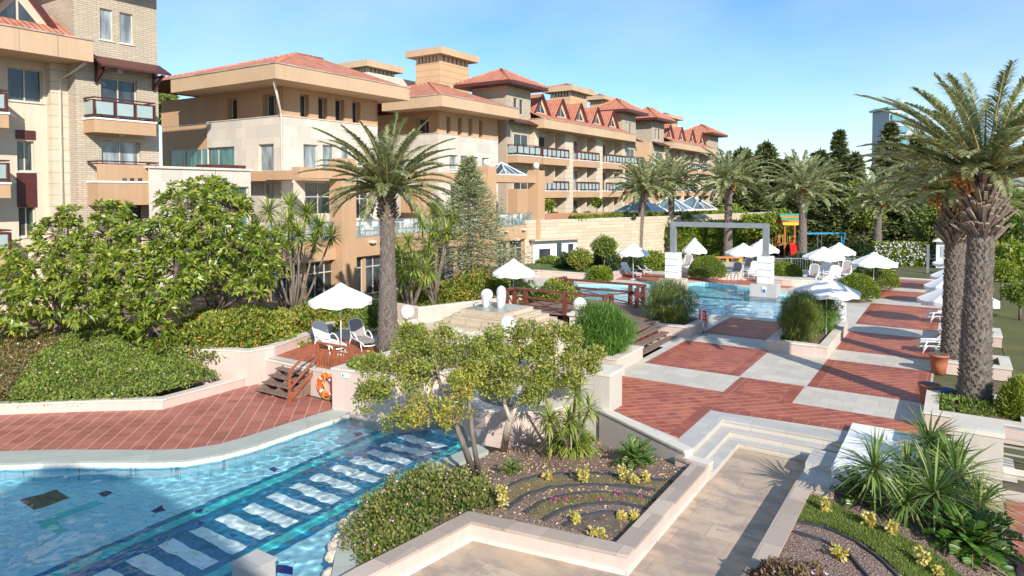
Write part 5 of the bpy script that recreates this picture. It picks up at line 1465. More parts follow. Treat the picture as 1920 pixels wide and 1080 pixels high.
LM['clip'] = leafmat('clipped_shrub_leaves', [(0.07, 0.11, 0.015), (0.15, 0.20, 0.02), (0.22, 0.26, 0.03)], 0.25)
LM['hedge'] = leafmat('bright_hedge_leaves', [(0.07, 0.12, 0.015), (0.14, 0.20, 0.02), (0.22, 0.27, 0.035), (0.30, 0.28, 0.06)], 0.3)
LM['pine'] = leafmat('pine_needles', [(0.045, 0.065, 0.02), (0.08, 0.10, 0.035), (0.13, 0.15, 0.05), (0.18, 0.18, 0.07)], 0.15, 0.7, 0.2)
LM['cedar'] = leafmat('cedar_needles', [(0.11, 0.14, 0.06), (0.18, 0.21, 0.10), (0.26, 0.28, 0.14), (0.33, 0.32, 0.17)], 0.2, 0.7, 0.2)
LM['olive'] = leafmat('small_yellow_green_leaves', [(0.08, 0.11, 0.02), (0.15, 0.19, 0.035), (0.23, 0.26, 0.05), (0.33, 0.34, 0.08), (0.44, 0.36, 0.07)], 0.35)
LM['autumn'] = leafmat('turning_yellow_leaves', [(0.14, 0.17, 0.03), (0.26, 0.27, 0.05), (0.40, 0.36, 0.07), (0.50, 0.36, 0.08)], 0.35)
LM['yucca'] = leafmat('yucca_blades', [(0.05, 0.10, 0.02), (0.11, 0.18, 0.04), (0.20, 0.27, 0.08), (0.33, 0.35, 0.12)], 0.3, 0.4, 0.5)
LM['drac'] = leafmat('striped_yucca_blades', [(0.09, 0.14, 0.02), (0.18, 0.24, 0.04), (0.30, 0.35, 0.08), (0.42, 0.38, 0.11)], 0.35, 0.4, 0.5)
LM['cycad'] = leafmat('cycad_leaflets', [(0.03, 0.08, 0.01), (0.06, 0.14, 0.018), (0.11, 0.20, 0.03)], 0.25, 0.35, 0.6)
LM['yellow'] = leafmat('yellow_variegated_leaves', [(0.42, 0.34, 0.07), (0.52, 0.43, 0.12), (0.58, 0.50, 0.22), (0.36, 0.34, 0.07)], 0.3)
LM['purple'] = leafmat('dark_purple_red_leaves', [(0.05, 0.03, 0.03), (0.11, 0.055, 0.045), (0.16, 0.13, 0.05), (0.24, 0.12, 0.09), (0.18, 0.19, 0.06)], 0.25)
LM['grass'] = leafmat('grass_blades', [(0.10, 0.15, 0.03), (0.16, 0.21, 0.05), (0.24, 0.25, 0.08)], 0.3)
M['stem'] = plain('green_stem', (0.20, 0.22, 0.07), 0.6, 0.2, 6)
M['date'] = plain('orange_dates', (0.52, 0.24, 0.06), 0.5, 0.25, 9)
M['stalk'] = plain('yellow_frond_stalks', (0.40, 0.32, 0.10), 0.5, 0.2, 5)
M['palmtrunk'] = bark('palm_trunk_bark', (0.18, 0.145, 0.12), 12)
M['palmboot'] = bark('palm_boot_fibre', (0.29, 0.22, 0.17), 9)

def palm_trunk(par, x, y, z0, z1, r0, r1, near=True, lean=(0, 0)):
    h = z1 - z0
    rr = lambda f: r0 + (r1 - r0) * min(1, f * 1.6) + (0.12 * r0 * math.exp(-f * 14))
    mb = MB()
    ax = lambda f: (x + lean[0] * f * f, y + lean[1] * f * f)
    mb.tube([(*ax(f), z0 + h * f) for f in [k / 12 for k in range(13)]], [rr(k / 12) * .92 for k in range(13)], 14)
    step = 0.085 if near else 0.2; n = 15 if near else 9
    nr = int(h / step)
    for k in range(nr):
        f = k / nr; z = z0 + h * f; r = rr(f); cx, cy = ax(f)
        for j in range(n):
            a = 2 * math.pi * (j + .5 * (k % 2)) / n + .07 * math.sin(k * 1.7); w = math.pi / n * .98
            zz = z + .035 * math.sin(j * 2.1 + k * 1.3) + random.uniform(-.015, .015); o = 1.0 + random.uniform(-.02, .13)
            p = [(cx + r*.90*math.cos(a-w), cy + r*.90*math.sin(a-w), zz), (cx + r*.93*math.cos(a), cy + r*.93*math.sin(a), zz - step*.9), (cx + r*.90*math.cos(a+w), cy + r*.90*math.sin(a+w), zz),
                 (cx + r*o*math.cos(a), cy + r*o*math.sin(a), zz + step*.72)]
            mb.add(p, [(0, 1, 3), (1, 2, 3), (0, 3, 2)])
    return mb.build('trunk', M['palmtrunk'], par)
def palm_crown(par, x, y, z, R_, nf, nl, r_tr, near=True, wid=.05, ll=.42, emin=-35, droop=1.25, seed=0, mat='palm'):
    g = np.random.default_rng(seed)
    lv = LV(); st = MB()
    for i in range(nf):
        q = (i + .5) / nf
        az = i * 2.39996 + g.normal() * .12
        e0 = R(86 - (86 - emin) * q ** 0.85) + g.normal() * .08
        L = R_ * (.80 + .26 * math.sin(math.pi * min(1, q + .12))) * (1 + .07 * g.normal())
        dr = droop * (.75 + .35 * g.random()) * (0.55 + 0.45 * math.cos(max(-.3, e0)))
        m = 26
        pts = [np.array([x + r_tr*.5*math.cos(az), y + r_tr*.5*math.sin(az), z])]
        tw = g.normal() * .18
        for k in range(m):
            s_ = (k + .5) / m; e = e0 - dr * s_ ** 1.5; a = az + tw * s_
            pts.append(pts[-1] + L / m * np.array([math.cos(e) * math.cos(a), math.cos(e) * math.sin(a), math.sin(e)]))
        pts = np.array(pts)
        st.tube([tuple(p) for p in pts[::4]] + [tuple(pts[-1])], [.035 * r_tr / .4 * (1 - .8 * k / 7) + .006 for k in range(len(pts[::4]) + 1)], 4, cap=False)
        s_ = np.linspace(.13, .995, nl)
        idx = s_ * m; i0 = np.clip(idx.astype(int), 0, m - 1); fr = (idx - i0)[:, None]
        P = pts[i0] * (1 - fr) + pts[i0 + 1] * fr; Tn = nrm(pts[i0 + 1] - pts[i0])
        side = nrm(np.cross(Tn, np.array([0, 0, 1.0]) + 1e-3)); up = np.cross(side, Tn)
        fw = .45 + .9 * s_[:, None] ** 1.5
        lenf = ll * R_ / 3.4 * np.clip(np.sin(np.pi * (.12 + .80 * s_)) ** .6, .25, 1)
        for sg in (1, -1):
            D = nrm(Tn * fw + sg * side * .9 + up * .34 + .09 * g.normal(size=(nl, 3)))
            if near: lv.sword(P, D, lenf * (1 + .1 * g.normal(size=nl)), wid, .28)
            else: lv.leaf(P, D, lenf * (1 + .1 * g.normal(size=nl)), wid, .12)
    c = lv.build('fronds', LM[mat], par)
    st.build('frond_stalks', M['stalk'], c)
def palm_boots(par, x, y, z0, z1, r, n=110, bw=1.0):
    mb = MB(); rnd = random.Random(int(x * 100))
    for i in range(n):
        f = i / n; a = i * 2.39996; z = z0 + (z1 - z0) * f; rr = r * (1.05 + .35 * math.sin(math.pi * min(1, f * 1.1)))
        p0 = Vector((x + r*.8*math.cos(a), y + r*.8*math.sin(a), z))
        d = Vector((math.cos(a) * .75, math.sin(a) * .75, .75 + .5 * f + rnd.uniform(-.3, .3))).normalized()
        mb.bar(p0, p0 + d * rnd.uniform(.22, .48) * (r / .4) * bw, .11 * r / .4, .05)
    mb.build('leaf_bases', M['palmboot'], par)
def dates(par, x, y, z, r, n=2, a0=0, size=.45):
    for k in range(n):
        a = a0 + k * 1.3
        cx, cy = x + (r + .28) * math.cos(a), y + (r + .28) * math.sin(a)
        lv = []; mb = MB(); rnd = random.Random(k + int(x * 10))
        for j in range(34):
            px, py, pz_2 = rnd.gauss(0, size*.26), rnd.gauss(0, size*.26), -abs(rnd.gauss(0, size*.55))
            mb.bar((cx + px*.3, cy + py*.3, z + .1), (cx + px, cy + py, z + pz_2), .035, .035)
            mb.sphere((cx + px, cy + py, z + pz_2), .06, 5, 4)
        mb.bar((x, y, z + .3), (cx, cy, z + .1), .05, .05)
        mb.build('date_cluster', M['date'], par)
def palm(label, x, y, z0, ztr, r0, r1, R_, near=True, nf=60, nl=60, wid=.05, ll=.42, fruit=0, seed=1, group=None, emin=-35, droop=1.25, fa=0, boots=1.0, lean=(0, 0), bw=1.0):
    t = thing('date_palm', (x, y, z0), label, 'palm', group)
    palm_trunk(t, x, y, z0, ztr, r0, r1, near, lean)
    x, y = x + lean[0], y + lean[1]
    palm_boots(t, x, y, ztr - 1.1 * boots, ztr + .15, r1, (170 if bw > 1 else 120) if near else 60, bw)
    palm_crown(t, x, y, ztr + .05, R_, nf, nl, r1, near, wid, ll, emin, droop, seed)
    if fruit: dates(t, x, y, ztr + .05, r1, fruit, fa)
    return t
PG = 'date palms round the pools'
def at(px, d): p = fp(px, 360, d); return p[0], p[1]
def zz(py, d): return fp(960, py, d)[2]
palm('large feathery palm with patterned trunk rising from the bed beside the lifebuoy wall', -18.1, 19.1, 0.3, zz(360, 25.6), .40, .28, 3.0, True, 70, 74, .048, .44, 0, 11, PG, -4, .98, boots=1.0)
xx, yy = 0.50, 22.5
palm('thickest palm in the nearest planter on the right, its crown touching the frame', xx, yy, .35, zz(335, 18.6), .41, .33, 3.1, True, 70, 84, .044, .44, 2, 5, PG, 4, .92, 2.6, 1.5, lean=(.12, .05), bw=1.7)
palm('second thick palm just behind the nearest one on the right', -.02, 28.4, .35, zz(372, 23.8), .38, .33, 3.1, True, 58, 60, .048, .46, 3, 6, PG, 2, .9, 2.4, 1.5, bw=1.6)
for i, (px, d, pyb, pyt, r0, Rr, fr, lb) in enumerate((
    (1207, 63.0, 488, 356, .40, 3.3, 0, 'leaning palm before the stone retaining wall, left of the pair'),
    (1259, 66.0, 485, 346, .40, 3.4, 1, 'palm right of the leaning one before the retaining wall'),
    (1366, 62.0, 492, 345, .45, 3.9, 3, 'tallest mid-distance palm with bright orange date clusters behind the portal'),
    (1506, 57.0, 500, 360, .42, 3.5, 2, 'palm beside the playground with orange dates'),
    (1647, 62.0, 480, 382, .44, 3.5, 2, 'palm rising behind the white flowering hedge'))):
    x, y = at(px, d)
    if i == 0: x, y = at(1198, d)
    xb, yb_ = x, y
    palm(lb, x, y, -.05, zz(pyt, d), r0, r0 * .74, Rr, False, 58, 34, .13, .50, fr, 20 + i, PG, -8, 1.0, 3.6 + i * .4, 1.0, (at(1209, d)[0] - x, at(1209, d)[1] - y) if i == 0 else (0, 0))

# shrubs -------------------------------------------------------------
def blob_points(n, c, r, shell=.55, seed=0, flat=True, amp=.22, fr=1.3):
    """points scattered in the outer part of an uneven dome"""
    d = rdir(n)
    if flat: d[:, 2] = np.abs(d[:, 2]) * 1.0 - .12
    d = nrm(d)
    nz = np.array([noise.noise(Vector((v[0]*fr+seed, v[1]*fr, v[2]*fr))) + .5 * noise.noise(Vector((v[0]*fr*2.7, v[1]*fr*2.7+seed, v[2]*fr*2.7))) for v in d])
    rad = (1 + amp * nz) * (shell + (1 - shell) * rng.random(n) ** .5)
    return np.array(c) + d * rad[:, None] * np.array(r), d
def shrub(label, c, r, n, L, W, mat='lantana', flowers=None, nfl=0, name='shrub', cat='shrub', group=None, shell=.6, amp=.25, core=True, fl=.07, up=.5, fr=1.6, par=None):
    t = par or thing(name, (c[0], c[1], c[2]), label, cat, group)
    sd = random.random() * 50
    P, d = blob_points(n, c, r, shell, sd, amp=amp, fr=fr)
    D = d + np.array([0, 0, up]) + .7 * rng.normal(size=(n, 3))
    LV().leaf(P, D, L * (.7 + .6 * rng.random(n)), W).build('foliage', LM[mat], t)
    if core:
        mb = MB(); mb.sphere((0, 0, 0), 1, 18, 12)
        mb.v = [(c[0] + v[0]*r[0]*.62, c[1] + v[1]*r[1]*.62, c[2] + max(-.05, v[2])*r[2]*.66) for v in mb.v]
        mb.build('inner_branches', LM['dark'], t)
    if flowers:
        P, d = blob_points(nfl, c, (r[0]*1.03, r[1]*1.03, r[2]*1.03), .93, sd, amp=amp, fr=fr)
        lv = LV()
        for k in range(3): lv.leaf(P, d + .9 * rng.normal(size=(nfl, 3)), fl, fl * .8)
        lv.build('flowers', LM[flowers], t)
    return t
def dome(label, px, pyb, z0, wpx, hpx, n, L, W, mat='lantana', deep=1.0, **k):
    x, y = G(px, pyb, z0); d = y * math.cos(YAW) - x * math.sin(YAW)
    r = wpx / 2 * d / F
    # move the centre back by its own depth
    v = Vector((x, y)).normalized(); x += v.x * r * deep * .8; y += v.y * r * deep * .8
    return shrub(label, (x, y, z0), (r, r * deep, hpx * d / F * .93), n, L, W, mat, **k)
# left ground cover: mound rising behind the kerb
cov_poly = [(-34, 2.4), (-25.6, 9.0), (-23.8, 10.6), (-21.95, 12.2), (-21.95, 13.8), (-22.6, 14.8), (-24.4, 13.9), (-26.0, 15.5), (-29.5, 14.5), (-37, 8.0)]
kerb = [(-60, -14), (-32, 4.0), (-25.42, 9.12), (-23.63, 10.67), (-21.6, 12.25), (-21.68, 15.35)]
def kd(x, y):
    best = 1e9
    for (ax, ay), (bx, by) in zip(kerb[:-1], kerb[1:]):
        dx, dy = bx-ax, by-ay; t = max(0, min(1, ((x-ax)*dx+(y-ay)*dy)/(dx*dx+dy*dy)))
        best = min(best, math.hypot(x-ax-t*dx, y-ay-t*dy))
    return best
def covz(x, y):
    d = kd(x, y)
    return -.62 + .62 * (1 - math.exp(-d / .7)) + .14 * d + .18 * noise.noise(Vector((x*.9, y*.9, 0))) * min(1, d) + .09 * noise.noise(Vector((x*2.6, y*2.6, 3)))
cp_o = patch('garden_bed_soil', [(-60, -13), (-32, 4.35), (-25.6, 9.4), (-23.8, 10.95), (-21.92, 12.4), (-21.95, 14.0), (-24.9, 14.2), (-26, 22), (-36, 27), (-36, 16), (-40, 10), (-60, 5)], lambda x, y: min(covz(x, y) - .12, .5), M['soil'], .5)
def cover(name, label, poly, zf, n, L, W, mat, flowers=None, nfl=0, fl=.07, group=None, up=.6):
    xs = [p[0] for p in poly]; ysv = [p[1] for p in poly]
    def pts(n):
        out = []
        while len(out) < n:
            x = random.uniform(min(xs), max(xs)); y = random.uniform(min(ysv), max(ysv))
            if in_poly(x, y, poly): out.append((x, y, zf(x, y)))
        return np.array(out)
    P = pts(n); P[:, 2] += (rng.random(n) - .55) * .14
    D = rng.normal(size=(n, 3)) * .7 + np.array([.25, -.2, up])
    ob = LV().leaf(P, D, L * (.7 + .6 * rng.random(n)), W).build(name, LM[mat])
    tag(ob, label, 'ground cover', kind='stuff')
    if flowers:
        P = pts(nfl); P[:, 2] += .06; lv = LV()
        for k in range(3): lv.leaf(P, rng.normal(size=(nfl, 3)) + np.array([.3, -.3, .6]), fl, fl * .8)
        o2 = lv.build('cover_blossom', LM[flowers]); tag(o2, label.split(' spreading')[0] + ' in flower', 'flowers', kind='stuff')
covA = [(-22.9, 11.4), (-21.9, 12.2), (-21.9, 14.6), (-24.4, 13.6), (-27.2, 15.2), (-29.6, 13.6), (-26.9, 10.6), (-25.3, 9.25), (-23.8, 10.55)]
cover('ground_cover', 'bright green trailing ground cover spreading over the bed beside the pool deck', covA, covz, 26000, .10, .06, 'cover', 'flowPk', 60)
covB = [(-36, 1.6), (-32, 4.25), (-25.3, 9.25), (-26.9, 10.6), (-29.6, 13.6), (-31, 14.6), (-36, 10)]
cover('rusty_ground_cover', 'rust tinged ground cover with pink flowers spreading at the far left of the bed', covB, lambda x, y: covz(x, y) + .12 * noise.noise(Vector((x*1.5, y*1.5, 9))), 30000, .11, .06, 'coverred', 'flowPk', 220)
# flowering hedges
shrub('rounded lantana hedge dotted with orange flowers on the raised bed by the umbrella', (-24.2, 16.9, .2), (2.3, 2.9, 1.3), 24000, .12, .08, 'lantana', 'flowOr', 380, group='orange flowered hedges', amp=.35)
shrub('smaller end of the orange flowered hedge below the first terrace pier', (-24.6, 21.4, .0), (1.5, 2.2, 1.15), 9000, .12, .08, 'lantana', 'flowOr', 160, group='orange flowered hedges')
dome('orange tipped hedge behind the fountain globe', 893, 574, 0, 150, 66, 14000, .14, .09, 'lantana', flowers='flowOr', nfl=520, group='orange flowered hedges')
dome('low green hedge beside the cedar foot', 800, 572, 0, 110, 34, 7000, .13, .08, 'lantana', group='orange flowered hedges', flowers='flowOr', nfl=40)
dome('dark shrub beneath the umbrella behind the fountain', 962, 560, 0, 70, 42, 5000, .12, .07, 'dark', flowers='flowOr', nfl=40)
dome('green shrub with red berries at the left end of the bridge', 1045, 582, 0, 95, 52, 7000, .13, .08, 'lantana', flowers='flowOr', nfl=90)
dome('dark round shrub at the foot of the timber steps hedge', 395, 640, .2, 120, 60, 7000, .13, .08, 'cover')
dome('dark green shrub against the ochre piers', 590, 600, .1, 70, 40, 5000, .12, .07, 'dark')
dome('trailing green plants in the palm bed above the lifebuoy', 690, 700, .38, 100, 26, 6000, .10, .06, 'cover', deep=.7)
dome('trailing green plants climbing beside the palm trunk', 700, 615, .3, 50, 48, 3000, .12, .07, 'cover')
dome('clump of yellow green plants right of the palm trunk', 770, 630, .4, 60, 26, 2500, .12, .07, 'olive')
# clipped domes
for a in ((1326, 516, 72, 36, 'clipped green dome shrub between the stone pillars'), (1473, 519, 60, 27, 'clipped green dome shrub right of the second striped pillar'),
          (1607, 556, 76, 42, 'nearest clipped green dome shrub beside the path'), (1640, 535, 84, 40, 'clipped green dome shrub behind the nearest one')):
    dome(a[4], a[0], a[1], .38, a[2], a[3], 9000, .09, .06, 'clip', group='clipped dome shrubs', amp=.06, shell=.85)
# reeds in planters
def reeds(label, cx, cy, z, rx, ry, h, n, mat, grp='reed clumps in pink planters'):
    t = thing('reed_clump', (cx, cy, z), label, 'plant', grp)
    m = 46
    mb = MB(); ang = rng.random(m) * 6.28; rad = rng.random(m) ** .6
    for i in range(m):
        c_, s_ = math.cos(ang[i]), math.sin(ang[i]); hh = h * (1 - .45 * rad[i] ** 2) * (.75 + .2 * rng.random())
        mb.tube([(cx + rx*.55*rad[i]*c_, cy + ry*.55*rad[i]*s_, z), (cx + rx*.75*rad[i]*c_, cy + ry*.75*rad[i]*s_, z + hh*.6), (cx + rx*.95*rad[i]*c_, cy + ry*.95*rad[i]*s_, z + hh)], .009, 4, cap=False)
    mb.build('stems', M['stem'], t)
    P, d = blob_points(n, (cx, cy, z + h*.48), (rx*1.05, ry*1.05, h*.56), .25, cx, False, .3, 2.2)
    P[:, 2] = np.maximum(P[:, 2], z + .02)
    D = d * .5 + rng.normal(size=(n, 3)) * .75 + np.array([0, 0, .45])
    LV().sword(P, D, .24 * (.6 + .8 * rng.random(n)), .02, .35).build('foliage', LM[mat], t)
reeds('dense fine leaved green reeds in the planter before the bridge', -10.75, 22.55, .35, 1.1, .95, 1.7, 15000, 'reed')
reeds('airy green shrub in the planter beside the red sign', -10.8, 29.6, .35, 1.15, 1.0, 1.8, 9000, 'reed2')
reeds('tall reeds in the middle planter, nearest side', -5.15, 28.8, .35, .75, .9, 1.8, 9000, 'reed2')
reeds('tall reeds in the middle planter, far side under the umbrella', -4.95, 31.2, .35, .9, 1.4, 1.7, 11000, 'reed')
# hedges as walls of leaves
def hedge(label, p0, p1, th, z0, z1, n, L, W, mat, flowers=None, nfl=0, fl=.15, name='hedge'):
    t = thing(name, (*p0, z0), label, 'hedge')
    a = Vector(p0); b = Vector(p1); u = (b - a); Ln = u.length; u.normalize(); v = Vector((-u.y, u.x))
    def pt(n):
        s_ = rng.random(n) * Ln; h = rng.random(n) ** .8; o = (rng.random(n) ** 2) * th
        bump = np.array([.5 * noise.noise(Vector((q * .55, hh * 3, 2))) + .25 * noise.noise(Vector((q*1.7, hh*6, 5))) for q, hh in zip(s_, h)])
        top = np.array([1 + .16 * noise.noise(Vector((q * .4, 0, 8))) + .06 * noise.noise(Vector((q*1.9, 0, 8))) for q in s_])
        o = o + bump * .6 - .1
        return np.stack([a.x + u.x * s_ + v.x * o, a.y + u.y * s_ + v.y * o, z0 + (z1 - z0) * h * top], 1)
    P = pt(n); D = rng.normal(size=(n, 3)) * .8 + np.array([-v.x * .6, -v.y * .6, .3])
    LV().leaf(P, D, L * (.7 + .6 * rng.random(n)), W).build('foliage', LM[mat], t)
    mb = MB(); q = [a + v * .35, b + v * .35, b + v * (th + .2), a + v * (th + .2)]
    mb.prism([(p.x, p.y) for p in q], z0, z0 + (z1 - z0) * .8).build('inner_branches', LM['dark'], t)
    if flowers:
        P = pt(nfl); lv = LV()
        for k in range(3): lv.leaf(P - np.array([v.x, v.y, 0]) * .12, rng.normal(size=(nfl, 3)), fl, fl * .8)
        lv.build('flowers', LM[flowers], t)
hedge('tall bright green hedge behind the far parasols', at(1262, 64), at(1400, 68), 1.2, 0, 3.3, 15000, .28, .17, 'hedge')
hedge('white flowering hedge closing the end of the path', at(1640, 57.5), at(1762, 56.5), 1.0, 0, 2.0, 13000, .16, .11, 'hedge', 'flowWh', 700, .13)
hedge('low green hedge behind the playground fence', at(1440, 66), at(1640, 66), 1.0, 0, 1.1, 6000, .2, .12, 'dark')
# conifers and trees behind
def conifer(label, x, y, z0, h, r, n, mat='pine', L=.5, W=.16, group=None, tiers=11, bare=.08, name='pine_tree', cat='tree', seed=0, pw=.8):
    t = thing(name, (x, y, z0), label, cat, group)
    g = random.Random(seed)
    MB().tube([(x, y, z0), (x, y, z0 + h * .97)], [max(.12, h * .018), .03], 7).build('trunk', M['bark'], t)
    br = MB(); P = []; D = []
    nb = tiers * 8
    per = max(6, n // nb)
    for i in range(nb):
        f = (i + .5) / nb; z = z0 + h * (bare + (1 - bare) * f); a = i * 2.39996 + g.uniform(-.3, .3)
        ln = r * (1 - f) ** pw * g.uniform(.65, 1.15) + .15
        dz = -.10 * ln + .12 * ln * g.uniform(-1, 1)
        e = Vector((x + ln * math.cos(a), y + ln * math.sin(a), z + dz))
        if ln > .5: br.bar((x, y, z), e, .05, .05)
        s_ = np.sqrt(rng.random(per)) ; sp = .22 * ln + .12
        ctr = np.stack([x + (e.x - x) * s_, y + (e.y - y) * s_, z + dz * s_ ** 2], 1)
        off = rng.normal(size=(per, 3)) * np.array([sp, sp, .10 + .035 * ln]) * .7
        P.append(ctr + off); D.append(np.array([math.cos(a), math.sin(a), .15]) + .75 * rng.normal(size=(per, 3)) * np.array([1, 1, .5]))
    br.build('branches', M['bark'], t)
    P = np.concatenate(P); D = np.concatenate(D)
    LV().leaf(P, D, L * (.6 + .8 * rng.random(len(P))), W).build('foliage', LM[mat], t)
    return t
conifer('weeping grey green cedar in front of the restaurant terrace', *at(879, 39), 0.2, zz(298, 39) - .2, 3.9, 17000, 'cedar', .22, .05, None, 12, .2, 'cedar_tree', seed=4, pw=1.2)
gp = 'dark trees beyond the gardens'
farp = [(1392, 88, 282, 5.0, 'dark pine just right of the tallest date palm'), (1436, 95, 270, 5.5, 'dark pine behind the portal crossbeam'), (1478, 90, 300, 5.0, 'dark pine above the playground roof'),
        (1537, 92, 285, 5.5, 'dark pine right of the playground palm'), (1572, 110, 247, 3.0, 'slim pointed conifer rising above the tree line'), (1600, 100, 290, 3.6, 'narrow dark conifer left of the hedge palm'),
        (1604, 85, 330, 4.8, 'broad dark pine left of the hedge palm'), (1668, 105, 232, 5.2, 'layered pine rising before the distant hotel tower'), (1690, 84, 335, 5.4, 'broad dark pine above the white flowering hedge'),
        (1745, 90, 345, 5.4, 'dark pine behind the small white kiosk'), (1722, 110, 250, 5.4, 'tall layered pine beside the distant hotel tower'), (1560, 84, 350, 4.0, 'low dark pine between two date palms'),
        (1500, 100, 330, 5.0, 'dense dark pine behind the playground'), (1415, 82, 350, 4.0, 'low dark pine behind the bright hedge')]
for i, (px, d, pyt, r, lb) in enumerate(farp):
    x, y = at(px, d)
    conifer(lb, x, y, 0, zz(pyt, d), r * .85, 7500, 'pine', .75, .24, gp, 11, .05, seed=i)
def tree(label, base, trunk, clumps, n, L, W, mat, group=None, bk='bark', name='tree', r0=.12, limbs=None, mats2=None, amp=.3, shell=.35, cat='tree', droop=0.0, sub=0):
    t = thing(name, base, label, cat, group)
    mb = MB()
    for pts, ra, rb in trunk: mb.tube(pts, [ra + (rb - ra) * k / (len(pts) - 1) for k in range(len(pts))], 8)
    top = Vector(trunk[0][0][-1])
    for c in clumps:
        c_ = Vector(c[:3]); st_ = min((Vector(tr[0][-1]) for tr in trunk), key=lambda q: (q - c_).length)
        m1 = st_.lerp(c_, .5) + Vector((random.uniform(-.1, .1), random.uniform(-.1, .1), .05))
        mb.tube([st_, m1, c_], [r0 * .45, r0 * .28, r0 * .08], 6)
        for k in range(5):
            e = c_ + Vector((random.gauss(0, 1), random.gauss(0, 1), random.gauss(.3, .7))).normalized() * c[3] * .8
            mb.tube([m1.lerp(c_, .6), e], [r0 * .12, r0 * .04], 5)
    if sub:
        big_ = clumps; clumps = []
        for c in big_:
            for k in range(sub):
                v = Vector((random.gauss(0, 1), random.gauss(0, 1), random.gauss(0, .8))).normalized() * c[3] * random.uniform(.35, 1.15)
                q = c[3] * random.uniform(.28, .62)
                clumps.append((c[0] + v.x, c[1] + v.y, c[2] + v.z * .85, q, q * .75) + tuple(c[5:6]))
                if k % 2 == 0: 
                    tw = MB().tube([c[:3], clumps[-1][:3]], [.018, .008], 4, cap=False)
                    mb.v, mb.f, mb.sm = mb.v + tw.v, mb.f + [tuple(i + len(mb.v) for i in f) for f in tw.f], mb.sm + tw.sm
    tot = sum(c[3] ** 2 for c in clumps)
    groups = {}
    for i, c in enumerate(clumps):
        k = int(n * c[3] ** 2 / tot)
        r = c[3]; rz_2 = c[4] if len(c) > 4 else r * .8
        P, d = blob_points(k, c[:3], (r, r, rz_2), shell, i * 3.3, False, amp)
        m = c[5] if len(c) > 5 else mat
        D = d * .6 + .8 * rng.normal(size=(k, 3)) + np.array([0, 0, -droop])
        groups.setdefault(m, LV()).leaf(P, D, L * (.5 + 1.0 * rng.random(k)), W)
    mb.build('trunk', M[bk], t)
    for m, lv in groups.items(): lv.build('foliage', LM[m], t)
    return t
def randclumps(cx, cy, cz, R_, Rz, n, r, seed):
    g = random.Random(seed); out = []
    for k in range(n):
        v = Vector((g.gauss(0, 1), g.gauss(0, 1), g.gauss(0, 1))).normalized() * g.uniform(.35, 1)
        out.append((cx + v.x * R_, cy + v.y * R_, cz + v.z * Rz, r * g.uniform(.7, 1.25)))
    return out
# broadleaf masses behind right edge and elsewhere
for i, (px, d, pyt, pyb, r, m, lb) in enumerate(((1865, 62, 345, 520, 4.6, 'hedge', 'large leafy tree between the thick palms and the right edge'), (1912, 58, 350, 500, 4.5, 'cover', 'large leafy tree at the far right edge'),
        (1905, 48, 430, 540, 3.4, 'hedge', 'lower yellowish tree at the far right edge'), (1880, 80, 330, 500, 6, 'dark', 'dark tree behind the leafy right edge trees'), (1768, 72, 375, 520, 3.4, 'reed2', 'pale round tree behind the kiosk'),
        (1440, 74, 395, 470, 3.2, 'hedge', 'light green tree between hedge and playground'), (1380, 76, 380, 470, 3.2, 'hedge', 'bushy green tree behind the bright hedge'),
        (1620, 82, 300, 460, 3.6, 'lantana', 'yellow green tree between dark pines'), (311, 62, 112, 300, 2.0, 'reed2', 'pale green tree top showing between tower and first block'))):
    x, y = at(px, d); zt_, zb_2 = zz(pyt, d), max(0, zz(pyb, d)); cz = (zt_ + zb_2) / 2; r *= .9
    tree(lb, (x, y, 0), [([(x, y, 0), (x, y, cz)], .25, .15)], randclumps(x, y, cz, r * .7, (zt_ - zb_2) * .38, 13, r * .42, i), 11000, .36, .22, m, gp, amp=.35)
# big leaved trees at the left: rosettes of long glossy leaves
def rosette_tree(label, base, clumps, nros, L, W, seed, group):
    g = random.Random(seed); t = thing('broadleaf_tree', base, label, 'tree', group)
    mb = MB(); b = Vector(base)
    hub = b + Vector((g.uniform(-.3, .3), g.uniform(-.3, .3), 1.3))
    mb.tube([b, b.lerp(hub, .5) + Vector((.08, 0, 0)), hub], [.17, .14, .12], 9)
    P = []; D = []
    tot = sum(c[3] ** 2 for c in clumps)
    for c in clumps:
        c_ = Vector(c[:3]); m1 = hub.lerp(c_, .5) + Vector((0, 0, -.15)); mb.tube([hub, m1, c_], [.08, .055, .03], 6)
        k = max(8, int(nros * c[3] ** 2 / tot))
        for j in range(k):
            v = Vector((g.gauss(0, 1), g.gauss(0, 1), g.gauss(.15, .85))).normalized()
            if noise.noise(v * 2.2 + c_ * .7) > .21: continue
            rad = c[3] * (.45 + .55 * g.random() ** .5) * (1 + .3 * noise.noise(v * 1.5 + c_))
            p = c_ + Vector((v.x * rad, v.y * rad, v.z * rad * .85))
            if j % 3 == 0: mb.tube([c_, p], [.022, .012], 4, cap=False)
            ax = (v + Vector((.25, -.2, .75))).normalized()
            n = g.randint(9, 13)
            P.append(np.repeat(np.array([p]), n, 0) + .02 * rng.normal(size=(n, 3)))
            dd = nrm(rng.normal(size=(n, 3))); dd = dd - (dd @ np.array(ax))[:, None] * np.array(ax)
            D.append(nrm(dd) + np.array(ax) * (.15 + .7 * rng.random((n, 1))))
    mb.build('trunk', M['bark'], t)
    P = np.concatenate(P); D = np.concatenate(D)
    LV().leaf(P, D, L * (.7 + .5 * rng.random(len(P))), W, .18).build('foliage', LM['big'], t)
def cl(lst, d0): return [(*fp(px, py, d), r) for px, py, d, r in lst]
gl_ = 'big leaved trees before the hotel'
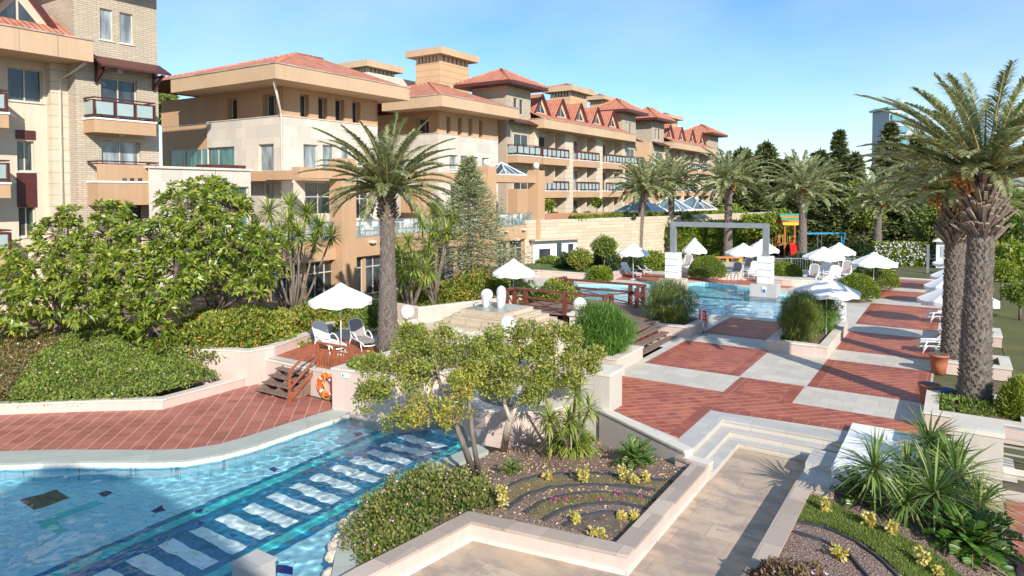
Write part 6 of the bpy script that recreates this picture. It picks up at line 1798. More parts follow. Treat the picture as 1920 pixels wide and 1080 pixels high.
rosette_tree('big leaved tree at the left edge, lowest of the three', (*at(95, 26.0), -.2), cl([(20, 560, 25.5, 1.05), (60, 500, 26.3, 1.1), (105, 440, 26.8, .85), (100, 560, 25.2, 1.0), (150, 490, 26, 1.1), (165, 570, 25, .9), (10, 610, 25, .7), (130, 405, 27, .5)], 26), 860, .27, .088, 1, gl_)
rosette_tree('middle big leaved tree in front of the split stone tower', (*at(262, 26.0), -.1), cl([(200, 440, 26.5, 1.0), (240, 510, 25.3, 1.15), (180, 530, 25.3, 1.0), (290, 450, 26.5, 1.1), (300, 560, 25, 1.0), (250, 590, 24.8, .8), (330, 510, 25.5, 1.0), (210, 400, 27, .7), (290, 620, 24.6, .6)], 26), 1060, .27, .088, 2, gl_)
rosette_tree('tallest big leaved tree, right of the split stone tower', (*at(405, 27.5), 0), cl([(350, 390, 28, 1.15), (400, 440, 27, 1.2), (340, 460, 27, 1.1), (430, 390, 28.5, 1.05), (455, 470, 27, 1.05), (385, 510, 26.3, .9), (500, 455, 27.5, .85), (390, 360, 29, .8), (470, 530, 26.6, .8), (505, 510, 27, .6)], 27), 1150, .27, .088, 3, gl_)
# yuccas and dracaenas
def head(P, D, W_, L_, c, n, L, W, up=.35, seed=0):
    g = np.random.default_rng(seed + int(abs(c[0]) * 97))
    a = g.random(n) * 2 * np.pi; e = np.arcsin(np.clip(g.random(n) * 1.6 - .6, -1, 1))
    e = e * .95 + up * .2
    d = np.stack([np.cos(e) * np.cos(a), np.cos(e) * np.sin(a), np.sin(e)], 1)
    P.append(np.array(c) + d * .04); D.append(d); L_.append(L * (.75 + .35 * g.random(n))); W_.append(np.full(n, W))
def yucca(label, base, heads, n, L, W, mat='yucca', name='yucca', group=None, bk='bark', tr=.05, bend=.22, hubz=None, cat='plant'):
    t = thing(name, base, label, cat, group)
    mb = MB(); P, D, W2, L2 = [], [], [], []
    b = Vector(base)
    for i, h in enumerate(heads):
        c = Vector(h[:3]); s = h[3] if len(h) > 3 else 1
        m1 = b.lerp(c, .45) + Vector((0, 0, -.1 * (c - b).length * .3)) + Vector((random.uniform(-.12, .12), random.uniform(-.12, .12), 0))
        if (c - b).length > .25: mb.tube([b + Vector((random.uniform(-.12, .12), random.uniform(-.12, .12), -.05)), m1, c], [tr * 1.5, tr, tr * .8], 7)
        head(P, D, W2, L2, tuple(c), int(n), L * s, W * s, seed=i)
        if c.z - b.z > .8: head(P, D, W2, L2, (c.x, c.y, c.z - .16), int(n * .4), L * s * .85, W * s, up=-2.2, seed=i + 50)
    if mb.v: mb.build('stems', M[bk], t)
    P, D, W2, L2 = map(np.concatenate, (P, D, W2, L2))
    LV().sword(P, D, L2, W2, bend).build('blades', LM[mat], t)
gy = 'many stemmed yuccas'
H_ = lambda lst: [(*fp(px, py, d), s) for px, py, d, s in lst]
yucca('tall many stemmed yucca tree left of the first terrace pier', (*at(548, 31), 0.1), H_([(505, 395, 31, 1), (545, 385, 31.5, 1), (575, 400, 32, 1), (598, 425, 31, 1), (622, 442, 31, .9), (560, 440, 30, 1.05), (525, 440, 30.3, 1), (480, 425, 31, .95), (590, 455, 30.3, .9), (475, 470, 30, .9), (540, 415, 30.6, 1)]), 100, .82, .06, 'drac', 'yucca_tree', gy, 'bark', .05, .12, cat='tree')
yucca('yucca rosettes showing above the tallest big leaved tree', (*at(395, 33), 0.1), H_([(400, 350, 32, 1), (425, 362, 32, 1), (335, 375, 32, .9), (360, 362, 32.5, .9), (455, 380, 32, .8)]), 100, .85, .055, 'drac', 'yucca_tree', gy, 'bark', .08, .12, cat='tree')
yucca('yucca tree between the palm trunk and the cedar', (*at(812, 37), 0.1), H_([(790, 415, 37, 1), (820, 402, 37.5, 1), (850, 412, 38, .9), (765, 452, 36.5, .9), (838, 435, 37, 1), (812, 432, 36.6, .8), (812, 388, 38, .7)]), 95, .9, .06, 'drac', 'yucca_tree', gy, 'bark', .06, .14, cat='tree')
yucca('low yucca clump right beside the palm trunk', (*at(770, 35), 0.0), H_([(748, 480, 35, 1.1), (775, 500, 34.5, 1.1), (800, 510, 35, 1), (755, 515, 34.5, 1), (735, 505, 35.5, .9), (805, 470, 36, .9), (735, 450, 36, .9)]), 80, 1.05, .06, 'drac', 'yucca', gy, 'bark', .08, .3)
bp = pz3(1065, 850)
yucca('bushy variegated yucca growing against the plaza wall in the mulched bed', bp, H_([(1015, 738, 17.6, .9), (1080, 735, 17.0, .95), (1032, 785, 16.6, .9), (1105, 765, 17, .8), (1068, 790, 16.3, 1)]), 64, .58, .042, 'drac', 'yucca', gy, 'bark', .04, .3)
yucca('low skirt of arching yucca leaves at the foot of the plaza wall', bp, [(bp[0] + dx, bp[1] + dy, bp[2] + dz, 1) for dx, dy, dz in ((0, 0, .35), (.25, .2, .4), (-.25, -.1, .3), (.3, -.15, .28), (-.05, .3, .5), (.45, .1, .3))], 90, .62, .045, 'drac', 'yucca', gy, 'bark', .03, .5)
bq = pr3(1700, 950)
yucca('large dark green yucca cluster beside the sand coloured pier', bq, H_([(1640, 878, 13.6, 1), (1742, 832, 15.2, 1.05), (1700, 885, 14.4, .95), (1752, 925, 13.2, 1.15), (1795, 895, 14.0, 1.1), (1838, 945, 13.4, .95), (1700, 940, 13.3, .85), (1782, 865, 14.6, .9)]), 100, .86, .05, 'yucca', 'yucca', gy, 'bark', .05, .2)
# cycads
def cycad(label, c, R_, nf, group='cycads in the beds', nl=26, em=-5, seed=0, wid=.028, name='cycad'):
    t = thing(name, c, label, 'plant', group)
    MB().tube([(c[0], c[1], c[2]-.05), (c[0], c[1], c[2] + .16 * R_)], [.11 * R_, .09 * R_], 8).build('stem', M['bark'], t)
    g = np.random.default_rng(seed); lv = LV(); st = MB()
    for i in range(nf):
        q = (i + .5) / nf; az = i * 2.39996; e0 = R(75 - (75 - em) * q); L = R_ * (.85 + .2 * g.random()); m = 10
        pts = [np.array([c[0], c[1], c[2] + .14 * R_])]
        for k in range(m):
            e = e0 - .75 * ((k + .5) / m) ** 1.3
            pts.append(pts[-1] + L / m * np.array([math.cos(e) * math.cos(az), math.cos(e) * math.sin(az), math.sin(e)]))
        pts = np.array(pts); s_ = np.linspace(.15, .99, nl); idx = s_ * m; i0 = np.clip(idx.astype(int), 0, m - 1); f = (idx - i0)[:, None]
        P = pts[i0] * (1 - f) + pts[i0 + 1] * f; Tn = nrm(pts[i0 + 1] - pts[i0]); side = nrm(np.cross(Tn, np.array([0, 0, 1.0]))); up = np.cross(side, Tn)
        for sg in (1, -1): lv.leaf(P, Tn * .6 + sg * side + up * .3, R_ * .26 * np.sin(np.pi * (.15 + .75 * s_)), wid * R_ / .6)
        st.tube([tuple(p) for p in pts[::3]], .008, 4, cap=False)
    fo = lv.build('fronds', LM['cycad'], t); st.build('frond_stalks', M['stalk'], fo)
cycad('glossy cycad standing at the foot of the sloping plaza wall', pz3(1192, 868), .62, 26, seed=1)
cycad('small cycad near the white barked tree in the mulch', pz3(960, 885), .38, 14, seed=2)
cycad('dark cycad half hidden between white plastered box and yucca', pr3(1610, 938), .66, 22, seed=3)
cycad('broad dark cycad at the lower right corner', pr3(1822, 1035), .85, 44, seed=4, nl=34)
cycad('palm like cycad under the umbrella left of the bridge', (*G(1003, 578, 0), 0), 1.5, 24, seed=5)
# yellow foliage plants
gyel = 'yellow foliage plants in the flower beds'
def yplant(label, p, h, r, n=170, flat=False):
    t = thing('yellow_foliage_plant', p, label, 'plant', gyel)
    g = rng; m = 9
    mb = MB()
    P = []; D = []
    for i in range(m):
        a = g.random() * 6.28; rr = r * g.random(); tip = Vector((p[0] + rr * math.cos(a), p[1] + rr * math.sin(a), p[2] + h * (.6 + .45 * g.random())))
        mb.bar(Vector(p), tip, .012, .012)
        k = n // m; f = .25 + .75 * g.random(k)[:, None]
        P.append(np.array(p)[None] * (1 - f) + np.array(tip)[None] * f + g.normal(size=(k, 3)) * .02); D.append(g.normal(size=(k, 3)) + np.array([0, 0, .4]))
    mb.build('stems', M['stem'], t)
    LV().leaf(np.concatenate(P), np.concatenate(D), .085, .05).build('foliage', LM['yellow'], t)
for lb, px, py, h, r in (('upright yellow plant beside the first mulch edging, nearest the yucca skirt', 1095, 908, .42, .18), ('yellow plant in front of the glossy cycad', 1170, 903, .36, .12), ('short yellow plant just right of the one before the cycad', 1188, 910, .22, .1),
        ('pale yellow plant at the left end of the curved edgings', 940, 955, .45, .14), ('small withered yellow plant behind the left end of the edgings', 1028, 902, .2, .1), ('low pale yellow plant near the turf corner of the left bed', 1212, 903, .2, .1),
        ('flat yellow green plant in the dark soil at the front corner', 1120, 1008, .12, .2), ('yellow green plant left of the front soil patch', 1078, 982, .2, .09), ('yellow green plant at the right of the front soil patch', 1192, 978, .17, .1), ('low yellow plant between the front soil plants', 1165, 973, .1, .1)):
    yplant('left bed: ' + lb if False else lb, pz3(px, py), h, r)
for lb, px, py, h, r in (('yellow plant nearest the white plastered box in the right bed', 1545, 962, .34, .12), ('second yellow plant along the turf of the right bed', 1632, 992, .3, .13), ('yellow and pink plant beside the second one on the turf', 1672, 1006, .28, .13),
        ('yellow plant in the turf close to the bottom right corner', 1728, 1064, .32, .14), ('last small yellow plant on the turf at the bottom edge', 1758, 1084, .2, .1), ('sprawling bright yellow green plant behind the purple shrub', 1572, 1045, .16, .2)):
    yplant(lb, pr3(px, py), h, r)
# flowering shrub at the pool island, and purple shrub
shrub('wide green shrub with small pink flowers spilling over the island kerb', (-9.45, 10.9, -.8), (1.12, 1.7, .95), 11500, .085, .048, 'mixed', 'flowPk', 150, fl=.035, amp=.42, fr=3.0, shell=.45)
shrub('front part of the pink flowered shrub beside the brown capping', (-8.8, 9.6, -.8), (.7, .95, .62), 5600, .085, .048, 'mixed', 'flowPk', 80, fl=.035, amp=.42, fr=3.0, shell=.45)
shrub('right part of the pink flowered shrub reaching into the mulch', (-8.5, 11.4, -.75), (.75, .9, .8), 5600, .085, .048, 'mixed', 'flowPk', 80, fl=.035, amp=.42, fr=3.0, shell=.45)
shrub('purple red leaved shrub with lilac flowers at the bottom of the right bed', (-2.05, 11.25, -.25), (.75, .95, .42), 7000, .07, .045, 'purple', 'flowLi', 60, fl=.045, amp=.3, fr=2.2)
shrub('lower part of the purple red leaved shrub at the frame edge', (-1.55, 10.3, -.25), (.7, .8, .36), 5000, .07, .045, 'purple', 'flowLi', 40, fl=.045, amp=.3, fr=2.2)
shrub('bright green feathery shrub at the right edge beside the palm planter', (*at(1915, 17.6), 0), (.45, .5, 1.35), 9000, .12, .03, 'hedge', amp=.2)
shrub('low green weeds round the base of the nearest thick palm', (0.3, 22.0, .38), (.7, .8, .22), 1500, .12, .04, 'cover', core=False)
# the two small foreground trees
b1 = pz3(890, 893)
def F3(px, py, d): return fp(px, py, d)
t1c = [(*F3(720, 700, 15.6), .55), (*F3(690, 745, 15.5), .42), (*F3(770, 660, 16), .6), (*F3(760, 720, 15.3), .6, .45, 'olive'), (*F3(830, 640, 16.2), .62), (*F3(820, 700, 15.4), .62, .5, 'olive'), (*F3(870, 660, 16), .6), (*F3(870, 720, 15.5), .5, .4, 'autumn'),
       (*F3(800, 770, 15.2), .5, .42, 'autumn'), (*F3(850, 790, 15.2), .42, .36, 'autumn'), (*F3(740, 780, 15.0), .38, .3, 'olive'), (*F3(900, 690, 16), .55), (*F3(780, 620, 16.4), .4, .25)]
tree('yellow green tree with dark leaning trunks at the pool edge', b1, [([b1, F3(868, 830, 15.4), F3(840, 760, 15.5), F3(815, 690, 15.7)], .085, .035), ([(b1[0] + .1, b1[1] + .05, b1[2]), F3(888, 830, 15.5), F3(880, 760, 15.6), F3(870, 700, 15.9)], .07, .03)],
     t1c, 15000, .085, .042, 'olive', 'small trees in the mulched bed', r0=.07, amp=.5, shell=.1, sub=7)
b2 = pz3(945, 843)
t2c = [(*F3(920, 660, 17), .6), (*F3(960, 640, 17.5), .6), (*F3(1000, 680, 17), .62), (*F3(940, 710, 16.6), .55), (*F3(1040, 650, 17.6), .6), (*F3(1060, 700, 17), .5), (*F3(1000, 725, 16.6), .42), (*F3(1085, 665, 17.8), .5), (*F3(1105, 685, 17.8), .32), (*F3(985, 615, 17.8), .35), (*F3(900, 700, 16.8), .5), (*F3(1020, 625, 18), .4)]
tree('white barked spreading tree with dense yellow green crown', b2, [([b2, F3(952, 800, 16.7), F3(965, 765, 16.8), F3(985, 735, 17)], .11, .05), ([F3(958, 790, 16.7), F3(945, 755, 16.8), F3(930, 730, 17)], .06, .035), ([F3(965, 765, 16.8), F3(1005, 740, 17), F3(1035, 715, 17.2)], .06, .03)],
     t2c, 18000, .085, .045, 'olive', 'small trees in the mulched bed', 'palebark', r0=.08, amp=.4, shell=.15, sub=7)
# shrubs along the retaining wall
for (px, py, w, h, m, lb) in ((1072, 507, 60, 36, 'dark', 'dark bush left of the ball topped tree by the annex'), (1135, 505, 60, 36, 'dark', 'dark bush right of the ball topped tree by the annex'), (1030, 497, 50, 14, 'cover', 'low green plants by the annex door'), (1125, 522, 44, 22, 'clip', 'low bright green bush on the lawn kerb'),
        (1218, 508, 70, 34, 'hedge', 'bright green bush behind the far left loungers'), (1185, 505, 40, 24, 'dark', 'small dark bush at the leaning palm foot'), (1255, 497, 40, 22, 'hedge', 'green bush behind the left striped pillar'), (1500, 505, 60, 26, 'dark', 'dark bush beside the playground palm')):
    dome(lb, px, py, .3 if py < 525 and px < 1200 else 0, w, h, 3500, .2, .12, m, amp=.3)
def smalltree(lb, px, pyb, z0, pyt, w, m, n=2500, L=.16, bk='bark', grp=None, th=.05):
    x, y = G(px, pyb, z0); d = y * math.cos(YAW) - x * math.sin(YAW); zt_ = zz(pyt, d); r = w / 2 * d / F
    tree(lb, (x, y, z0), [([(x, y, z0), (x, y, zt_ - r * 1.3)], th, th * .7)], [(x, y, zt_ - r * .95, r * .8, r * .8), (x - r * .4, y, zt_ - r, r * .6), (x + r * .4, y, zt_ - r * .8, r * .6)], n, L, L * .6, m, grp, bk, r0=th, amp=.2)
smalltree('ball topped small tree with bare pale trunk by the annex', 1088, 510, .4, 462, 50, 'olive', bk='palebark')
smalltree('slender green tree right of the annex', 1133, 508, .4, 438, 50, 'cover', 3000)
smalltree('young tree on the lawn at the right edge', 1878, 562, 0, 482, 52, 'hedge', 2600, .12, th=.07)
smalltree('low dark leaved tree at the right edge of the lawn', 1912, 600, 0, 520, 60, 'cover', 3000, .13, th=.07)
gtp = 'topiary trees in the hotel garden'
smalltree('round topped tree in the hotel garden beside the pergola end', 1028, 412, 3.7, 374, 22, 'hedge', 900, .3, grp=gtp)
smalltree('round topped tree in the hotel garden before the third bay', 1119, 408, 3.7, 372, 16, 'hedge', 900, .3, grp=gtp)
for (px, w, m, lb) in ((1037, 18, 'hedge', 'low green shrub in the hotel garden beside the pergola end'), (1078, 14, 'reed', 'spiky low shrub in the hotel garden'), (1100, 18, 'purple', 'dark red shrub in the hotel garden'), (1180, 22, 'dark', 'dark clipped ball in front of the glass pyramids'), (1290, 20, 'dark', 'dark clipped ball between glass pyramids')):
    dome(lb, px, 411, 3.72, w, 12, 700, .25, .15, m, core=False)
hedge('low green hedge along the top of the retaining wall', (-27.6, 52.3), (-19.9, 76), .8, 3.72, 4.15, 5000, .25, .15, 'hedge')
# grass blades on turf and thin grass
def blades(name, label, poly, zf, n, L, mat='grass'):
    xs = [p[0] for p in poly]; ysv = [p[1] for p in poly]; out = []
    while len(out) < n:
        x = random.uniform(min(xs), max(xs)); y = random.uniform(min(ysv), max(ysv))
        if in_poly(x, y, poly): out.append((x, y, zf(x, y)))
    P = np.array(out); D = rng.normal(size=(n, 3)) * .4 + np.array([0, 0, 1.0])
    o = LV().leaf(P, D, L * (.6 + .8 * rng.random(n)), .012).build(name, LM[mat]); tag(o, label, 'grass', kind='stuff')
blades('turf_grass', 'short green grass of the turf strip in the right hand bed', [p[:2] for p in turf_poly], rz_, 26000, .07)
blades('thin_grass', 'sparse grass between the outer curved edgings of the mulched bed', [p[:2] for p in E2[0] + E2[1][::-1]], soilz, 900, .06, 'drygrass')
blades('thin_grass', 'sparse grass between the middle curved edgings of the mulched bed', [p[:2] for p in E2[2] + E2[3][::-1]], soilz, 1800, .06, 'drygrass')
def litter(name, label, poly, zf, n, cols):
    LM[name] = leafmat(name, cols, .1)
    xs = [p[0] for p in poly]; ysv = [p[1] for p in poly]; out = []
    while len(out) < n:
        x = random.uniform(min(xs), max(xs)); y = random.uniform(min(ysv), max(ysv))
        if in_poly(x, y, poly): out.append((x, y, zf(x, y) + .015))
    P = np.array(out); D = rng.normal(size=(n, 3)) * np.array([1, 1, .12])
    o = LV().leaf(P, D, .06, .035).build(name, LM[name]); tag(o, label, 'fallen leaves', kind='stuff')
litter('fallen_leaves', 'fallen dry leaves scattered over the mulched bed', bed, soilz, 2600, [(0.40, 0.27, 0.14), (0.50, 0.36, 0.20), (0.30, 0.18, 0.10)])
P = np.array([pz3(*p) for p in ((1033, 946), (1045, 942), (1060, 941), (1153, 935), (1166, 934), (1167, 944), (1202, 939), (1125, 944), (1082, 943))]) + np.array([0, 0, .09])
lv = LV()
for k in range(6): lv.leaf(P + .02 * rng.normal(size=P.shape), rng.normal(size=P.shape) + np.array([0, 0, .5]), .045, .035)
tag(lv.build('magenta_flowers', LM['flowMg']), 'few magenta flowers between the curved edgings', 'flowers', kind='stuff')

def scatter(name, label, box, z, n, cols, L=.05):
    LM[name] = leafmat(name, cols, .1)
    x0, x1, y0, y1 = box
    P = np.stack([x0 + (x1-x0)*rng.random(n), y0 + (y1-y0)*rng.random(n), np.full(n, z)], 1)
    D = rng.normal(size=(n, 3)) * np.array([1, 1, .1])
    tag(LV().leaf(P, D, L, L*.55).build(name, LM[name]), label, 'fallen leaves', kind='stuff')
scatter('stray_leaves', 'a few stray dry leaves on the red and pale plaza', (-9.3, -.7, 19.3, 33), .018, 90, [(0.30, 0.20, 0.08), (0.20, 0.15, 0.06)])
scatter('stray_leaves', 'a few stray dry leaves on the lower sandstone plaza', (-4.6, -2.95, 6, 17.5), -.485, 45, [(0.30, 0.20, 0.08), (0.20, 0.15, 0.06)])
scatter('stray_leaves', 'a few stray dry leaves on the pool deck tiles', (-23.5, -17.5, 11.5, 15.0), -.888, 50, [(0.30, 0.20, 0.08), (0.14, 0.12, 0.05)])
# ------------------------------------------------------------------ parasols, loungers and small things
M['canvas'] = plain('white_canvas', (0.80, 0.80, 0.80), 0.8, 0.03, 1.5)
M['sling'] = plain('taupe_sling_fabric', (0.30, 0.27, 0.26), 0.8, 0.12, 12)
M['slinglight'] = plain('pale_sling_fabric', (0.72, 0.68, 0.65), 0.8, 0.06, 12)
M['plastic'] = plain('white_resin', (0.80, 0.80, 0.79), 0.35, 0.03)
gu = 'white parasols round the pools'
def parasol(label, px, pt, pe, wpx, d, z0=0.0, n=8, sag=.06, rot=.2):
    x, y = at(px, d); r = wpx / 2 * d / F * 1.03; zt_, ze = zz(pt, d), zz(pe, d - r * .85)
    t = thing('parasol', (x, y, z0), label, 'parasol', gu)
    mb = MB(); ze2 = ze + .13; m = 5; sub = 3
    rows_ = []
    for j in range(m + 1):
        f = j / m; row = []
        for k in range(n * sub):
            a = rot + 2 * math.pi * k / (n * sub); kk = k % sub
            rad = r * f * (math.cos(math.pi / n) / math.cos(((k / sub) % 1 - .5) * 2 * math.pi / n) * .35 + .65)
            z = zt_ + (ze2 - zt_) * (f ** 1.08) - (sag * f * (1 if kk else 0))
            row.append((x + rad * math.cos(a), y + rad * math.sin(a), z))
        rows_.append(row)
    low = [(p[0] * 1.0, p[1], p[2] - .15 + .02 * math.sin(k * 2.1)) for k, p in enumerate(rows_[-1])]
    V = [p for row in rows_ for p in row] + low; N = n * sub
    fs = [(j*N+k, (j+1)*N+k, (j+1)*N+(k+1) % N, j*N+(k+1) % N) for j in range(m + 1) for k in range(N)]
    mb.add(V, [f[::-1] for f in fs]); c = mb.build('canopy', M['canvas'], t)
    v = MB(); q = [(x + r*.2*math.cos(2*math.pi*k/n+rot), y + r*.2*math.sin(2*math.pi*k/n+rot), zt_ - (zt_-ze2)*.13) for k in range(n)]
    v.add(q + [(x, y, zt_ + .06)], [(k, (k+1) % n, n) for k in range(n)]); v.build('vent', M['canvas'], c)
    rb = MB()
    for k in range(n):
        a = rot + 2 * math.pi * k / n; rb.bar((x, y, zt_ - .04), (x + r*.99*math.cos(a), y + r*.99*math.sin(a), ze2 - .03), .02, .02)
        rb.bar((x, y, ze2 - .1), (x + r*.5*math.cos(a), y + r*.5*math.sin(a), zt_ + (ze2 - zt_)*.5 - .03), .016, .016)
    rb.build('ribs', M['plastic'], t)
    MB().tube([(x, y, z0), (x, y, zt_ + .02)], .024, 10).build('pole', M['plastic'], t)
    MB().cyl(x, y, z0, z0 + .08, .26, .22).build('base', M['greypave'], t)
for a in (('large parasol with eight white panels over the sun terrace beside the near palm', 637, 533, 577, 115, 25.9), ('parasol behind the fountain, left of the timber bridge', 963, 487, 520, 81, 36.0, 0, 8, .05),
          ('parasol at the far left over two loungers before the retaining wall', 1188, 457, 480, 58, 48.0), ('steep narrow parasol left of the clipped dome, seen through the portal', 1303, 447, 475, 45, 51.0),
          ('parasol seen in front of the portal post, nearer one of two', 1395, 457, 480, 64, 48.0), ('parasol half hidden behind the right portal post', 1430, 449, 474, 60, 52.0),
          ('shaded parasol over grey loungers left of the hedge palm', 1546, 464, 488, 72, 45.0), ('parasol just behind and right of the shaded one', 1575, 456, 478, 56, 49.0),
          ('parasol beside the path in front of the hedge palm', 1641, 474, 501, 78, 41.5), ('biggest parasol in the middle, rising from the reed planter', 1553, 521, 560, 113, 28.0),
          ('nearest parasol behind the thick right hand palms', 1800, 531, 578, 130, 26.6), ('second parasol behind the thick right hand palms', 1790, 512, 548, 92, 31.0),
          ('third parasol behind the thick right hand palms', 1796, 497, 527, 82, 36.5), ('farthest parasol behind the thick right hand palms, near the kiosk', 1803, 478, 502, 88, 42.0)):
    parasol(a[0], *a[1:6], a[6] if len(a) > 6 else 0.0)
def make_lounger(name, label, sling, back=52):
    t = thing(name, (0, 0, 0), label, 'sun lounger')
    for s in (-1, 1):
        y = .31 * s
        MB().tube([(.98, y*.92, .22), (.93, y, .30), (.5, y, .345), (0, y, .35), (-.3, y, .33), (-.42, y, .30)], .026, 8).build('side_rail', M['plastic'], t)
        MB().tube([(-.30, y, .34), (-.28, y*1.04, .5), (-.12, y*1.06, .6), (.12, y*1.06, .57), (.30, y*1.04, .46), (.42, y, .35)], .026, 8).build('armrest', M['plastic'], t)
        MB().tube([(.70, y, .34), (.80, y*1.05, .16), (.86, y*1.05, 0)], [.028, .024, .022], 8).build('leg', M['plastic'], t)
        MB().tube([(-.26, y, .33), (-.38, y*1.05, .15), (-.44, y*1.05, 0)], [.028, .024, .022], 8).build('leg', M['plastic'], t)
    MB().tube([(.98, -.285, .22), (1.0, 0, .2), (.98, .285, .22)], .026, 8).build('foot_bar', M['plastic'], t)
    mb = MB(); mb.add([(-.22, -.29, .345), (.5, -.29, .345), (.93, -.28, .30), (.93, .28, .30), (.5, .29, .345), (-.22, .29, .345), (.14, 0, .325)], [(0, 1, 6), (1, 4, 6), (4, 5, 6), (5, 0, 6), (1, 2, 3, 4)]); mb.build('seat', M[sling], t)
    c, s_ = math.cos(R(back)), math.sin(R(back)); B = lambda u, y, o=0: (-.22 - c * u - s_ * o, y, .35 + s_ * u - c * o * -1)
    MB().tube([B(0, -.29), B(.45, -.30), B(.72, -.28), B(.80, -.16), B(.82, 0), B(.80, .16), B(.72, .28), B(.45, .30), B(0, .29)], .028, 8).build('back_frame', M['plastic'], t)
    MB().add([B(.02, -.27), B(.72, -.26), B(.79, -.14), B(.79, .14), B(.72, .26), B(.02, .27)], [(0, 5, 4, 3, 2, 1)]).build('backrest', M[sling], t)
    return t
LG = {}
def lounger(label, a, b, sling='sling', back=52, z=0.0, grp='white sun loungers', sc=1.0):
    """head at ground pixel a, feet towards ground pixel b"""
    key = (sling, back)
    A_, B_ = Vector(G(*a, z)), Vector(G(*b, z)); d = (B_ - A_).normalized(); c = A_ + d * .5
    if key not in LG: t = LG[key] = make_lounger('sun_lounger', label, sling, back)
    else: t = copy_tree(LG[key])
    t.location = (c.x, c.y, z); t.rotation_euler = (0, 0, math.atan2(d.y, d.x)); t['label'] = label; t['group'] = grp; t['category'] = 'sun lounger'
    t.scale = (sc, sc, sc)
    return t
lounger('pale sling lounger with raised back just behind the timber railing', (600, 652), (650, 668), 'slinglight', 58)
lounger('grey sling lounger at the foot of the near palm', (668, 645), (704, 662), 'sling', 55)
lounger('nearest lounger under the far left parasol', (1172, 517), (1210, 523), 'slinglight', 50)
lounger('second lounger under the far left parasol, with grey cushion', (1192, 511), (1225, 516), 'sling', 50)
lounger('grey lounger left of the clipped dome under the steep parasol', (1291, 502), (1278, 508), 'sling', 62)
lounger('lounger at the pool edge left of the second striped pillar', (1383, 519), (1372, 528), 'sling', 62)
lounger('lounger behind the pool edge one, higher in view', (1404, 508), (1392, 517), 'sling', 60)
lounger('pale lounger tight beside the second striped pillar', (1416, 517), (1404, 528), 'slinglight', 60)
lounger('grey lounger leftmost under the shaded parasol', (1527, 524), (1512, 534), 'sling', 66)
lounger('pale lounger behind the leftmost one under the shaded parasol', (1550, 514), (1540, 523), 'slinglight', 66)
lounger('pale lounger nearest the big parasol top', (1566, 527), (1556, 536), 'slinglight', 66)
lounger('grey lounger rightmost under the shaded parasol', (1588, 516), (1580, 525), 'sling', 66)
lounger('white lounger standing on the planter edge in the middle of the path', (1572, 607), (1552, 640), 'slinglight', 60)
lounger('white lounger half behind the clipped domes beside the path', (1648, 537), (1640, 552), 'slinglight', 55)
def flatstack(lab, px, py, d_out, n):
    for k in range(n):
        g = G(px, py, 0)
        key = ('slinglight', 4)
        if key not in LG: t = LG[key] = make_lounger('sun_lounger', '', 'slinglight', 4)
        else: t = copy_tree(LG[key])
        t.location = (g[0] + 1.0, g[1] + .02, .17 * k); t.rotation_euler = (0, 0, math.pi + .04 * k); t['label'] = lab[k]; t['group'] = 'folded loungers on the right of the path'; t['category'] = 'sun lounger'
flatstack(['flat white lounger, lower of the nearest stack by the second right hand palm', 'flat white lounger, upper of the nearest stack by the second right hand palm'], 1722, 660, 0, 2)
flatstack(['flat white lounger in the shade beside the third planter, lower of two', 'flat white lounger in the shade beside the third planter, upper of two'], 1738, 603, 0, 2)
flatstack(['flat white lounger below the nearest parasol on the right'], 1741, 573, 0, 1)
flatstack(['flat white lounger farthest along the right side of the path'], 1748, 549, 0, 1)
# white chairs and tables on the restaurant terrace
def make_chair(label):
    t = thing('terrace_chair', (0, 0, 0), label, 'chair')
    MB().box(-.24, .24, -.24, .24, .43, .46).build('seat', M['plastic'], t)
    mb = MB(); mb.box(-.24, -.21, -.22, .22, .55, .92); mb.box(-.25, -.20, -.24, -.2, .46, .92); mb.box(-.25, -.20, .2, .24, .46, .92); mb.build('backrest', M['plastic'], t)
    for sx_ in (-.21, .21):
        for sy in (-.21, .21): MB().box(sx_-.02, sx_+.02, sy-.02, sy+.02, 0, .43).build('leg', M['plastic'], t)
    return t
ch0 = None
chl = [('white chair next to the first terrace pier', 663, 2.6), ('white chair facing left near the palm trunk on the terrace', 693, .3), ('white chair just left of the palm trunk on the terrace', 706, 1.7), ('white chair right of the palm trunk on the terrace', 765, 2.9), ('white chair in the middle right of the palm on the terrace', 778, 1.6),
       ('white chair near the ochre pier right of the palm', 790, .2), ('leftmost white chair at the terrace end', 938, 2.8), ('white chair in the middle of the terrace end', 956, 1.6), ('white chair near the globe topped pier', 968, .1), ('white chair last at the terrace end by the pier', 980, 3.0)]
for i, (lb, px, rz) in enumerate(chl):
    y = AX(px, 430, -30.5)[0]
    t = make_chair(lb) if ch0 is None else copy_tree(ch0)
    if ch0 is None: ch0 = t
    t.location = (-30.4 - .35 * (i % 2), y, 3.49); t.rotation_euler = (0, 0, rz); t['label'] = lb; t['group'] = 'white chairs on the restaurant terrace'; t['category'] = 'chair'
for px, lb in ((674, 'white table on the terrace beside the first pier'), (752, 'white table right of the palm trunk on the terrace'), (948, 'white table at the terrace end')):
    y = AX(px, 430, -30.8)[0]; t = thing('terrace_table', (-30.9, y, 3.49), lb, 'table', 'white tables on the restaurant terrace')
    MB().box(-31.3, -30.5, y - .4, y + .4, 4.2, 4.24).build('tabletop', M['plastic'], t)
    for a, b in ((-.34, -.34), (.34, -.34), (-.34, .34), (.34, .34)): MB().box(-30.9+a-.025, -30.9+a+.025, y+b-.025, y+b+.025, 3.49, 4.2).build('leg', M['plastic'], t)
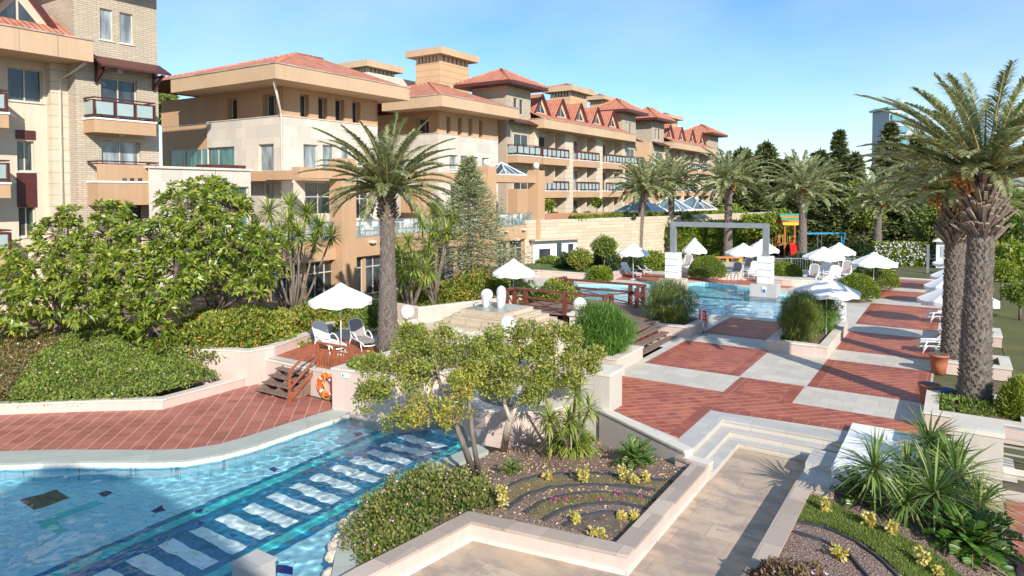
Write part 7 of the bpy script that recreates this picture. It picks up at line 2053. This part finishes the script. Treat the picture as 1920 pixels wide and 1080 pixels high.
# playground
M['pgY'] = plain('yellow_play_paint', (0.75, 0.42, 0.02), 0.5, 0.1); M['pgR'] = plain('red_play_plastic', (0.60, 0.02, 0.015), 0.4, 0.1); M['pgB'] = plain('blue_play_paint', (0.02, 0.25, 0.50), 0.5, 0.1)
M['pgG'] = plain('green_play_paint', (0.03, 0.28, 0.16), 0.5, 0.1); M['pgO'] = plain('orange_play_timber', (0.50, 0.16, 0.04), 0.6, 0.15)
d_ = 64.0; t = thing('play_tower', (*at(1485, d_), 0), 'colourful wooden play tower with striped roof and red slide behind the pools', 'playground')
Rt = Vector((math.cos(YAW), math.sin(YAW), 0)); Fw = Vector((-math.sin(YAW), math.cos(YAW), 0))
O_ = Vector((*at(1488, d_), 0))
def L3(a, b, c): v = O_ + Rt * a + Fw * b; return (v.x, v.y, c)
for a in (-.75, .75):
    for b in (0, 1.4): MB().bar(L3(a, b, 0), L3(a, b, 3.3), .14, .14).build('post', M['pgO'], t)
for sgn in (-1, 1):
    for k in range(5):
        f0, f1 = k / 5, (k + 1) / 5
        MB().add([L3(-1.05, .7 + sgn*1.0*(1-f0), 3.15 + 1.0*f0), L3(1.05, .7 + sgn*1.0*(1-f0), 3.15 + 1.0*f0), L3(.75, .7 + sgn*1.0*(1-f1), 3.15 + 1.0*f1), L3(-.75, .7 + sgn*1.0*(1-f1), 3.15 + 1.0*f1)] if False else
                 [L3(-1.05, .7 + sgn*1.0*(1-f0), 3.15 + 1.0*f0), L3(1.05, .7 + sgn*1.0*(1-f0), 3.15 + 1.0*f0), L3(1.05, .7 + sgn*1.0*(1-f1), 3.15 + 1.0*f1), L3(-1.05, .7 + sgn*1.0*(1-f1), 3.15 + 1.0*f1),
                  L3(-1.05, .7 + sgn*1.0*(1-f0), 3.10 + 1.0*f0), L3(1.05, .7 + sgn*1.0*(1-f0), 3.10 + 1.0*f0), L3(1.05, .7 + sgn*1.0*(1-f1), 3.10 + 1.0*f1), L3(-1.05, .7 + sgn*1.0*(1-f1), 3.10 + 1.0*f1)],
                 [(0, 1, 2, 3), (7, 6, 5, 4), (0, 4, 5, 1), (3, 2, 6, 7)]).build('roof_board', M[['pgY', 'pgO', 'pgG', 'pgO', 'pgG'][k]], t)
MB().bar(L3(-.8, .7, 1.3), L3(.8, .7, 1.3), 1.5, .1).build('platform', M['pgO'], t)
for k in range(8): MB().bar(L3(-.7 + .2*k, -.02, 1.35), L3(-.7 + .2*k, -.02, 2.1), .09, .04).build('baluster', M[['pgY', 'pgG', 'pgY', 'pgR'][k % 4]], t)
for k in range(9):
    MB().bar(L3(-2.9 + .24*k, -.1, .8 + .07*k), L3(-2.9 + .24*k, -.1, 1.6 + .07*k), .1, .04).build('baluster', M[['pgY', 'pgR', 'pgO', 'pgB'][k % 4]], t)
MB().bar(L3(-3.0, -.1, 1.6), L3(-.8, -.1, 2.2), .08, .06).build('handrail', M['pgO'], t); MB().bar(L3(-3.0, -.1, .75), L3(-.8, -.1, 1.35), .08, .06).build('ramp_rail', M['pgO'], t)
MB().bar(L3(-.35, -.1, 1.45), L3(-.9, -1.9, .25), .06, .45).bar(L3(.45, -.1, 1.45), L3(-.05, -1.9, .25), .06, .45).bar(L3(.05, -.1, 1.3), L3(-.45, -1.9, .1), .7, .05).build('slide', M['pgR'], t)
MB().bar(L3(.9, 0, 0), L3(.9, 0, 2.2), .16, .16).build('post', M['pgY'], t)
O_ = Vector((*at(1505, 63), 0))
t = thing('swing_frame', (*at(1540, 63), 0), 'blue swing frame with a small red seat beside the playground palm', 'swing')
MB().bar(L3(-.3, 0, 2.35), L3(4.4, 1, 2.35), .14, .14).build('crossbeam', M['pgB'], t)
for a, b in ((0, -.6), (.35, .6), (4.0, .4), (4.4, 1.6)): MB().bar(L3(a, b, 0), L3(a + .1, .1 if a < 2 else 1, 2.3), .1, .1).build('leg', M['pgB'], t)
MB().bar(L3(1.6, .3, 2.3), L3(1.6, .3, .55), .03, .03).bar(L3(2.0, .4, 2.3), L3(2.0, .4, .55), .03, .03).build('chain', M['metal'], t); MB().bar(L3(1.55, .3, .5), L3(2.05, .4, .5), .25, .06).build('seat', M['pgR'], t)
t = thing('spring_bench', (*at(1352, 62), 0), 'low yellow and orange play bench behind the clipped dome', 'playground')
O_ = Vector((*at(1340, 60), 0))
MB().bar(L3(0, 0, .45), L3(2.4, 0, .45), .4, .16).build('seat', M['pgO'], t)
for a in (.1, 1.2, 2.3): MB().bar(L3(a, 0, 0), L3(a, 0, .37), .16, .16).build('leg', M['pgY'], t)
MB().bar(L3(2.4, 0, 0), L3(2.4, 0, 1.6), .16, .16).build('post', M['pgY'], t)
# low metal fence before the playground
O_ = Vector((*at(1446, 53), 0))
t = thing('metal_fence', tuple(O_), 'low grey metal fence between loungers and playground', 'fence')
nF = 34
mb = MB()
for k in range(nF): mb.bar(L3(k * .2, k*.01, .08), L3(k * .2, k*.01, 1.0), .025, .025)
mb.build('bars', M['metal'], t)
MB().bar(L3(0, 0, 1.02), L3(nF * .2, .3, 1.02), .05, .05).build('rail', M['metal'], t); MB().bar(L3(0, 0, .1), L3(nF * .2, .3, .1), .05, .05).build('rail', M['metal'], t)
for k in range(5): MB().bar(L3(k * 1.65, .04*k, 0), L3(k * 1.65, .04*k, 1.1), .08, .08).build('post', M['metal'], t)
# kiosk and a steel post
kx, ky = at(1788, 56)
t = thing('white_kiosk', (kx, ky, 0), 'small white kiosk with pyramid roof behind the right hand parasols', 'kiosk')
MB().box(kx - 1.1, kx + 1.4, ky - 1.1, ky + 1.3, 0, 2.15).build('wall', M['white'], t)
MB().add([(kx-1.4, ky-1.4, 2.15), (kx+1.7, ky-1.4, 2.15), (kx+1.7, ky+1.6, 2.15), (kx-1.4, ky+1.6, 2.15), (kx+.1, ky+.1, 3.0)], [(0,1,4), (1,2,4), (2,3,4), (3,0,4), (3,2,1,0)]).build('roof', M['ped'], t)
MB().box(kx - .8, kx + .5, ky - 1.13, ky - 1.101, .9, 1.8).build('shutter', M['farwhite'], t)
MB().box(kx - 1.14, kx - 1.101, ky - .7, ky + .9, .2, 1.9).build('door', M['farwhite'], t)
gx, gy_ = at(1742.5, 52)
t = thing('steel_post', (gx, gy_, 0), 'plain grey post in front of the white flowering hedge', 'post')
MB().box(gx-.09, gx+.09, gy_-.09, gy_+.09, 0, 2.15).build('shaft', M['metal'], t); MB().box(gx-.11, gx+.11, gy_-.11, gy_+.11, 2.151, 2.2).build('cap', M['metal'], t)
lowwall('pale end wall of the path below the white flowering hedge', [(-0.4, 55.4), (-4.1, 55.5)][::-1], 0.3, 0, 0.12, 'kerb_wall')
# blue hose coil on the palm planter
t = thing('garden_hose', (-.15, 21.6, .5), 'blue garden hose coiled on the near corner of the palm planter', 'hose')
mb = MB(); hp = []
hx, hy = G(1783, 738, .5)
for k in range(60): a = k * .42; rr = .13 + .05 * math.sin(k * .9); hp.append((hx + rr * 1.5 * math.cos(a), hy + rr * math.sin(a), .53 + .0016 * k))
mb.tube(hp, .022, 6); M['hose'] = plain('blue_hose', (0.02, 0.09, 0.22), 0.4, 0.2); mb.build('coil', M['hose'], t)
# lamp fittings on the terrace fascia
for i, (px, py) in enumerate(((698, 453), (949, 433), (982, 430), (970, 449))):
    y, z = AX(px, py, -29.4)
    t = thing('wall_lamp', (-29.45, y, z), ['small pale wall lamp on the terrace fascia left of the palm', 'small wall lamp below the terrace end, left one', 'small wall lamp below the terrace end, right one', 'wider pale wall lamp above the end windows'][i], 'lamp', 'wall lamps on the terrace')
    MB().box(-29.5, -29.25, y - .22, y + .22, z - .07, z + .07).build('housing', M['cap'], t)
    MB().box(-29.42, -29.28, y - .12, y + .12, z - .12, z - .071).build('lens', M['frost'], t)
# path lawns to the right of the path
S('side_lawn', MB().sheet([(1.75, 19.8), (40, 19.8), (40, 120), (-.4, 120), (-.4, 56), (-.5, 35.2), (1.62, 35.2), (1.62, 23.4)], [], -0.012), M['grass'])
S('side_path', MB().sheet([(3.2, 34), (4.2, 33), (8, 60), (7, 80), (5.5, 80), (4.6, 55)], [], -0.004), M['stone'])
# palm island planters shown on the lawn side
# unseen building behind the viewpoint, roof outline traced back from the broad pool shadow
bpx = [(-60, 935), (0, 915), (55, 892), (85, 876), (135, 873), (200, 884), (250, 901), (300, 926), (345, 955), (385, 985), (440, 1030), (500, 1085), (560, 1150)]
ZR = 12.0
sh_ = []
for p in bpx:
    x, y = G(*p, WL); k = (ZR - WL) / TOSUN.z; sh_.append((x + TOSUN.x * k, y + TOSUN.y * k))
cxm = sum(p[0] for p in sh_) / len(sh_); cym = sum(p[1] for p in sh_) / len(sh_)
sh_ += [(sh_[-1][0] + 1.5, sh_[-1][1] - 5), (sh_[0][0] + 3, sh_[0][1] - 6)]
t = thing('unseen_shadow_building', (cxm, cym, 0), 'unseen building behind the viewpoint, its roof shaped to cast the near pool shadow', 'building')
MB().prism(sh_, ZR - .35, ZR).build('roof', M['ochre'], t)
mx_ = [(cxm + (p[0]-cxm)*.5 + 1.5, cym + (p[1]-cym)*.5 - 2) for p in sh_]
MB().prism(mx_, -.5, ZR - .351).build('wall', M['trav'], t)
# round globe lamp outside the frame whose shadow lies on the white box
t = thing('globe_lamp', (2.25, 14.0, -.5), 'globe lamp just outside the right edge, its oval shadow on the white box', 'lamp')
MB().box(2.0, 2.5, 14.15 - .4, 14.15 + .1, -.5, 2.2).build('pedestal', M['ped'], t)
MB().sphere((2.25, 14.0, 2.5), .30, 24, 16).build('globe', M['globe'], t)
